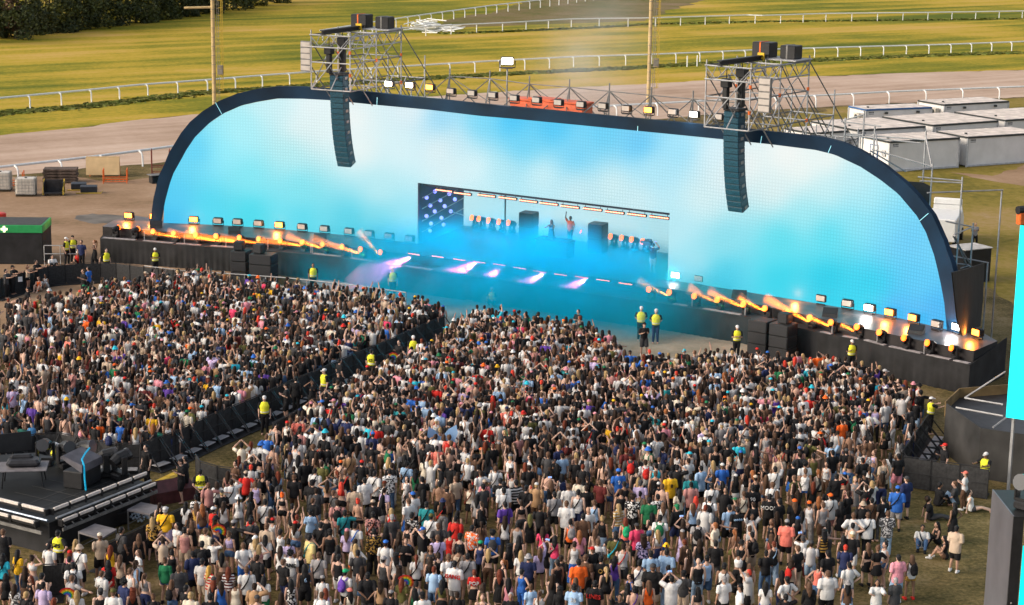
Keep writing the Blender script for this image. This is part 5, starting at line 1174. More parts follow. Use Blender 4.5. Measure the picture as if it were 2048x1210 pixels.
# ------------------------------------------------------------------ the people who show largest, read off the photograph
G_CROWD = 'people in the audience nearest the camera'
LIST = '''a 22 830 f tee.c hot.k hl.k st.k
a 140 800 f tee.y pants.de hl.k st.k @oneph
a 252 845 f bra.w pants.g hb.db @hair
a 45 985 f tank.k hot.k hl.k
a 240 1005 f tank.k wide.k hl.rb F.-60
a 328 985 m tank.k shorts.k hs.k @oneph
a 115 1070 f tee.d*w shorts.k hl.db
a 570 900 m tee.w shorts.d hs.k pk.d
a 545 805 f tank.p hot.k hl.rb cap.r
a 620 765 m tee.w shorts.k hs.br bkt.be st.k @shift S.w
a 780 672 m tee.be shorts.k hs.br cap.cr @phone S.w
a 948 625 m tee.d shorts.k hs.k st.k
a 1085 675 f tank.k hot.k hl.br
a 1292 468 m tee.y shorts.li hs.g cap.lg st.k fat
a 1190 545 f tee.mu*k shorts.k hl.bl @onehip
a 1268 672 f tank.n hot.w hb.br st.k S.k
a 1382 590 f tee.w hot.k hl.k F.-50
a 1440 625 m tank.dp shorts.be hs.k S.w
a 1500 575 f tank.k hot.k hl.br
a 1605 632 m tee.cr shorts.k hs.br
a 1578 735 m tee.k shorts.k hs.k pk.k
a 1662 715 f tee.w hot.k hs.k @hair
a 1790 655 f crop.li hot.de hb.br S.k
a 1900 745 m tee.w shorts.b hs.br @behind S.w
a 1957 555 m tee.d shorts.k hs.k
a 845 880 f over.r hot.k hl.k pk.k
a 938 840 f tank.be wide.k hl.br
a 1080 800 f tee.w wide.k hl.br @phone F.-70
a 1290 862 f long.gr hot.de hb.br S.k
a 1342 800 f tank.k shorts.be hb.k @phone
a 1395 925 m over.d shorts.k hs.br @oneph S.k
a 1020 945 m tank.w pants.k hs.br
a 1130 985 f crop.g pants.n hp.br
a 970 1030 m tee.n pants.d hc.k
a 885 1110 m tee.w pants.k hs.br cap.ol
a 785 1105 m tank.k shorts.k hs.k cap.d
a 1038 1100 f tank.k skirt.k hC.rb
a 600 1120 f tee.w hot.de hl.bl
a 1490 1135 m tee.cr shorts.k hs.bl @phone
a 1580 870 m tee.lg shorts.be hs.k
a 1635 925 f tee.cr/r lskirt.w hl.mu
a 1783 935 f tee.ma/w hot.k hl.rb
a 1668 1015 f tank.k hot.de hl.rb cap.d
a 1725 1045 f tank.b pants.b hl.db
a 1838 1045 f tank.cr pants.be hs.db
a 1925 935 m tee.w pants.k hs.br st.k
a 1640 1145 m tee.k pants.k hs.k
a 1535 430 f tank.mu hot.k hl.br @onehip
a 1665 465 f vest.r hot.k hs.k cap.w
a 1580 440 f tank.br hot.b hl.gi
a 1452 425 f tee.w hot.k hl.k @phone
a 1695 262 f tee.w hot.k hl.db st.k @onehip
a 1805 250 m tee.w pants.k hs.db st.k @hair
a 1862 375 f tank.w pants.g hp.k bkt.w
a 1748 420 f tank.w wide.d hl.db
a 1825 570 m tee.k shorts.k hs.k cap.g @wide
a 1950 430 f tank.k skirt.k hl.k
a 1530 370 f tee.w*k hot.k hb.k
a 1990 265 f tank.w hot.k hl.br
a 1985 700 f tank.cr hot.k hs.k cap.w @phone
a 1455 1080 m tee.k pants.k hs.k
b 45 265 f tank.li hot.k hb.br
b 238 290 f tank.w hot.k hp.k st.k
b 252 352 f bra.k hot.k hb.o
b 118 405 m tee.w shorts.k hs.k st.k @oneph
b 160 480 f bra.k pants.k hl.db
b 330 440 f tank.k hot.be hs.k @up
b 490 255 m over.k pants.k hs.k cap.k fat
b 345 215 m tee.k pants.br hs.br cap.br
b 602 255 f bra.tn hot.k hl.db @bothhead
b 714 270 f bra.r hot.k hl.rh
b 655 335 m tee.d shorts.k hs.br st.k
b 820 298 m over.be pants.k hs.k
b 895 238 m over.w pants.k hs.k
b 845 400 f bare hot.k hb.rh
b 975 185 m over.w pants.k hs.k
b 1090 165 m tee.w*d pants.de hs.k @shift
b 1050 262 f tee.k*w hot.k hs.br cap.rb
b 1052 315 f tee.li skirt.k hp.db
b 1225 110 m tee.lb pants.de hc.k st.k
b 1232 290 f tank.d wide.k hl.g st.k
b 1272 350 m tee.w shorts.k hs.k cap.b
b 1480 265 m bare shorts.k hs.k
b 1540 305 m over.br pants.k hs.k cap.br
b 1605 225 m tee.be pants.de hs.br
b 1832 252 f tee.p*co pants.br hs.br cap.be st.k
b 1720 285 f tank.cr skirt.k hb.br st.rb
b 1955 240 m tee.k pants.k hs.k
b 1982 315 m tee.w shorts.k hs.k st.k
b 1992 430 m tee.pu shorts.k hs.k
b 1378 425 m tee.t shorts.k hs.k st.k
b 1238 400 m tee.w shorts.b hs.br F.-140
b 1415 520 m tee.w shorts.k hs.k cap.ol st.k
b 1470 592 m tee.d shorts.k hs.br
b 1265 510 m tee.k*lg shorts.k hs.k
b 1236 600 f bra.k hot.de hb.db fat
b 1165 660 f tank.k hot.o hl.db
b 960 505 m tee.dp*k pants.k hs.k st.rb
b 1108 525 m tee.d pants.k hs.g
b 968 635 m long.k*mu wide.k hs.k
b 1062 610 f tank.k pants.k hl.k
b 820 590 m tee.w shorts.n hs.k st.b
b 740 490 m tee.t shorts.k hs.k st.k @wide
b 757 635 f tee.li hot.k hl.br cap.p
b 625 640 m tank.k shorts.g hs.k cap.k
b 597 515 m tank.k shorts.k hs.db
b 553 585 m tee.k pants.k hs.k st.cr
b 470 485 f tee.lb skirt.d hs.k @phone
b 368 525 f tank.k hot.be hs.rb @bothup
b 238 640 f tank.w hot.k hs.k @bothup
b 132 595 m tee.be shorts.k hs.br
b 42 690 f tee.cr hot.b hl.bl cap.w
b 72 760 f bra.dp lskirt.b hl.bl @hair
b 120 685 f tee.w shorts.k hl.k
b 300 715 f tee.li hot.k hb.k st.k
b 238 770 f tank.w hot.k hl.db
b 318 805 m tee.w shorts.g hc.k x'LANE'.k
b 395 805 f tank.k hot.k hs.br
b 470 685 m over.ly pants.de hs.k st.t
b 537 820 m tee.g shorts.k hs.br st.k
b 692 840 m tank.k shorts.w hs.k S.w
b 825 755 f long.lg hot.k hl.bl st.o @onehip
b 685 765 f tank.k hot.br hl.k
b 262 875 m tee.k pants.n hs.br S.br
b 428 915 m tank.k shorts.k hl.k x6.lb
b 108 1005 f tee.w pants.gr hl.k
b 320 1030 f dress.k*w hl.k
b 55 1160 m tank.p shorts.k hs.br cap.d
b 590 1100 f bra.li hot.k hl.rb
b 745 955 m tee.w shorts.k hs.k cap.bg pk.pu
b 780 1105 f tank.cr hot.k hl.k cap.co
b 918 980 m over.k shorts.d hs.k @behind
b 1022 1035 f tank.tn pants.k hC.db
b 1045 855 m tank.d pants.k hs.k cap.g
b 1138 825 f tank.w hot.k hC.k
b 1165 925 f tank.k hot.k hC.db cap.p
b 1185 1020 f tee.ol shorts.be hl.rb @phone
b 1300 840 f tee.w hot.k hp.rb st.k
b 1410 855 f dress.k hl.db
b 1472 825 f tank.k hot.k hb.db
b 1410 765 f tank.d skirt.k hl.br F.0
b 1465 685 m tee.li pants.d hs.br st.k
b 1562 655 f tank.r hot.k hb.k
b 1640 675 m tank.k shorts.k hs.k cap.k
b 1735 610 m tee.o*w shorts.k hs.k
b 1800 730 f tank.n pants.k hs.k cap.bg
b 1895 645 m tee.b shorts.k hc.k pk.d
b 1862 790 f bra.k pants.br hl.bl @hair
b 1550 835 m tee.w shorts.k hs.br st.k
b 1630 775 m tank.be shorts.k hs.k st.br
b 1600 890 m over.w shorts.g hs.k xBANG.r S.w
b 1700 830 m tee.g shorts.be hs.k st.k
b 1752 955 f croptee.r skirt.k hs.rb xPOP.w S.w
b 1822 1060 f tank.ol hot.k hl.db
b 1950 955 f dress.k hl.rb
b 1500 1035 f crop.ol skirt.k hl.k
b 1300 1045 f tank.g hot.k hb.k
b 1345 1135 m tee.w pants.k hs.k cap.k
b 1818 1148 m tank.d shorts.k hs.br F.-10
c 125 255 m tee.w/k shorts.k hs.k
c 205 298 m tee.k pants.k hs.k
c 400 255 f tank.k hot.de hl.br @film
c 425 348 m tee.g shorts.k hs.k st.k
c 538 288 m over.w pants.k hc.br
c 520 418 m over.w pants.k hs.br S.k
c 612 330 m tank.w shorts.n hs.k st.k
c 675 298 m tee.k shorts.k hs.db
c 785 250 m tee.ma pants.k hs.br
c 830 185 f bra.k hot.k hp.br
c 925 168 m tee.b pants.n hs.k cap.b x9.w
c 970 265 m tank.k shorts.k hs.k
c 1096 258 m tee.li pants.d hs.d cap.d
c 1215 185 m tank.k shorts.k hs.br
c 1330 195 m over.y pants.k hs.k x8.k
c 1268 285 m bare shorts.k hs.br
c 1490 210 m over.t pants.de hs.k
c 1400 325 f tee.cr wide.k hl.k
c 1530 380 f tank.w hot.k hl.rh
c 1508 435 f tank.lb skirt.k hl.br
c 1655 280 m tee.w pants.de hs.k st.k
c 1640 378 m tee.w pants.de hs.k pk.k
c 1232 365 m tee.w*k shorts.k hs.k st.k
c 1037 365 m tee.k*w wide.k hc.db
c 1166 395 m over.gr shorts.k hs.k
c 1275 425 f tank.w pants.d hl.br st.k
c 1382 445 m long.k shorts.n hs.gr cap.gr
c 1252 530 m tee.w shorts.b hs.k pk.gr
c 925 440 f tee.cr/mu skirt.de hl.bl
c 800 535 f tank.k skirt.ld hb.bl
c 740 412 f tank.lb hot.k hb.br st.k
c 690 470 m tee.w shorts.k h0
c 650 518 m tee.br pants.d hs.k
c 548 562 f tank.o hot.k hb.k pk.g
c 622 648 f tee.p hot.n hl.gi
c 980 548 f tank.co hot.de hl.rb pk.bg
c 905 655 m tee.k pants.k hs.k
c 1430 560 f dress.k hl.db @film
c 1550 565 m tee.g shorts.k hs.d pk.k
c 1680 590 m tee.cr shorts.br hs.gi @phone F.-110
c 1790 450 m tee.lb shorts.k hs.k
c 1853 465 m tee.k shorts.k hs.k x****.lb
c 1975 298 m over.k pants.k hs.k x90.w
c 1832 640 f bare hot.ol hp.gi
c 1950 615 f tank.w hot.ld hb.br st.g S.k
c 1560 715 f tank.k pants.ld hl.db
c 1440 718 f long.br hot.k hs.rb @oneph
c 1118 680 f tee.li*n pants.k hC.db fat
c 765 715 m tee.lg pants.d hs.br xSURF.d
c 903 675 m tee.ol pants.d hs.k st.c
c 740 635 f bare wide.k hl.br
c 582 735 f tank.w lskirt.b hs.db
c 430 690 f tank.hp pants.ld hl.k st.k
c 352 745 f tank.k hot.k hl.br @film
c 310 785 f long.li hot.k hl.br @up S.w
c 165 805 f tee.w hot.k hl.bl
c 222 838 m tee.n shorts.k hs.k bkt.g
c 448 880 m tank.k shorts.d hs.k
c 613 875 m over.o shorts.k hs.k S.k
c 790 848 m tee.k shorts.k hs.k xO.mu
c 828 935 f tank.k hot.k hp.bl
c 898 850 f tank.pu pants.de hl.k
c 1178 810 m tee.lb shorts.de hs.k
c 1305 795 m over.lb pants.ld hs.k
c 1312 925 f tank.k pants.lb hb.k
c 1195 915 m over.k shorts.be hs.br cap.d fat S.k
c 1340 1005 m over.w pants.k hs.k @film
c 1435 965 m tee.d shorts.be hs.k cap.k @oneph
c 1550 870 m tank.k pants.ld h0 S.w
c 1615 845 m tank.lb shorts.de hs.k S.w
c 1685 730 m tee.k pants.d hs.k
c 1865 805 f crop.w wide.k hs.k @bothup
c 1752 905 m tank.w shorts.k hs.k st.k @onehip
c 1950 905 f bare lskirt.cr hl.br st.k
c 1090 880 m tank.w pants.d hs.k st.n
c 1050 1090 m bare shorts.li hs.k st.pu
c 742 1045 m over.k pants.k hs.k xLINES.r
c 580 1068 m tee.lb shorts.n hs.k x26.w
c 935 1150 m tee.k pants.k hs.k F.0
c 240 1070 f tee.lb hot.k hb.br
c 85 1140 m tee.k pants.k hs.g F.0
c 172 950 f tank.b pants.b hs.k @onehip
c 140 580 m tank.g shorts.k hs.k
c 235 520 f tank.k skirt.k hl.ol
c 372 560 f dress.k hl.db
c 168 415 f bra.k wide.d hb.db
c 38 425 m tee.pu shorts.k hs.k
c 28 268 m tee.w shorts.d hs.k
c 150 690 f tank.k hot.k hl.k
c 70 755 f tank.k hot.k hC.k
c 478 845 m tee.k shorts.k hs.db
c 670 840 m tee.br shorts.k hs.br
c 1000 1060 f tank.k hot.k hl.k
c 470 1090 f long.k shorts.ol hC.k
c 1750 1010 m tee.w shorts.k hs.g
c 1905 340 f tank.cr hot.k hs.br st.k
d 88 150 m tee.w shorts.k hs.k st.k
d 230 110 m tee.k shorts.b hs.k
d 320 108 m tee.w pants.k hc.k
d 325 165 m tank.w hot.b hs.br st.w
d 238 218 m tee.ol shorts.k hs.br @behind
d 490 110 f tank.w pants.br hl.k F.-30
d 565 205 m tee.k pants.d hs.k
d 628 160 f bra.k hot.k hs.bl F.-20
d 712 228 f dress.g hp.bl F.20 S.br
d 845 258 f long.w shorts.k hl.bl st.k @reach
d 940 95 m over.be shorts.k hs.br st.k S.w
d 1050 48 m tee.k shorts.p hs.k S.w
d 1115 228 m over.n shorts.n hs.br cap.d S.k
d 1045 302 m over.b shorts.g hs.k cap.b st.k S.k
d 520 362 m over.w shorts.dp hs.k cap.o st.k S.d
d 240 405 m tee.k shorts.k hl.br cap.o
d 355 420 f tank.w wide.g hs.k cap.o
d 180 565 m over.co shorts.k hs.k cap.g S.k
d 265 540 f tank.k hot.k hl.k cap.b
d 462 428 m tank.g shorts.br hs.br @oneph
d 120 405 m over.k pants.d hs.k
d 45 365 m tee.k shorts.k hs.k xMOON.w
d 842 392 m tee.br pants.k hs.k st.k
d 782 400 f tank.k pants.de hl.br
d 932 385 m tee.k pants.d hs.k x/.lb
d 968 497 m over.d*lg pants.ld hs.br @phone
d 700 510 m over.w pants.n hs.br @hips
d 812 508 m over.w pants.k hs.br
d 600 425 f tee.k skirt.k hl.k
d 470 640 f tank.k/mu pants.k hC.k @wide
d 692 660 m tee.k shorts.w hs.bl cap.cr S.w
d 622 685 f crop.k skirt.k hl.k S.w
d 500 808 m tee.k pants.ld hs.k
d 303 690 f tee.w pants.ma hs.d @film
d 265 770 m tee.k pants.be hs.br S.k
d 78 735 f tank.k wide.ld hs.rb st.lb
d 500 965 m over.w shorts.k hs.br fat
d 180 1012 m tee.w shorts.k hs.k st.k
d 170 1148 m tee.k pants.k hs.k
d 355 1050 f long.k wide.k hl.br
d 815 745 f crop.k skirt.k hl.br S.k
d 890 765 f croptee.k skirt.k hb.br @onehip S.k
d 948 738 f crop.w hot.de hb.k F.-60
d 1050 840 m over.p shorts.lb hs.k S.w
d 1158 840 f tank.w hot.mu hl.br pk.k S.r
d 885 1035 f over.w pants.ld hl.k @reach F.10
d 1028 1018 f over.d hot.k hs.g
d 1575 185 f tee.lg pants.br hs.br cap.co @phone F.-100 S.w
d 1488 430 f dress.k hl.k @onehip
d 1505 612 m over.be shorts.k hs.k @phone F.160 S.w
d 1240 600 m tee.w pants.de hs.k st.k @sit F.0 S.k
d 1365 580 f tank.k pants.k hl.k @sit F.-60
d 1310 385 m tee.k pants.d hc.db @sitlean F.100 S.k
d 1362 272 m tee.k pants.k hs.k @sit F.120
d 1425 690 f tank.k hot.br hl.k @sit F.-90 S.w
d 1505 265 m tee.d pants.ld hs.br @sit F.-90 S.w
d 1630 330 f tank.w hot.d hs.k @sitlean F.100
d 430 380 f tank.k skirt.d hl.gi
d 60 560 f tank.k hot.de hl.br F.-40
d 15 1050 f tee.w hot.b hl.k
d 660 280 f tank.dp*k hot.be hl.db
d 425 170 f tank.cr hot.k hl.gi
d 120 60 m tee.be shorts.d hs.gi cap.tn
d 785 20 m tee.g*w shorts.ld hs.br st.o S.k
d 862 20 f bra.li pants.de hb.br F.-60 S.w
d 985 40 f tee.w pants.lb hl.k'''
for l in LIST.split('\n'): put(l, G_CROWD)
# ------------------------------------------------------------------ the rest of the crowd, too many to count
def inside(x, y, poly):
    r = False
    for (x0, y0), (x1, y1) in zip(poly, poly[1:]+poly[:1]):
        if (y0 > y) != (y1 > y) and x < (x1-x0)*(y-y0)/(y1-y0)+x0: r = not r
    return r
# ground outlines in photo pixels (feet)
LEFTC = [(-60, 690), (30, 655), (95, 640), (150, 640), (200, 612), (260, 608), (330, 592), (400, 588), (470, 606), (560, 612), (660, 622), (760, 634), (850, 652), (893, 668), (800, 705), (640, 770), (500, 838), (370, 905), (290, 935), (220, 938), (100, 905), (-60, 930)]
MAINC = [(912, 690), (960, 672), (1060, 682), (1160, 695), (1225, 728), (1250, 765), (1310, 768), (1400, 765), (1490, 758), (1570, 765), (1650, 772), (1720, 790), (1790, 815), (1838, 842), (1842, 885), (1815, 930), (1790, 965), (1770, 1030), (1740, 1060), (1740, 1120), (1700, 1180), (1690, 1270), (-80, 1300), (-80, 1190), (60, 1185), (215, 1150), (300, 1100), (420, 1050), (470, 1000), (480, 960), (560, 915), (640, 860), (700, 815), (800, 770), (880, 725)]
cell = {}
def near(p, r):
    cx, cy = int(p.x//2), int(p.y//2)
    for i in (-1, 0, 1):
        for j in (-1, 0, 1):
            for q in cell.get((cx+i, cy+j), ()):
                if (q[0]-p.x)**2+(q[1]-p.y)**2 < r*r: return True
    return False
def addc(p): cell.setdefault((int(p.x//2), int(p.y//2)), []).append((p.x, p.y))
for q in PEOPLE: addc(Vector((q[0], q[1], 0)))
def sample(poly, tries, rad, test=None):
    out = []; pts = [P(*q) for q in poly]; w = [(p.x, p.y) for p in pts]; x0, x1 = min(a[0] for a in w), max(a[0] for a in w); y0, y1 = min(a[1] for a in w), max(a[1] for a in w)
    for _ in range(tries):
        p = Vector((rnd.uniform(x0, x1), rnd.uniform(y0, y1), 0))
        if not inside(p.x, p.y, w): continue
        r = rad(p)
        if near(p, r): continue
        addc(p); out.append(p)
    return out
def topx(p, z=0):
    v = Vector((p.x, p.y, z))-CAM; w = v.dot(_F); return PW/2+FPX*v.dot(_R)/w, PH/2-FPX*v.dot(_U)/w
rest = sample(LEFTC, 40000, lambda p: (.49+.36*max(0, min(1, (220-topx(p)[0])/260)))*rnd.uniform(.82, 1.25))+sample(MAINC, 80000, lambda p: max(.46, min(.92, .49+(topx(p)[1]-900)/430))*rnd.uniform(.82, 1.25)+(.5 if topx(p)[0] > 1740 and topx(p)[1] > 860 else 0))
WT = dict(k=66, w=42, d=14, be=6, cr=4, n=5, br=5, lb=4, g=4, lg=3, b=3, p=3, o=1, r=2, y=1, gr=1, t=1, c=1, li=2, ol=2, ma=2, dp=2, tn=2, pu=1, co=1, hp=1)
WK = [k for k, n in WT.items() for _ in range(n)]
HW = ['k']*16+['db']*22+['br']*8+['rb']*2+['bl']*4+['gi']+['rh']
CW = ['k', 'k', 'k', 'w', 'w', 'd', 'd', 'be', 'be', 'b', 'n', 'r', 'o', 'g', 'g', 'y', 'p', 'c', 'gr']
_low = {}
def low(part, typ, pose, sex):
    k = (part, typ, pose if part != 'hair' and part != 'hat' else 'stand', sex)
    if k not in _low:
        v, f = joined(shapes(skeleton(k[2], sex), sex, part, typ, 6)); _low[k] = (np.array(v), [g for g in f if len(g) == 4], [g for g in f if len(g) == 3])
        _low[k] = (_low[k][0], np.array(_low[k][1]).reshape(-1, 4), np.array(_low[k][2]).reshape(-1, 3))
    return _low[k]
VV, QQ, TT, CC = [], [], [], []; nv = 0
for p in rest:
    sex = rnd.choice('mfff' if rnd.random() < .5 else 'mmf'); s = rnd.uniform(1.0, 1.08) if sex == 'm' else rnd.uniform(.92, 1.0)
    pose = rnd.choice(['stand']*8+['shift']*9+['oneph']*6+['phone']*8+['up', 'bothup', 'film', 'hips', 'onehip', 'cross', 'hair', 'wide'])
    top = rnd.choice(['tee']*6+['over']*4+['tank']*2+['bare']) if sex == 'm' else rnd.choice(['tee']*3+['tank']*6+['crop']*3+['bra']*3+['long', 'dress', 'croptee', 'bare'])
    bot = rnd.choice(['pants', 'shorts', 'shorts']) if sex == 'm' else rnd.choice(['pants', 'hot', 'hot', 'skirt', 'wide'])
    hair = rnd.choice('sssssc') if sex == 'm' else rnd.choice('llllpbCl'); hatc = rnd.choice(CW) if rnd.random() < .16 else None
    sk = rnd.choice(SKIN); t = STAGE_T-p; a = math.atan2(t.y, t.x)-math.pi/2+rnd.gauss(0, .35)+(math.pi*rnd.uniform(.5, 1) if rnd.random() < .06 else 0); c, sn = math.cos(a)*s, math.sin(a)*s
    items = [('body', '', sk), ('hair', hair if not (hatc and hair in 'bcC') else 's', PAL[rnd.choice(HW)][1])]
    if top != 'bare': items.append(('top', top, PAL[rnd.choice(WK)][1]))
    if top != 'dress': items.append(('bottom', bot, PAL[rnd.choice(['k', 'k', 'k', 'd', 'de', 'de', 'ld', 'be', 'g', 'n', 'w', 'br'])][1]))
    if hatc: items.append(('hat', rnd.choice(['cap', 'cap', 'cap', 'bkt']), PAL[hatc][1]))
    if rnd.random() < .16: items.append(('strap', '', PAL[rnd.choice('kkkkdr')][1]))
    elif rnd.random() < .06: items.append(('backpack', '', PAL[rnd.choice(['k', 'k', 'd', 'n', 'gr', 'r'])][1]))
    for part, typ, col in items:
        v, q, tr = low(part, typ, pose, sex); w = np.empty_like(v); w[:, 0] = v[:, 0]*c-v[:, 1]*sn+p.x; w[:, 1] = v[:, 0]*sn+v[:, 1]*c+p.y; w[:, 2] = v[:, 2]*s
        VV.append(w); QQ.append(q+nv); TT.append(tr+nv); k = rnd.uniform(.8, 1.15); CC.append(np.tile(np.array([min(.9, x*k) for x in col]+[1.0]), (len(v), 1))); nv += len(v)
print('crowd rest', len(rest), 'verts', nv, 'listed', len(PEOPLE))
VV = np.vstack(VV); QQ = np.vstack(QQ); TT = np.vstack(TT); CC = np.vstack(CC)
me = bpy.data.meshes.new('crowd'); me.vertices.add(len(VV)); me.vertices.foreach_set('co', VV.astype('f4').ravel())
me.loops.add(QQ.size+TT.size); me.loops.foreach_set('vertex_index', np.concatenate([QQ.ravel(), TT.ravel()]).astype('i4'))
me.polygons.add(len(QQ)+len(TT)); st = np.concatenate([np.arange(len(QQ))*4, len(QQ)*4+np.arange(len(TT))*3]).astype('i4'); me.polygons.foreach_set('loop_start', st)
me.update(calc_edges=True); me.validate(); me.polygons.foreach_set('use_smooth', [True]*len(me.polygons))
ca = me.color_attributes.new('tone', 'FLOAT_COLOR', 'POINT'); ca.data.foreach_set('color', CC.astype('f4').ravel())
m, nt, bs_ = _new('crowd_clothes'); at = nt.nodes.new('ShaderNodeVertexColor'); at.layer_name = 'tone'; nt.links.new(at.outputs['Color'], bs_.inputs['Base Color']); bs_.inputs['Roughness'].default_value = .8; bs_.inputs['Specular IOR Level'].default_value = .2
me.materials.append(m); o = bpy.data.objects.new('crowd', me); COL.objects.link(o); tag(o, 'dense festival crowd in summer clothes filling the ground before the stage', 'crowd', kind='stuff')
# ------------------------------------------------------------------ crowd barriers
M_bar = mat('barrier_black', (.018,.018,.020), .55, var=.3, scale=3); M_barm = mat('barrier_mesh', (.028,.028,.030), .75, var=.3, scale=8); M_plate = mat('foot_plate', (.38,.38,.40), .45, .4, var=.2)
def barrier_tpl(strut, h=1.2, w=1.1):
    r = empty('crowd_barrier', (0,0,0))
    b = MB(); b.box((0,0,h*.5), (w-.07,.02,h-.1)); b.build('panel', M_barm, r)
    b = MB(); b.tube([(-w/2+.02,0,0), (-w/2+.02,0,h), (w/2-.02,0,h), (w/2-.02,0,0)], .028, 5); b.tube([(-w/2,-.015,h*.5), (w/2,-.015,h*.5)], .02, 4); b.build('frame', M_bar, r)
    if strut:
        for s in (-1, 1):
            b = MB(); b.tube([(s*(w/2-.06),-.02,h-.05), (s*(w/2-.06),-1.0,.05)], .028, 5); b.build('strut', M_bar, r)
        b = MB(); b.bbox((0,-.55,.22), (w-.35,.42,.03), .008); b.build('step', M_plate, r)
        b = MB(); b.bbox((0,-.5,.03), (w-.04,1.05,.03), .008); b.build('foot_plate', M_bar, r)
    else:
        b = MB(); b.bbox((0,.35,.03), (w-.1,.8,.03), .008); b.build('foot_plate', M_bar, r)
    return r
BTP = {1: barrier_tpl(True), 0: barrier_tpl(False)}
def barrier_run(px, strut, label, group, h=1.2, flip=False, w=1.1):
    R = [P(x, y, h) for x, y in px]; L = sum((b-a).length for a, b in zip(R, R[1:])); n = max(1, round(L/w)); pts = resample(R, n+1)
    for i in range(n):
        c = (pts[i]+pts[i+1])/2; d = pts[i+1]-pts[i]; rz = math.atan2(d.y, d.x)+(math.pi if flip else 0)
        x, y = topx(c, h); where = label(i, n, x, y)
        o = place_tpl(BTP, strut, (c.x, c.y, 0), rz, where, 'barrier', group); o.scale = (d.length/1.1*1.0, 1, h/1.2)
NUM = ORD+['twenty first', 'twenty second', 'twenty third', 'twenty fourth', 'twenty fifth', 'twenty sixth', 'twenty seventh', 'twenty eighth', 'twenty ninth', 'thirtieth', 'thirty first', 'thirty second', 'thirty third', 'thirty fourth', 'thirty fifth', 'thirty sixth', 'thirty seventh', 'thirty eighth', 'thirty ninth', 'fortieth']
barrier_run([(284, 886), (333, 869), (410, 834), (481, 805), (515, 791), (584, 759), (633, 740), (687, 715), (756, 688), (830, 655), (889, 630)], 1, lambda i, n, x, y: f'strutted black barrier panel in the diagonal aisle, {NUM[i]} from its platform end', 'barrier panels along the diagonal aisle')
barrier_run([(0, 891), (74, 866), (108, 864), (225, 887), (284, 886)], 1, lambda i, n, x, y: f'black barrier panel behind the light platform, {NUM[i]} from the left edge', 'barrier panels behind the light platform')
barrier_run([(391, 908), (400, 922), (435, 932), (525, 943)], 0, lambda i, n, x, y: f'black barrier panel beside the maroon covered case, {NUM[i]} from the ramp', 'barrier panels by the maroon case')
barrier_run([(545, 846), (602, 816), (640, 798)], 0, lambda i, n, x, y: f'black barrier panel on the crowd side of aisle, {NUM[i]} from near end', 'barrier panels on the near side of the aisle')
barrier_run([(128, 1127), (85, 1129)], 0, lambda i, n, x, y: f'low black barrier below the platform corner, {NUM[i]} one', 'barriers below the platform corner')
barrier_run([(205, 1090), (290, 1050), (366, 1014)], 0, lambda i, n, x, y: f'black barrier between grey tables and audience, {NUM[i]} from the platform corner', 'barriers by the grey tables')
barrier_run([(-20, 562), (0, 556), (33, 546), (84, 532), (143, 527), (220, 524), (282, 532), (371, 542), (461, 553), (520, 562)], 0, lambda i, n, x, y: f'solid black barrier panel before the left stage end, {NUM[i]} from the left edge', 'solid barrier panels at the front left', flip=True)
barrier_run([(1805, 902), (1830, 866), (1858, 827)], 1, lambda i, n, x, y: f'strutted black barrier panel right of the crowd, {NUM[i]} from the near corner', 'barrier panels at the right of the crowd', flip=False)
barrier_run([(1807, 912), (1890, 924), (1979, 937)], 0, lambda i, n, x, y: f'solid barrier panel before the side screen base, {NUM[i]} from the left', 'barrier panels before the side screen base', h=1.35)
# railings
def railing(px, h, label, posts=5):
    R = resample([P(x, y, h) for x, y in px], posts); o0 = Vector((R[0].x, R[0].y, 0)); r = empty('guard_rail', o0); tag(r, label, 'railing')
    for z in (0, .55):
        b = MB(); b.tube([p-o0-Vector((0,0,z)) for p in R], .035, 5); b.build('rail', M_steel, r)
    for p in R: part_tube('post', p-o0, Vector((p.x, p.y, 0))-o0, .03, M_steel, r)
railing([(289, 532), (369, 542), (470, 548), (579, 556), (705, 570), (812, 585)], 1.0, 'low steel tube railing in the pit before the left half of the stage', 14)
railing([(88, 491), (120, 491), (152, 491)], 1.3, 'steel railing between the green topped booth and the guard pair', 3)
# green refuse bags and water jugs hung at the barrier
M_bag = mat('green_bag', (.03,.26,.17), .35, var=.3, scale=6, bump=.5); M_jug = mat('blue_jug', (.05,.20,.42), .15, var=.1)
for i, (x, y) in enumerate(((45, 905), (318, 912), (508, 818), (796, 685), (874, 655), (672, 742))):
    p = P(x, y, .1); b = MB(); b.ball((0,0,.45), .30, 10, 7, 0, (.8,.7,1.5)); b.tube([(0,0,.85), (.02,0,1.0)], [.16,.24], 8)
    o = b.build('refuse_bag', M_bag, smooth=True); o.location = p
    tag(o, 'translucent green refuse bag at the barrier, ' + ['beside the platform back', 'near the platform steps', 'near the vested guard with the raised visor', 'by the crew in black near the pit', 'last one at the pit end', 'between two crew'][i], 'bag')
for i, (x, y) in enumerate(((65, 905), (312, 900), (494, 815), (785, 690), (660, 745))):
    p = P(x, y, .05); r = empty('water_dispenser', p); tag(r, 'blue water bottle stand at the barrier, ' + ['behind the platform', 'by the platform steps', 'left of the green bag in mid aisle', 'at the pit end of the aisle', 'by the crew in black mid aisle'][i], 'water bottle')
    b = MB(); b.bbox((0,0,.3), (.36,.36,.6), .03); b.build('stand', M_white, r); b = MB(); b.tube([(0,0,.6), (0,0,.68), (0,0,1.05), (0,0,1.12)], [.10,.19,.19,.12], 10); b.build('bottle', M_jug, r, smooth=True)
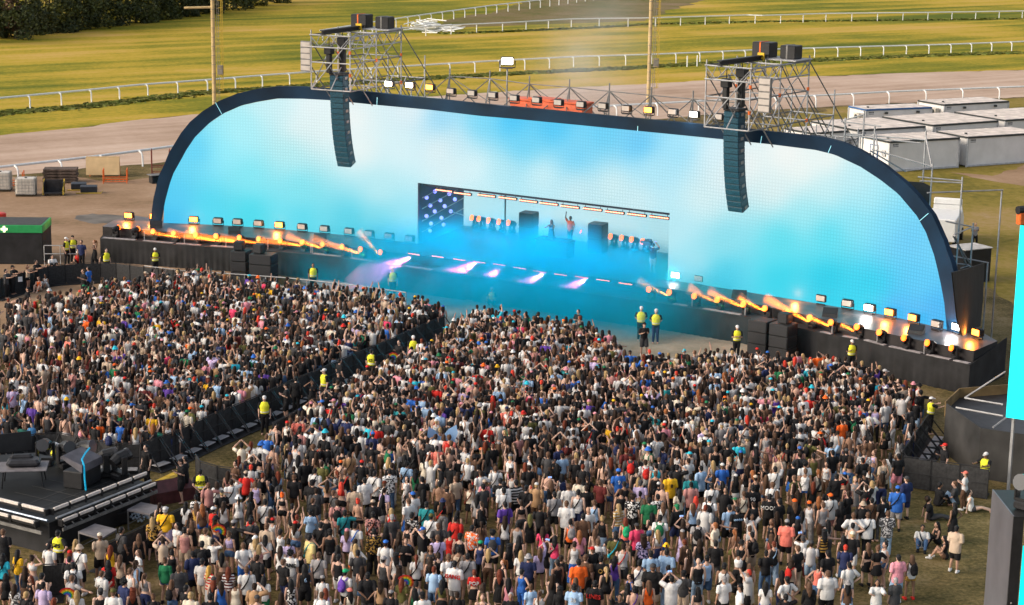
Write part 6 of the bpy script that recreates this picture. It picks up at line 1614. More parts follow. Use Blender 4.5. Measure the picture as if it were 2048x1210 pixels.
# ------------------------------------------------------------------ light platform at the lower left
FZ = 1.25
N_ = P(98, 1046, FZ); E_ = P(299, 966, FZ); W_ = P(-150, 984, FZ); B1 = P(70, 905, FZ); B2 = P(-220, 925, FZ)
pl = empty('light_platform', (N_.x, N_.y, 0)); tag(pl, 'black equipment platform edged with two rows of light bars behind the left audience', 'platform'); po = Vector(pl.location)
poly = [N_, E_, B1, B2, W_]
b = MB(); b.prism([(p.x-po.x, p.y-po.y) for p in poly], FZ-.14, FZ); b.build('deck', mat('black_ply', (.010,.011,.012), .6, var=.4, scale=.9, bump=.1), pl)
b = MB(); 
for a, c in zip(poly, poly[1:]+poly[:1]): b.slab([(a.x-po.x, a.y-po.y, FZ-.145), (a.x-po.x, a.y-po.y, 0), (c.x-po.x, c.y-po.y, 0), (c.x-po.x, c.y-po.y, FZ-.145)], .05)
b.build('skirt', M_black, pl)
M_joint = mat('deck_joint', (.05,.05,.05), .6)
ue = (E_-N_).normalized(); we = Vector((-ue.y, ue.x, 0))
M_bulb = mat('bar_glass', (.58,.52,.48), .35, var=.12, scale=12)
for k in range(1, 9):
    for a, c in ((N_.lerp(W_, k/9), E_.lerp(B1, k/9*1.3)),):
        a = a-po; c = (E_+(W_-N_)*(k/9))-po; c = a.lerp(c, .93); b = MB(); d = (c-a).normalized(); n = Vector((-d.y, d.x, 0))*.018; b.slab([a-n+Vector((0,0,.006)), c-n+Vector((0,0,.006)), c+n+Vector((0,0,.006)), a+n+Vector((0,0,.006))], -.004) if k < 8 else None
        b.build('deck_joint', M_joint, pl) if k < 4 else None
for k in range(1, 6):
    a = N_.lerp(E_, k/6)-po; c = a+(W_-N_)*.55; d = (c-a).normalized(); n = Vector((-d.y, d.x, 0))*.018; b = MB(); b.slab([a-n+Vector((0,0,.011)), c-n+Vector((0,0,.011)), c+n+Vector((0,0,.011)), a+n+Vector((0,0,.011))], -.004); b.build('deck_joint', M_joint, pl)
def light_bar(c, u, label, L=1.12):
    r = empty('light_bar', c, math.atan2(u.y, u.x)); tag(r, label, 'light bar', 'light bars round the platform edge')
    b = MB(); b.bbox((0,0,0), (L,.20,.20), .03); b.build('housing', M_case, r)
    b = MB(); b.bbox((0,-.075,.075), (L*.93,.09,.12), .015); 
    b.build('glass', M_bulb, r)
    for s in (-1, 1): b = MB(); b.bbox((s*(L/2+.02),0,-.02), (.05,.24,.26), .01); b.build('end_plate', M_case, r)
def bars(a, b_, n, side):
    u = (b_-a).normalized(); out = Vector((u.y, -u.x, 0)); L = (b_-a).length
    for k in range(n):
        for row, (dz, dn, off) in enumerate(((.30, -.25, .15), (-.02, .28, .55))):
            c = a+u*(L*(k+.5)/n+(.1 if row == 0 else 0))+out*dn+Vector((0,0,dz))
            light_bar(c, u, f'grey faced light bar on the {side} platform edge, {"upper" if row == 0 else "lower"} row, {ORD[k]} from the corner', L/n*.93)
    b = MB(); b.tube([a-po+out*.08+Vector((0,0,.12)), b_-po+out*.08+Vector((0,0,.12))], .045, 6); b.build('rail_pipe', M_steel, pl)
    b = MB(); b.slab([a-po+out*.42-Vector((0,0,.22)), a-po+out*.42-Vector((0,0,.34)), b_-po+out*.42-Vector((0,0,.34)), b_-po+out*.42-Vector((0,0,.22))], .06); b.build('edge_beam', M_steelw, pl)
    for k in range(n*2):
        c = a+u*(L*(k+.5)/(n*2))-po; b = MB(); b.tube([c+Vector((0,0,-.05)), c+out*.42+Vector((0,0,-.28))], .03, 4); b.build('outrigger', M_steel, pl)
bars(N_+ue*.3, E_, 6, 'right hand')
uw = (N_-W_).normalized(); bars(W_, N_-uw*.3, 5, 'left hand') if False else None
u2 = (W_-N_).normalized()
_out = Vector((-u2.y, u2.x, 0))
for k in range(5):
    for row, (dz, dn) in enumerate(((.30, -.25), (-.02, .28))):
        L = (W_-N_).length/5; c = N_+u2*(.3+L*(k+.5))+_out*dn+Vector((0,0,dz)); light_bar(c, -u2, f'grey faced light bar on the left hand platform edge, {"upper" if row == 0 else "lower"} row, {ORD[k]} from the corner', L*.93)
b = MB(); b.tube([N_-po+_out*.08+Vector((0,0,.12)), W_-po+_out*.08+Vector((0,0,.12))], .045, 6); b.build('rail_pipe', mat('blue_grey_pipe', (.22,.27,.36), .4, .5), pl)
b = MB(); b.slab([W_-po+_out*.42-Vector((0,0,.22)), W_-po+_out*.42-Vector((0,0,.34)), N_-po+_out*.42-Vector((0,0,.34)), N_-po+_out*.42-Vector((0,0,.22))], .06); b.build('edge_beam', M_steelw, pl)
# table with covered console, covered loudspeaker, moving heads
M_cover = mat('black_cover', (.022,.022,.026), .45, var=.3, scale=3, bump=.4); M_gtop = mat('grey_table_top', (.16,.15,.16), .45, var=.2, scale=3)
rz = math.atan2(ue.y, ue.x)
p = P(48, 968, FZ); r = empty('console_table', p, rz-.9); tag(r, 'dark table on the platform under the black covered mixing desk', 'table')
b = MB(); b.bbox((0,0,.72), (1.9,1.3,.05), .015); b.build('table_top', M_gtop, r)
for sx in (-.8, .8):
    for sy in (-.5, .5): part_tube('leg', (sx, sy, 0), (sx*.9, sy*.9, .70), .03, M_case, r)
r = empty('mixing_desk', p+Vector((0,.1,.745)), rz-.9); tag(r, 'mixing desk hidden under a wrinkled black cover on the platform table', 'mixing desk')
b = MB(); b.bbox((0,.0,.14), (1.3,.75,.28), .10); b.bbox((-.1,.2,.3), (.9,.3,.2), .08); b.build('cover', M_cover, r)
p = P(28, 932, FZ); r = empty('monitor_screen', p, rz-.6); tag(r, 'black flat screen with its back to the camera on the platform', 'screen')
b = MB(); b.bbox((0,0,1.0), (1.5,.07,.8), .02, 0, 0, -.15); b.build('panel', M_case, r); part_tube('stand', (0,.05,0), (0,.02,.8), .04, M_case, r)
p = P(165, 968, FZ); r = empty('covered_speaker', p, rz+.15); tag(r, 'large loudspeaker under a sagging grey cover on the platform, cyan cable over it', 'speaker')
b = MB(); b.bbox((0,0,.35), (1.35,.9,.7), .04); b.build('case', M_case, r)
b = MB(); v = [(-.75,-.5,.72), (.75,-.5,.72), (.75,.5,1.25), (-.75,.5,1.25), (-.7,-.48,1.02), (.7,-.48,1.02), (.66,.42,1.32), (-.66,.42,1.32)]; b.add(v, [(3,2,1,0), (4,5,6,7), (0,1,5,4), (1,2,6,5), (2,3,7,6), (3,0,4,7)]); b.build('cover', mat('grey_cover', (.085,.08,.095), .5, var=.3, scale=2, bump=.4), r)
b = MB(); b.tube([(.72,.1,1.28), (.2,-.05,1.24), (-.35,-.25,1.16), (-.62,-.53,1.0), (-.66,-.56,.5), (-.66,-.6,.02)], .035, 5); o = b.build('power_cable', emit('glowing_cyan_cable', (.0,.42,.72), .25)); o.location = p; o.rotation_euler = (0,0,rz+.15); tag(o, 'bright cyan cable draped over the covered loudspeaker', 'cable')  # glow added to the cable's material, though it is no lamp
HT['dk'] = head_tpl(mat('dark_lens', (.03,.03,.035), .1))
for i, (x, y) in enumerate(((92, 930), (133, 935), (168, 935), (214, 952), (240, 958))):
    p = P(x, y, FZ); place_tpl(HT, 'dk', p, .6*i, f'unlit black moving head on the back edge of the light platform, {ORD[i]} from the left', 'stage light', 'unlit moving heads on the platform', 1.7)
def table(px4, h, label, junk=0):
    q = [P(x, y, h) for x, y in px4]; c = sum(q, Vector())/4; r = empty('work_table', (c.x, c.y, 0)); tag(r, label, 'table'); b = MB(); b.slab([(p.x-c.x, p.y-c.y, h) for p in (q if (q[1]-q[0]).cross(q[3]-q[0]).z > 0 else q[::-1])], .07); b.build('table_top', M_gtop, r)
    for p in q: part_tube('leg', ((p.x-c.x)*.95, (p.y-c.y)*.95, h-.07), ((p.x-c.x)*.95, (p.y-c.y)*.95, 0), .035, M_steelw, r)
    b = MB(); b.tube([((q[0].x-c.x)*.95, (q[0].y-c.y)*.95, .25), ((q[1].x-c.x)*.95, (q[1].y-c.y)*.95, .25)], .02, 4); b.build('brace', M_steelw, r)
table([(254, 1019), (282, 1004), (328, 1013), (300, 1028)], .85, 'grey topped table beside the maroon covered case')
table([(156, 1063), (190, 1047), (234, 1058), (202, 1077)], .85, 'grey topped table under the platform corner, nearest the audience')
p = P(276, 1043, 0); b = MB()
for k in range(60): a = rnd.uniform(0, 6.28); q = rnd.random()*.55; b.ball((math.cos(a)*q, math.sin(a)*q*.8, .08+rnd.random()*.3*(1-q)), rnd.uniform(.03,.06), 5, 4)
o = b.build('cup_heap', mat('clear_cups', (.50,.60,.70), .1, var=.2)); o.location = p; tag(o, 'glittering heap of clear plastic cups under the far grey table', 'cups', kind='stuff')
p = P(228, 1048, 0); b = MB(); b.bbox((0,0,.3), (1.0,.7,.5), .04); o = b.build('flight_case', M_case); o.location = p; o.rotation_euler = (0,0,.5); tag(o, 'flat black flight case between the two grey tables', 'case')
A = [P(310, 979, 1.0), P(333, 1004, .85), P(384, 981, .9), P(360, 958, 1.05)]; c = sum(A, Vector())/4
p = P(345, 1000, 0); b = MB(); b.add([tuple(k_*.72 for k_ in q_) for q_ in [(-1.25,-.55,0), (1.25,-.55,0), (1.25,.6,0), (-1.25,.6,0), (-1.2,-.52,.72), (1.2,-.52,.72), (1.15,.35,1.15), (-1.15,.3,1.2), (1.2,.6,1.0), (-1.2,.6,1.05)]], [(0,1,5,4), (4,5,6,7), (7,6,8,9), (1,2,8,6,5), (2,3,9,8), (3,0,4,7,9)])
o = b.build('covered_case', mat('maroon_cover', (.085,.028,.032), .42, var=.25, scale=3, bump=.35)); o.location = p; o.rotation_euler = (0,0,.62); tag(o, 'long case under a glossy maroon cover beside the GPS guard', 'case')
a, b_ = P(303, 971, .03), P(362, 943, .03); d = (b_-a); n = Vector((-d.y, d.x, 0)).normalized()*.25
for k in range(4):
    q0, q1 = a.lerp(b_, k/4+.01), a.lerp(b_, (k+1)/4-.01); b = MB(); b.add([q0-n, q0+n, q1+n, q1-n, q0-n*.5+Vector((0,0,.07)), q0+n*.5+Vector((0,0,.07)), q1+n*.5+Vector((0,0,.07)), q1-n*.5+Vector((0,0,.07))], [(3,2,1,0), (4,5,6,7), (0,4,7,3), (1,2,6,5), (0,1,5,4), (3,7,6,2)]); tag(b.build('cable_ramp', M_yel, loc=q0), f'yellow and black cable ramp section on the path, {ORD[k]} from the platform', 'cable ramp', 'yellow cable ramp sections')
# ------------------------------------------------------------------ side screen at the right, its base, and the near tower
S0 = P(2000, 992, 0); zs0 = Zat(2007, 834, S0); zs1 = Zat(2029, 450, S0); us = (P(2048, 840, zs0)-P(2007, 834, zs0)); us.z = 0; us.normalize()
r = empty('side_screen', (S0.x, S0.y, 0), math.atan2(us.y, us.x)); tag(r, 'tall cyan side screen standing on the black boarded base at the right', 'screen')
M_cy = emit('plain_cyan_screen', lin(0, 222, 224), .70)
b = MB(); b.box((2.2, 0, (zs0+zs1)/2), (4.4, .03, zs1-zs0)); b.build('display', M_cy, r)
b = MB(); b.box((2.2, .16, (zs0+zs1)/2), (4.4, .25, zs1-zs0)); b.build('cabinet', M_case, r)
for sx in (.2, 4.2): part_tube('mast', (sx, .5, 0), (sx, .5, zs1+.2), .08, M_steel, r)
q = along(2042, 440, (Vector((S0.x, S0.y, 0))).length+.2); t = empty('flame_lamp', (q.x, q.y, zs1), .4); tag(t, 'orange and black lamp on top of the cyan side screen', 'stage light')
b = MB(); b.bbox((0,0,.25), (.3,.3,.5), .03); b.build('stand', M_orange, t); b = MB(); b.tube([(-.2,0,.6), (.4,0,.62)], .17, 8); b.build('head', M_case, t)
ZB = 2.25; A1 = P(1892, 807, ZB); A2 = P(1961, 856, ZB); A3 = P(2150, 884, ZB); A4 = P(2060, 770, ZB); A0 = P(1920, 781, ZB)
r = empty('screen_base', (A2.x, A2.y, 0)); ao = Vector(r.location); tag(r, 'black boarded base with tarp top and plywood rim under the side screen', 'base')
M_board = mat('black_board', (.032,.031,.031), .6, var=.35, scale=.8, bump=.08); M_ply = mat('worn_plywood', (.20,.13,.055), .7, var=.3, scale=1.2)
for a, c in ((A1, A2), (A2, A3)):
    b = MB(); b.slab([(a.x-ao.x, a.y-ao.y, ZB), (a.x-ao.x, a.y-ao.y, 0), (c.x-ao.x, c.y-ao.y, 0), (c.x-ao.x, c.y-ao.y, ZB)], .06); b.build('board_wall', M_board, r)
b = MB(); b.prism([((p.x-ao.x)*.99, (p.y-ao.y)*.99+.06) for p in (A2, A3, A4, A0, A1)], ZB-.45, ZB-.35); b.build('tarp', M_cover, r)
for a, c in ((A1, A0), (A0, A4)):
    b = MB(); b.slab([(a.x-ao.x, a.y-ao.y, ZB+.10), (a.x-ao.x, a.y-ao.y, ZB-.6), (c.x-ao.x, c.y-ao.y, ZB-.6), (c.x-ao.x, c.y-ao.y, ZB+.10)], .05); b.build('rim_board', M_ply, r)
for (x0, y0, z0, x1, y1, z1) in ((1929, 796, ZB, 2011, 743, ZB+1.2), (1929, 796, ZB, 2006, 809, ZB), (1912, 815, ZB+.02, 2006, 832, ZB+.02), (1986, 855, ZB+.02, 2012, 836, ZB+.3)): part_tube('tube', P(x0, y0, z0)-ao, P(x1, y1, z1)-ao, .045, M_steel, r)
TA = along(1984, 985, 57.0); TB = along(2027, 1026, 54.6); zt = (TA.z+TB.z)/2; d = TB-TA; d.z = 0; L = d.length; d.normalize(); w = Vector((-d.y, d.x, 0))
if w.x < 0: w = -w
r = empty('near_tower', (TA.x, TA.y, 0), math.atan2(d.y, d.x)); tag(r, 'tall near tower with grey side sheet and a cyan screen edge, bottom right corner', 'tower')
b = MB(); b.box((L/2, .02, zt/2), (L, .04, zt)); b.build('side_sheet', mat('dull_metal_sheet', (.20,.20,.225), .38, .6, var=.15, scale=.7), r)
b = MB(); b.box((L+.02, .16, zt/2), (.05, .30, zt)); b.build('black_edge', M_case, r)
b = MB(); b.box((L+.02, 1.35, zt*.5-.45), (.06, 2.0, zt-.9)); b.build('display', M_cy, r)
for k in range(26): b = MB(); b.ball((L+.05, .12, .2+k*.17), .035, 5, 4); b.build('clip', M_yel if k % 3 == 0 else M_steelw, r)
b = MB(); b.box((L/2, 1.2, zt-.06), (L, 2.3, .1)); b.build('roof', M_case, r)
RW = Matrix.Translation(r.location) @ Matrix.Rotation(math.atan2(d.y, d.x), 4, 'Z')
sp = RW @ Vector((L*.72, .55, zt)); o = place_tpl(HT, 'dk', sp, -.8, 'large black moving head on top of the near tower', 'stage light', None, 1.6)
M_strobe = emit('pale_strobe', (1, .97, .9), 1.1)
for k in range(2):
    q = RW @ Vector((L*.25+.9*k, 1.1, zt+.05)); t = empty('strobe_light', q, math.atan2(d.y, d.x)); tag(t, f'lit glass strobe bar on top of the near tower, {"farther" if k == 0 else "nearer"} one', 'strobe light'); b = MB(); b.bbox((0,0,.12), (.85,.3,.24), .03); b.build('case', M_case, t); b = MB(); b.tube([(-.38,-.02,.27), (.38,-.02,.27)], .07, 8); b.build('tube', M_strobe, t)
# ------------------------------------------------------------------ yard at the left
M_ibc = mat('tank_plastic', (.55,.50,.44), .4, var=.08); M_cage = mat('cage_steel', (.36,.36,.34), .4, .6)
def tank(x, y, s, label, rz=.1):
    p = P(x, y, 0); r = empty('liquid_tank', p, rz); tag(r, label, 'tank'); w, d, h = 1.2*s, 1.0*s, 1.0*s
    b = MB(); b.bbox((0,0,.16+h/2), (w-.06,d-.06,h), .08); b.build('bottle', M_ibc, r)
    b = MB()
    for k in range(6):
        z = .2+h*k/5.2; b.tube([(-w/2,-d/2,z), (w/2,-d/2,z), (w/2,d/2,z), (-w/2,d/2,z), (-w/2,-d/2,z)], .016, 4)
    for k in range(7):
        x_ = -w/2+w*k/6
        for y_ in (-d/2, d/2): b.tube([(x_, y_, .16), (x_, y_, .2+h)], .014, 4)
    for k in range(1, 5):
        y_ = -d/2+d*k/5
        for x_ in (-w/2, w/2): b.tube([(x_, y_, .16), (x_, y_, .2+h)], .014, 4)
    b.build('cage', M_cage, r); b = MB(); b.bbox((0,0,.05), (w,d,.05), .01); b.bbox((0,0,.13), (w,d,.04), .01)
    for sx in (-.45, 0, .45): b.box((sx*s,0,.09), (.12,d*.95,.05))
    b.build('pallet', M_bark, r); b = MB(); b.tube([(0,0,.16+h), (0,0,.22+h)], .1, 10); b.build('cap', M_case, r)
tank(53, 391, 1.25, 'white caged liquid tank beside the yellow framed cart'); tank(2, 381, 1.35, 'white caged liquid tank cut by the left edge')
def cage(x, y, w, d, h, label, m=None, rz=.15):
    p = P(x, y, 0); r = empty('steel_stillage', p, rz); tag(r, label, 'metal crate')
    for sx in (-1, 1):
        for sy in (-1, 1): part_tube('post', (sx*w/2, sy*d/2, 0), (sx*w/2, sy*d/2, h), .045, m or M_orange, r)
    for z in (.15, h*.32): part_tube('rail', (-w/2, -d/2, z), (w/2, -d/2, z), .035, m or M_orange, r); part_tube('rail', (-w/2, d/2, z), (w/2, d/2, z), .035, m or M_orange, r)
    for sx in (-1, 1): part_tube('rail', (sx*w/2, -d/2, h*.32), (sx*w/2, d/2, h*.32), .035, m or M_orange, r); part_tube('rail', (sx*w/2, -d/2, h*.95), (sx*w/2, d/2, h*.95), .03, m or M_orange, r)
    b = MB()
    for k in range(7): b.tube([(-w/2+w*k/6, -d/2, .15), (-w/2+w*k/6, d/2, .15)], .02, 4)
    b.build('base_grid', m or M_orange, r)
M_rust = mat('rust_red_steel', (.20,.05,.035), .7)
cage(231, 365, 1.9, 1.1, 1.15, 'orange steel stillage in front of the plywood sheets'); cage(27, 372, 1.6, 1.2, 1.2, 'orange steel stillage behind the white tanks'); cage(210, 351, 2.4, .9, 1.1, 'orange stillage holding the pale plywood sheets')
cage(322, 348, 1.5, 1.0, 2.1, 'tall rust red steel rack behind the left curve of the arch', M_rust)
p = P(206, 351, .15); b = MB()
for k in range(7): b.box((0, .05*k, .78+.01*k), (2.75+.02*(k % 2), .035, 1.45), 0, k % 2, -.12)
o = b.build('plywood_stack', [mat('fresh_plywood', (.62,.44,.24), .6, var=.08, scale=1.5), mat('fresh_plywood_edge', (.46,.31,.16), .7, var=.1)]); o.location = p; o.rotation_euler = (0,0,.1); tag(o, 'stack of pale new plywood sheets standing in an orange stillage', 'plywood stack')
M_old = mat('weathered_boards', (.085,.060,.048), .85, var=.35, scale=2.5, bump=.2)
p = P(122, 364, 0)
for k in range(5):
    b = MB(); b.bbox((rnd.uniform(-.06,.06), 0, .14), (2.7, 1.5, .18), .02)
    for s in (-1, 0, 1): b.box((s*1.1, 0, .025), (.14, 1.4, .05))
    o = b.build('wooden_panel', M_old); o.location = p+Vector((0,0,k*.232)); o.rotation_euler = (0,0,.12+rnd.gauss(0,.02)); tag(o, f'weathered wooden panel lying in the dark pile, {["lowest", "second from the bottom", "middle one", "second from the top", "topmost"][k]}', 'wooden panel', 'weathered panels in the pile')
p = P(108, 390, 0); r = empty('yard_cart', p, .12); tag(r, 'open black cart with yellow tube ends between the tank and black cases', 'cart')
b = MB(); b.bbox((0,0,.22), (1.5,1.0,.10), .02); b.bbox((0,.48,.7), (1.5,.05,.9), .01); b.bbox((.73,.1,.65), (.05,.8,.8), .01); b.bbox((-.73,.1,.65), (.05,.8,.8), .01); b.build('body', M_cover, r)
for sx in (-.78, .78):
    b = MB(); b.tube([(sx,-.55,.1), (sx,-.55,.5), (sx,.5,1.2), (sx,.5,.1)], .04, 5); b.tube([(sx,-.55,.12), (sx,.5,.12)], .04, 5); b.build('tube_end', M_yel, r)
for sx in (-.6, .6):
    for sy in (-.4, .4): b = MB(); b.tube([(sx-.03,sy,.08), (sx+.03,sy,.08)], .08, 8); b.build('wheel', M_case, r)
for k, (x, y, w) in enumerate(((158, 380, 1.2), (178, 386, 1.3))):
    p = P(x, y, 0); r = empty('folded_cart', p, .15); tag(r, ['dark folded crate lid lying behind another on the grass', 'dark plastic crate lid on a yellow tube frame'][k], 'crate'); b = MB(); b.bbox((0,0,.35), (w,.6,.5), .04, 0, 0, .15); b.build('shell', mat('blue_black_plastic', (.025,.03,.04), .4), r); b = MB(); b.tube([(-w*.75,-.35,.05), (w*.75,-.35,.05), (w*.8,.1,.12)], .04, 5); b.build('tube_frame', M_yel, r)
# first aid booth
zb = 2.55; A = P(87, 529, 0); ub = Vector((1, .05, 0)).normalized(); r = empty('first_aid_booth', A, math.atan2(ub.y, ub.x)); tag(r, 'black walled first aid booth with green fascia and white cross, left edge', 'booth')
b = MB(); b.bbox((-2.6,1.5,zb*.5-.05), (5.2,3.0,zb-.12), .03); b.build('wall', M_black, r)
b = MB(); b.bbox((-2.62,1.5,zb-.22), (5.3,3.08,.5), .02); f = b.build('fascia', mat('green_fascia', (.02,.27,.08), .5, var=.08), r)
x = -2.42; b = MB(); b.box((x,-.06,zb-.22), (.42,.03,.14)); b.box((x,-.062,zb-.22), (.14,.03,.40)); b.build('white_cross', emit('cross_light', (1,.95,.6), 1.1), f)
b = MB(); b.box((-2.6,1.5,zb+.035), (5.0,2.8,.03)); b.build('roof', mat('dark_roof', (.05,.05,.05), .7), r)
p = P(-2, 460, 0); b = MB(); b.tube([(0,0,0), (0,0,1.2), (0,0,1.25)], [.55,.55,.4], 14); b.bbox((0,0,.6), (.2,1.15,1.0), .02); o = b.build('red_drum', mat('red_plastic', (.50,.03,.02), .45)); o.location = p; tag(o, 'red plastic drum peeking over the green topped booth', 'drum')
b = MB(); b.box((0,0,0), (.26,.02,.30)); o = b.build('notice_sheet', mat('paper', (.60,.62,.66), .7)); q = P(41, 558, .95); o.location = q+Vector((0,-.06,0)); o.rotation_euler = (0,0,.5); tag(o, 'pale notice sheet fixed on the far left black barrier', 'notice')
# black fixture on the left flank of the arch
q = bpt(308)-bnorm(308)*.8; z = Zat(310, 368, q); t = empty('flank_speaker', (q.x-.2, q.y, z), .6); tag(t, 'black fixture on a shelf at the left flank of the arch', 'fixture'); b = MB(); b.bbox((0,0,.3), (.7,.6,.5), .05); b.build('body', M_case, t); b = MB(); b.bbox((0,0,.62), (.9,.8,.05), .01); b.build('shelf', M_steelw, t); part_tube('pole', (.2,.2,.6), (.2,.2,-z), .05, M_steelw, t)
# orange skips behind the arch
M_skip = mat('orange_skip', (.62,.11,.04), .5, var=.15, scale=2)
for k, (x, y, w) in enumerate(((1042, 207, 1.6), (1080, 207, 1.6), (1128, 213, 2.8))):
    q = bpt(x-52)-bnorm(x-52)*3.2; z = Zat(x, y-8, q); r = empty('orange_bin', (q.x, q.y, 0), math.atan2(uA.y, uA.x)); tag(r, f'orange lidded bin behind the arch floodlights, {ORD[k]} from the left', 'bin', 'orange bins behind the arch'); b = MB(); b.bbox((0,0,(z+6.8)*.5), (w,1.2,z-6.8), .08); b.build('body', M_skip, r); b = MB(); b.bbox((0,0,z+.05), (w+.1,1.3,.12), .03); b.build('lid', M_skip, r)
# white truck behind the right end
p = P(1866, 492, 0); r = empty('white_truck', p, 1.25); tag(r, 'white truck parked on the grass, mostly hidden by the arch', 'truck')
M_tr = mat('truck_white', (.66,.66,.66), .35, var=.04)
b = MB(); b.bbox((0,-.6,1.55), (4.6,2.2,1.6), .06); b.build('box_body', M_tr, r); b = MB(); b.add([(2.5,-1.65,.6), (4.1,-1.65,.6), (4.1,.45,.6), (2.5,.45,.6), (2.5,-1.6,2.6), (3.5,-1.5,2.6), (3.5,.3,2.6), (2.5,.4,2.6), (4.1,-1.65,1.5), (4.1,.45,1.5)], [(3,2,1,0), (4,5,6,7), (0,1,8,5,4), (1,2,9,8), (2,3,7,6,9), (5,8,9,6), (3,0,4,7)]); b.build('cab', M_tr, r)
b = MB(); b.slab([(3.53,-1.4,2.5), (4.08,-1.5,1.58), (4.08,.3,1.58), (3.53,.2,2.5)], -.02); b.build('windscreen', mat('dark_glass', (.02,.025,.03), .08), r)
for x_ in (-1.5, 3.3):
    for y_ in (-1.6, .4): b = MB(); b.tube([(x_, y_-.12, .45), (x_, y_+.12, .45)], .45, 14); b.build('wheel', M_case, r)
b = MB(); b.box((4.13,-.6,.95), (.05,1.9,.35)); b.build('bumper', mat('red_trim', (.4,.03,.02), .5), r)
b = MB(); b.bbox((2.62,-.6,2.85), (.25,2.0,.5), .08); b.build('wind_deflector', M_tr, r)
# ------------------------------------------------------------------ stage smoke and light in it
def smoke_mat(name, dens, col, scale, thr, aniso=.2, soft=1.0, power=1.0):
    m = bpy.data.materials.new(name); m.use_nodes = True; nt = m.node_tree; nt.nodes.clear(); L = nt.links.new
    out = nt.nodes.new('ShaderNodeOutputMaterial'); v = nt.nodes.new('ShaderNodeVolumePrincipled'); L(v.outputs[0], out.inputs['Volume'])
    v.inputs['Color'].default_value = tuple(col)+(1,); v.inputs['Anisotropy'].default_value = aniso
    tc = nt.nodes.new('ShaderNodeTexCoord'); ln = nt.nodes.new('ShaderNodeVectorMath'); ln.operation = 'LENGTH'
    # generated coordinates: 0..1 in the box
    sb = nt.nodes.new('ShaderNodeVectorMath'); sb.operation = 'MULTIPLY_ADD'; sb.inputs[1].default_value = (2,2,2); sb.inputs[2].default_value = (-1,-1,-1); L(tc.outputs['Generated'], sb.inputs[0]); L(sb.outputs[0], ln.inputs[0])
    mr = nt.nodes.new('ShaderNodeMapRange'); mr.interpolation_type = 'SMOOTHSTEP'; mr.inputs['From Min'].default_value = 1; mr.inputs['From Max'].default_value = 1-soft; L(ln.outputs['Value'], mr.inputs['Value'])
    n = nt.nodes.new('ShaderNodeTexNoise'); n.inputs['Scale'].default_value = scale; n.inputs['Detail'].default_value = 3; L(tc.outputs['Object'], n.inputs['Vector'])
    nr = nt.nodes.new('ShaderNodeMapRange'); nr.inputs['From Min'].default_value = thr[0]; nr.inputs['From Max'].default_value = thr[1]; L(n.outputs['Fac'], nr.inputs['Value'])
    mu = nt.nodes.new('ShaderNodeMath'); mu.operation = 'MULTIPLY'; L(mr.outputs[0], mu.inputs[0]); L(nr.outputs[0], mu.inputs[1])
    m2 = nt.nodes.new('ShaderNodeMath'); m2.operation = 'MULTIPLY'; m2.inputs[1].default_value = dens; L(mu.outputs[0], m2.inputs[0]); L(m2.outputs[0], v.inputs['Density'])
    return m
def smoke(name, c, half, rz, m, label):
    b = MB(); b.ball((0,0,0), 1, 16, 10); b.v = [(x*half[0], y*half[1], z*half[2]) for x, y, z in b.v]
    o = b.build(name, m); o.location = c; o.rotation_euler = (0,0,rz); tag(o, label, 'smoke', kind='stuff'); return o
c = P(1010, 560, 1.0)
smoke('stage_smoke', (c.x+1.3, c.y-.2, .7), (19.5, 11, 4.2), math.atan2(uA.y, uA.x), smoke_mat('stage_smoke', 1.0, (.004,.54,.80), .24, (.34, .62), soft=.75), 'drifting cyan tinted smoke pouring from the alcove over the pit')  # cyan of the wash light is put into the smoke's own colour
c = bpt(1090)-bnorm(1090)*5
smoke('thin_smoke', (c.x, c.y, 14.5), (5.5, 5.0, 6.5), math.atan2(uA.y, uA.x), smoke_mat('thin_smoke', .09, (.85,.92,1.0), .22, (.36, .65)), 'thin plume of smoke rising behind the middle of the arch')
c = bpt(1060)+bnorm(1060)*3
smoke('stage_haze', (c.x-.5, c.y-2, 5.0), (30, 9, 9.5), math.atan2(uA.y, uA.x), smoke_mat('stage_haze', .012, (.30,.85,1.0), .12, (.30, .60)), 'faint blue tinted haze hanging in front of the whole screen')  # screen's blue light is tinted into the haze colour
# blue wash lamps of the alcove shining out over the deck and the pit
for i, s in enumerate((.12, .32, .5, .68, .88)):
    a = AL.lerp(AR, s)+nA*1.6; plight((a.x, a.y, 5.2), (.0,.62,1.0), 950, .2, 105, (uA*(-.15)+nA*(-1.0)+Vector((0,0,-.62))), .8, 'blue_wash')
# orange beams of the ledge heads, each a haze cone shaped and tinted as the beam
hz = bpy.data.materials.new('orange_tinted_haze'); hz.use_nodes = True; nt = hz.node_tree; nt.nodes.clear(); out = nt.nodes.new('ShaderNodeOutputMaterial'); v = nt.nodes.new('ShaderNodeVolumePrincipled'); nt.links.new(v.outputs[0], out.inputs['Volume'])
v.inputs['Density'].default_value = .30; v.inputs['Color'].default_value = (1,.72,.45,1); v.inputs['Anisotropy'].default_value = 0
BEAMS = [((352, 471), (300, 461), 1), ((437, 479), (352, 465), 1), ((484, 482), (388, 469), 1.3), ((523, 484), (455, 475), 1), ((610, 489), (532, 478), 1.2), ((651, 495), (588, 473), 1.2), ((727, 505), (640, 478), 1.5), ((767, 509), (729, 466), .8), ((1344, 590), (1290, 563), .7), ((1440, 603), (1390, 578), .6), ((1494, 612), (1432, 585), 1.2), ((1535, 619), (1490, 596), 1.2), ((1625, 641), (1548, 600), 1.4), ((1667, 650), (1626, 632), 1.3), ((1719, 661), (1692, 648), 1.1)]
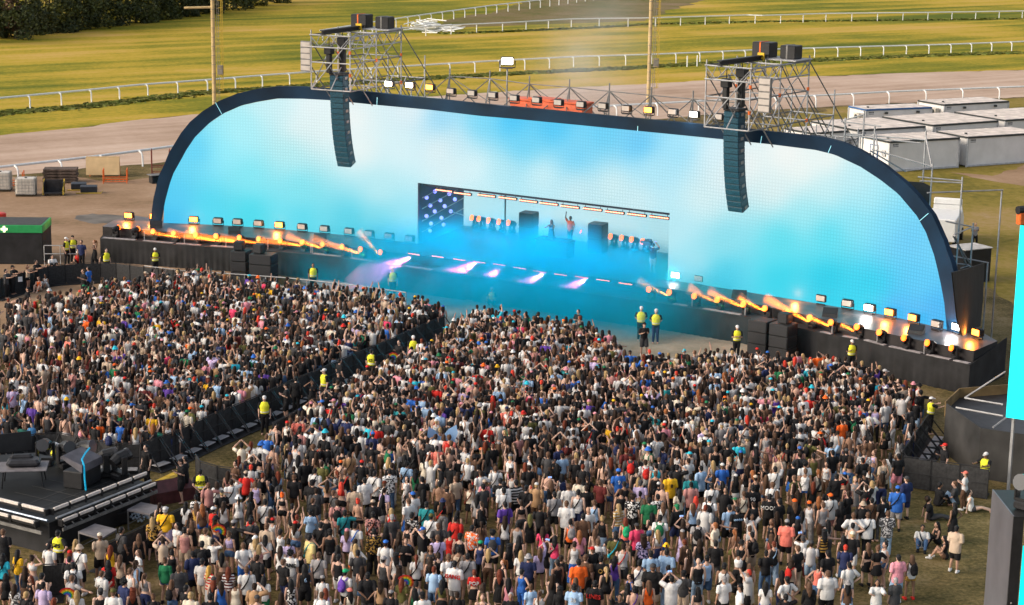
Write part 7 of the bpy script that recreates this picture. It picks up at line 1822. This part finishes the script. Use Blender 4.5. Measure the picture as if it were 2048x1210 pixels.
for (x0, y0), (x1, y1), w in BEAMS:
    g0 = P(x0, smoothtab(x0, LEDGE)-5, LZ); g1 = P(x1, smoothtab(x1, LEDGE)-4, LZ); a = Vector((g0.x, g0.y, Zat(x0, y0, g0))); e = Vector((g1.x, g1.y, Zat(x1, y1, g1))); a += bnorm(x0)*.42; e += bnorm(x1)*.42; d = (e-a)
    e = a+d*1.15; dn = d.normalized(); b = MB(); b.tube([a+dn*.10, e], [.08, .36], 12); o = b.build('haze_beam_cone', hz, loc=a); tag(o, 'beam shaped cone of orange tinted haze at a ledge lamp', 'haze', 'orange tinted haze cones on the ledge', 'stuff')
    plight(a-dn*.55, (1,.24,.02), 17000*w, .02, 9.5, dn, 1.0, 'beam_lamp')
hp = hz.copy(); hp.name = 'pink_tinted_haze'; q = [n for n in hp.node_tree.nodes if n.type == 'PRINCIPLED_VOLUME'][0]; q.inputs['Density'].default_value = .26; q.inputs['Color'].default_value = (1,.62,.80,1)  # pink of the rays is put into the haze colour, cones shaped to match
for (x0, y0), (x1, y1), w in (((830, 512), (735, 553), .8), ((961, 523), (872, 566), 1.2), ((1012, 531), (950, 575), 1.1), ((1097, 544), (1010, 588), 1.5), ((1180, 556), (1098, 596), 1.1)):
    a = P(x0, y0, DZ+.15)-nA*.25; e = P(x1, y1, .7); d = (e-a).normalized(); b = MB(); b.tube([a+d*.15, a.lerp(e, .5), e, e+d*1.5], [.16, .60, .95, .5], 12); o = b.build('haze_beam_cone', hp, loc=a); tag(o, 'ray shaped cone of pink tinted haze below the deck edge', 'haze', 'pink tinted haze cones over the pit', 'stuff')
    plight(a, (1,.16,.34), 20000*w, .05, 30, d, .8, 'ray_lamp')
# ------------------------------------------------------------------ fans and a pair of costume wings
RB = [(.5,.02,.02), (.7,.2,.01), (.7,.5,.02), (.03,.35,.08), (.02,.15,.5), (.15,.04,.35)]
def fan(x, y, z, lab):
    p = P(x, y, z); o = None; b = MB(); n = 12
    for k in range(6):
        r0, r1 = .30-.042*k, .30-.042*(k+1)
        for i in range(n):
            a0, a1 = math.pi*i/n, math.pi*(i+1)/n; q = lambda r, a, d: (r*math.cos(a), d+.012*((i+(a == a1)) % 2), r*math.sin(a))
            b.add([q(r0, a0, 0), q(r0, a1, 0), q(r1, a1, 0), q(r1, a0, 0), q(r0, a0, .01), q(r0, a1, .01), q(r1, a1, .01), q(r1, a0, .01)], [(0,1,2,3), (7,6,5,4), (0,4,5,1)], k)
    o = b.build('hand_fan', [mat('fan_%d' % k, c, .6, var=.03) for k, c in enumerate(RB)]); o.location = p; o.rotation_euler = (.1, .6, .3); tag(o, lab, 'fan')
fan(810, 1166, 1.35, 'open rainbow striped fan held up in the lower middle of the crowd'); fan(134, 1192, 1.3, 'open rainbow striped fan at the bottom left of the crowd'); fan(436, 1064, 1.3, 'open rainbow striped fan below the maroon case'); fan(786, 716, 1.2, 'open rainbow striped fan near the aisle barrier')
d = dict(sex='f', top='crop', tc='lb', pat='cloth', bot='hot', bc='w', hair='b', hc='bl', pose='shift', label='person wearing large pale blue see-through wings in the middle of the crowd')
p = P(880, 862, 1.64); p.z = 0; w_ = make_person(d, p, .3, 1.02, G_CROWD)
mw = bpy.data.materials.new('wing_film'); mw.use_nodes = True; bs_ = mw.node_tree.nodes['Principled BSDF']; bs_.inputs['Base Color'].default_value = (.30,.50,.80,1); bs_.inputs['Roughness'].default_value = .25; bs_.inputs['Alpha'].default_value = .75
for sd in (1, -1):
    b = MB(); o2 = [(0,1.42), (.25,1.75), (.55,1.95), (.62,1.6), (.5,1.25), (.55,.9), (.4,.55), (.15,.8), (0,1.1)]; n = len(o2)
    b.v = [(sd*(.05+x), -.2-.35*x, z) for x, z in o2]+[(sd*(.05+x), -.215-.35*x, z) for x, z in o2]; b.f = [tuple(range(n)), tuple(range(2*n-1, n-1, -1))]+[(i, (i+1) % n, n+(i+1) % n, n+i) for i in range(n)]; b.mi = [0]*len(b.f); b.build('wing', mw, w_)
# wedge boxes lying on the deck
for i, (x, y) in enumerate(((312, 455), (469, 467), (640, 481), (1478, 596), (1660, 632), (1832, 666))):
    p = P(x, y, DZ); r = empty('floor_monitor', p, face(bnorm(x))+.4); tag(r, f'dark wedge monitor lying on the deck, {ORD[i]} counted from the left end', 'speaker', 'wedge monitors on the deck'); b = MB(); b.add([(-.4,-.3,0), (.4,-.3,0), (.4,.3,0), (-.4,.3,0), (-.4,-.18,.16), (.4,-.18,.16), (.4,.26,.42), (-.4,.26,.42)], [(3,2,1,0), (4,5,6,7), (0,1,5,4), (1,2,6,5), (2,3,7,6), (3,0,4,7)]); b.build('case', M_spk, r)
    b = MB(); b.slab([(-.36,-.16,.185), (.36,-.16,.185), (.36,.23,.42), (-.36,.23,.42)], .015); b.build('grille', M_grille, r)
q = bpt(908)-bnorm(908)*6; z = Zat(918, 136, q); o = place_tpl(FT, 'wh', (q.x, q.y, z), math.atan2(-q.y, -q.x)+math.pi/2, 'large white glowing floodlight on a post behind the arch, right of the left tower', 'floodlight', None, 1.4); part_tube('post', (0, .05, 0), (0, .05, -z/1.4), .04, M_steelw, o)
plight((q.x-.4, q.y-1.2, z+.6), (1,.95,.9), 120)
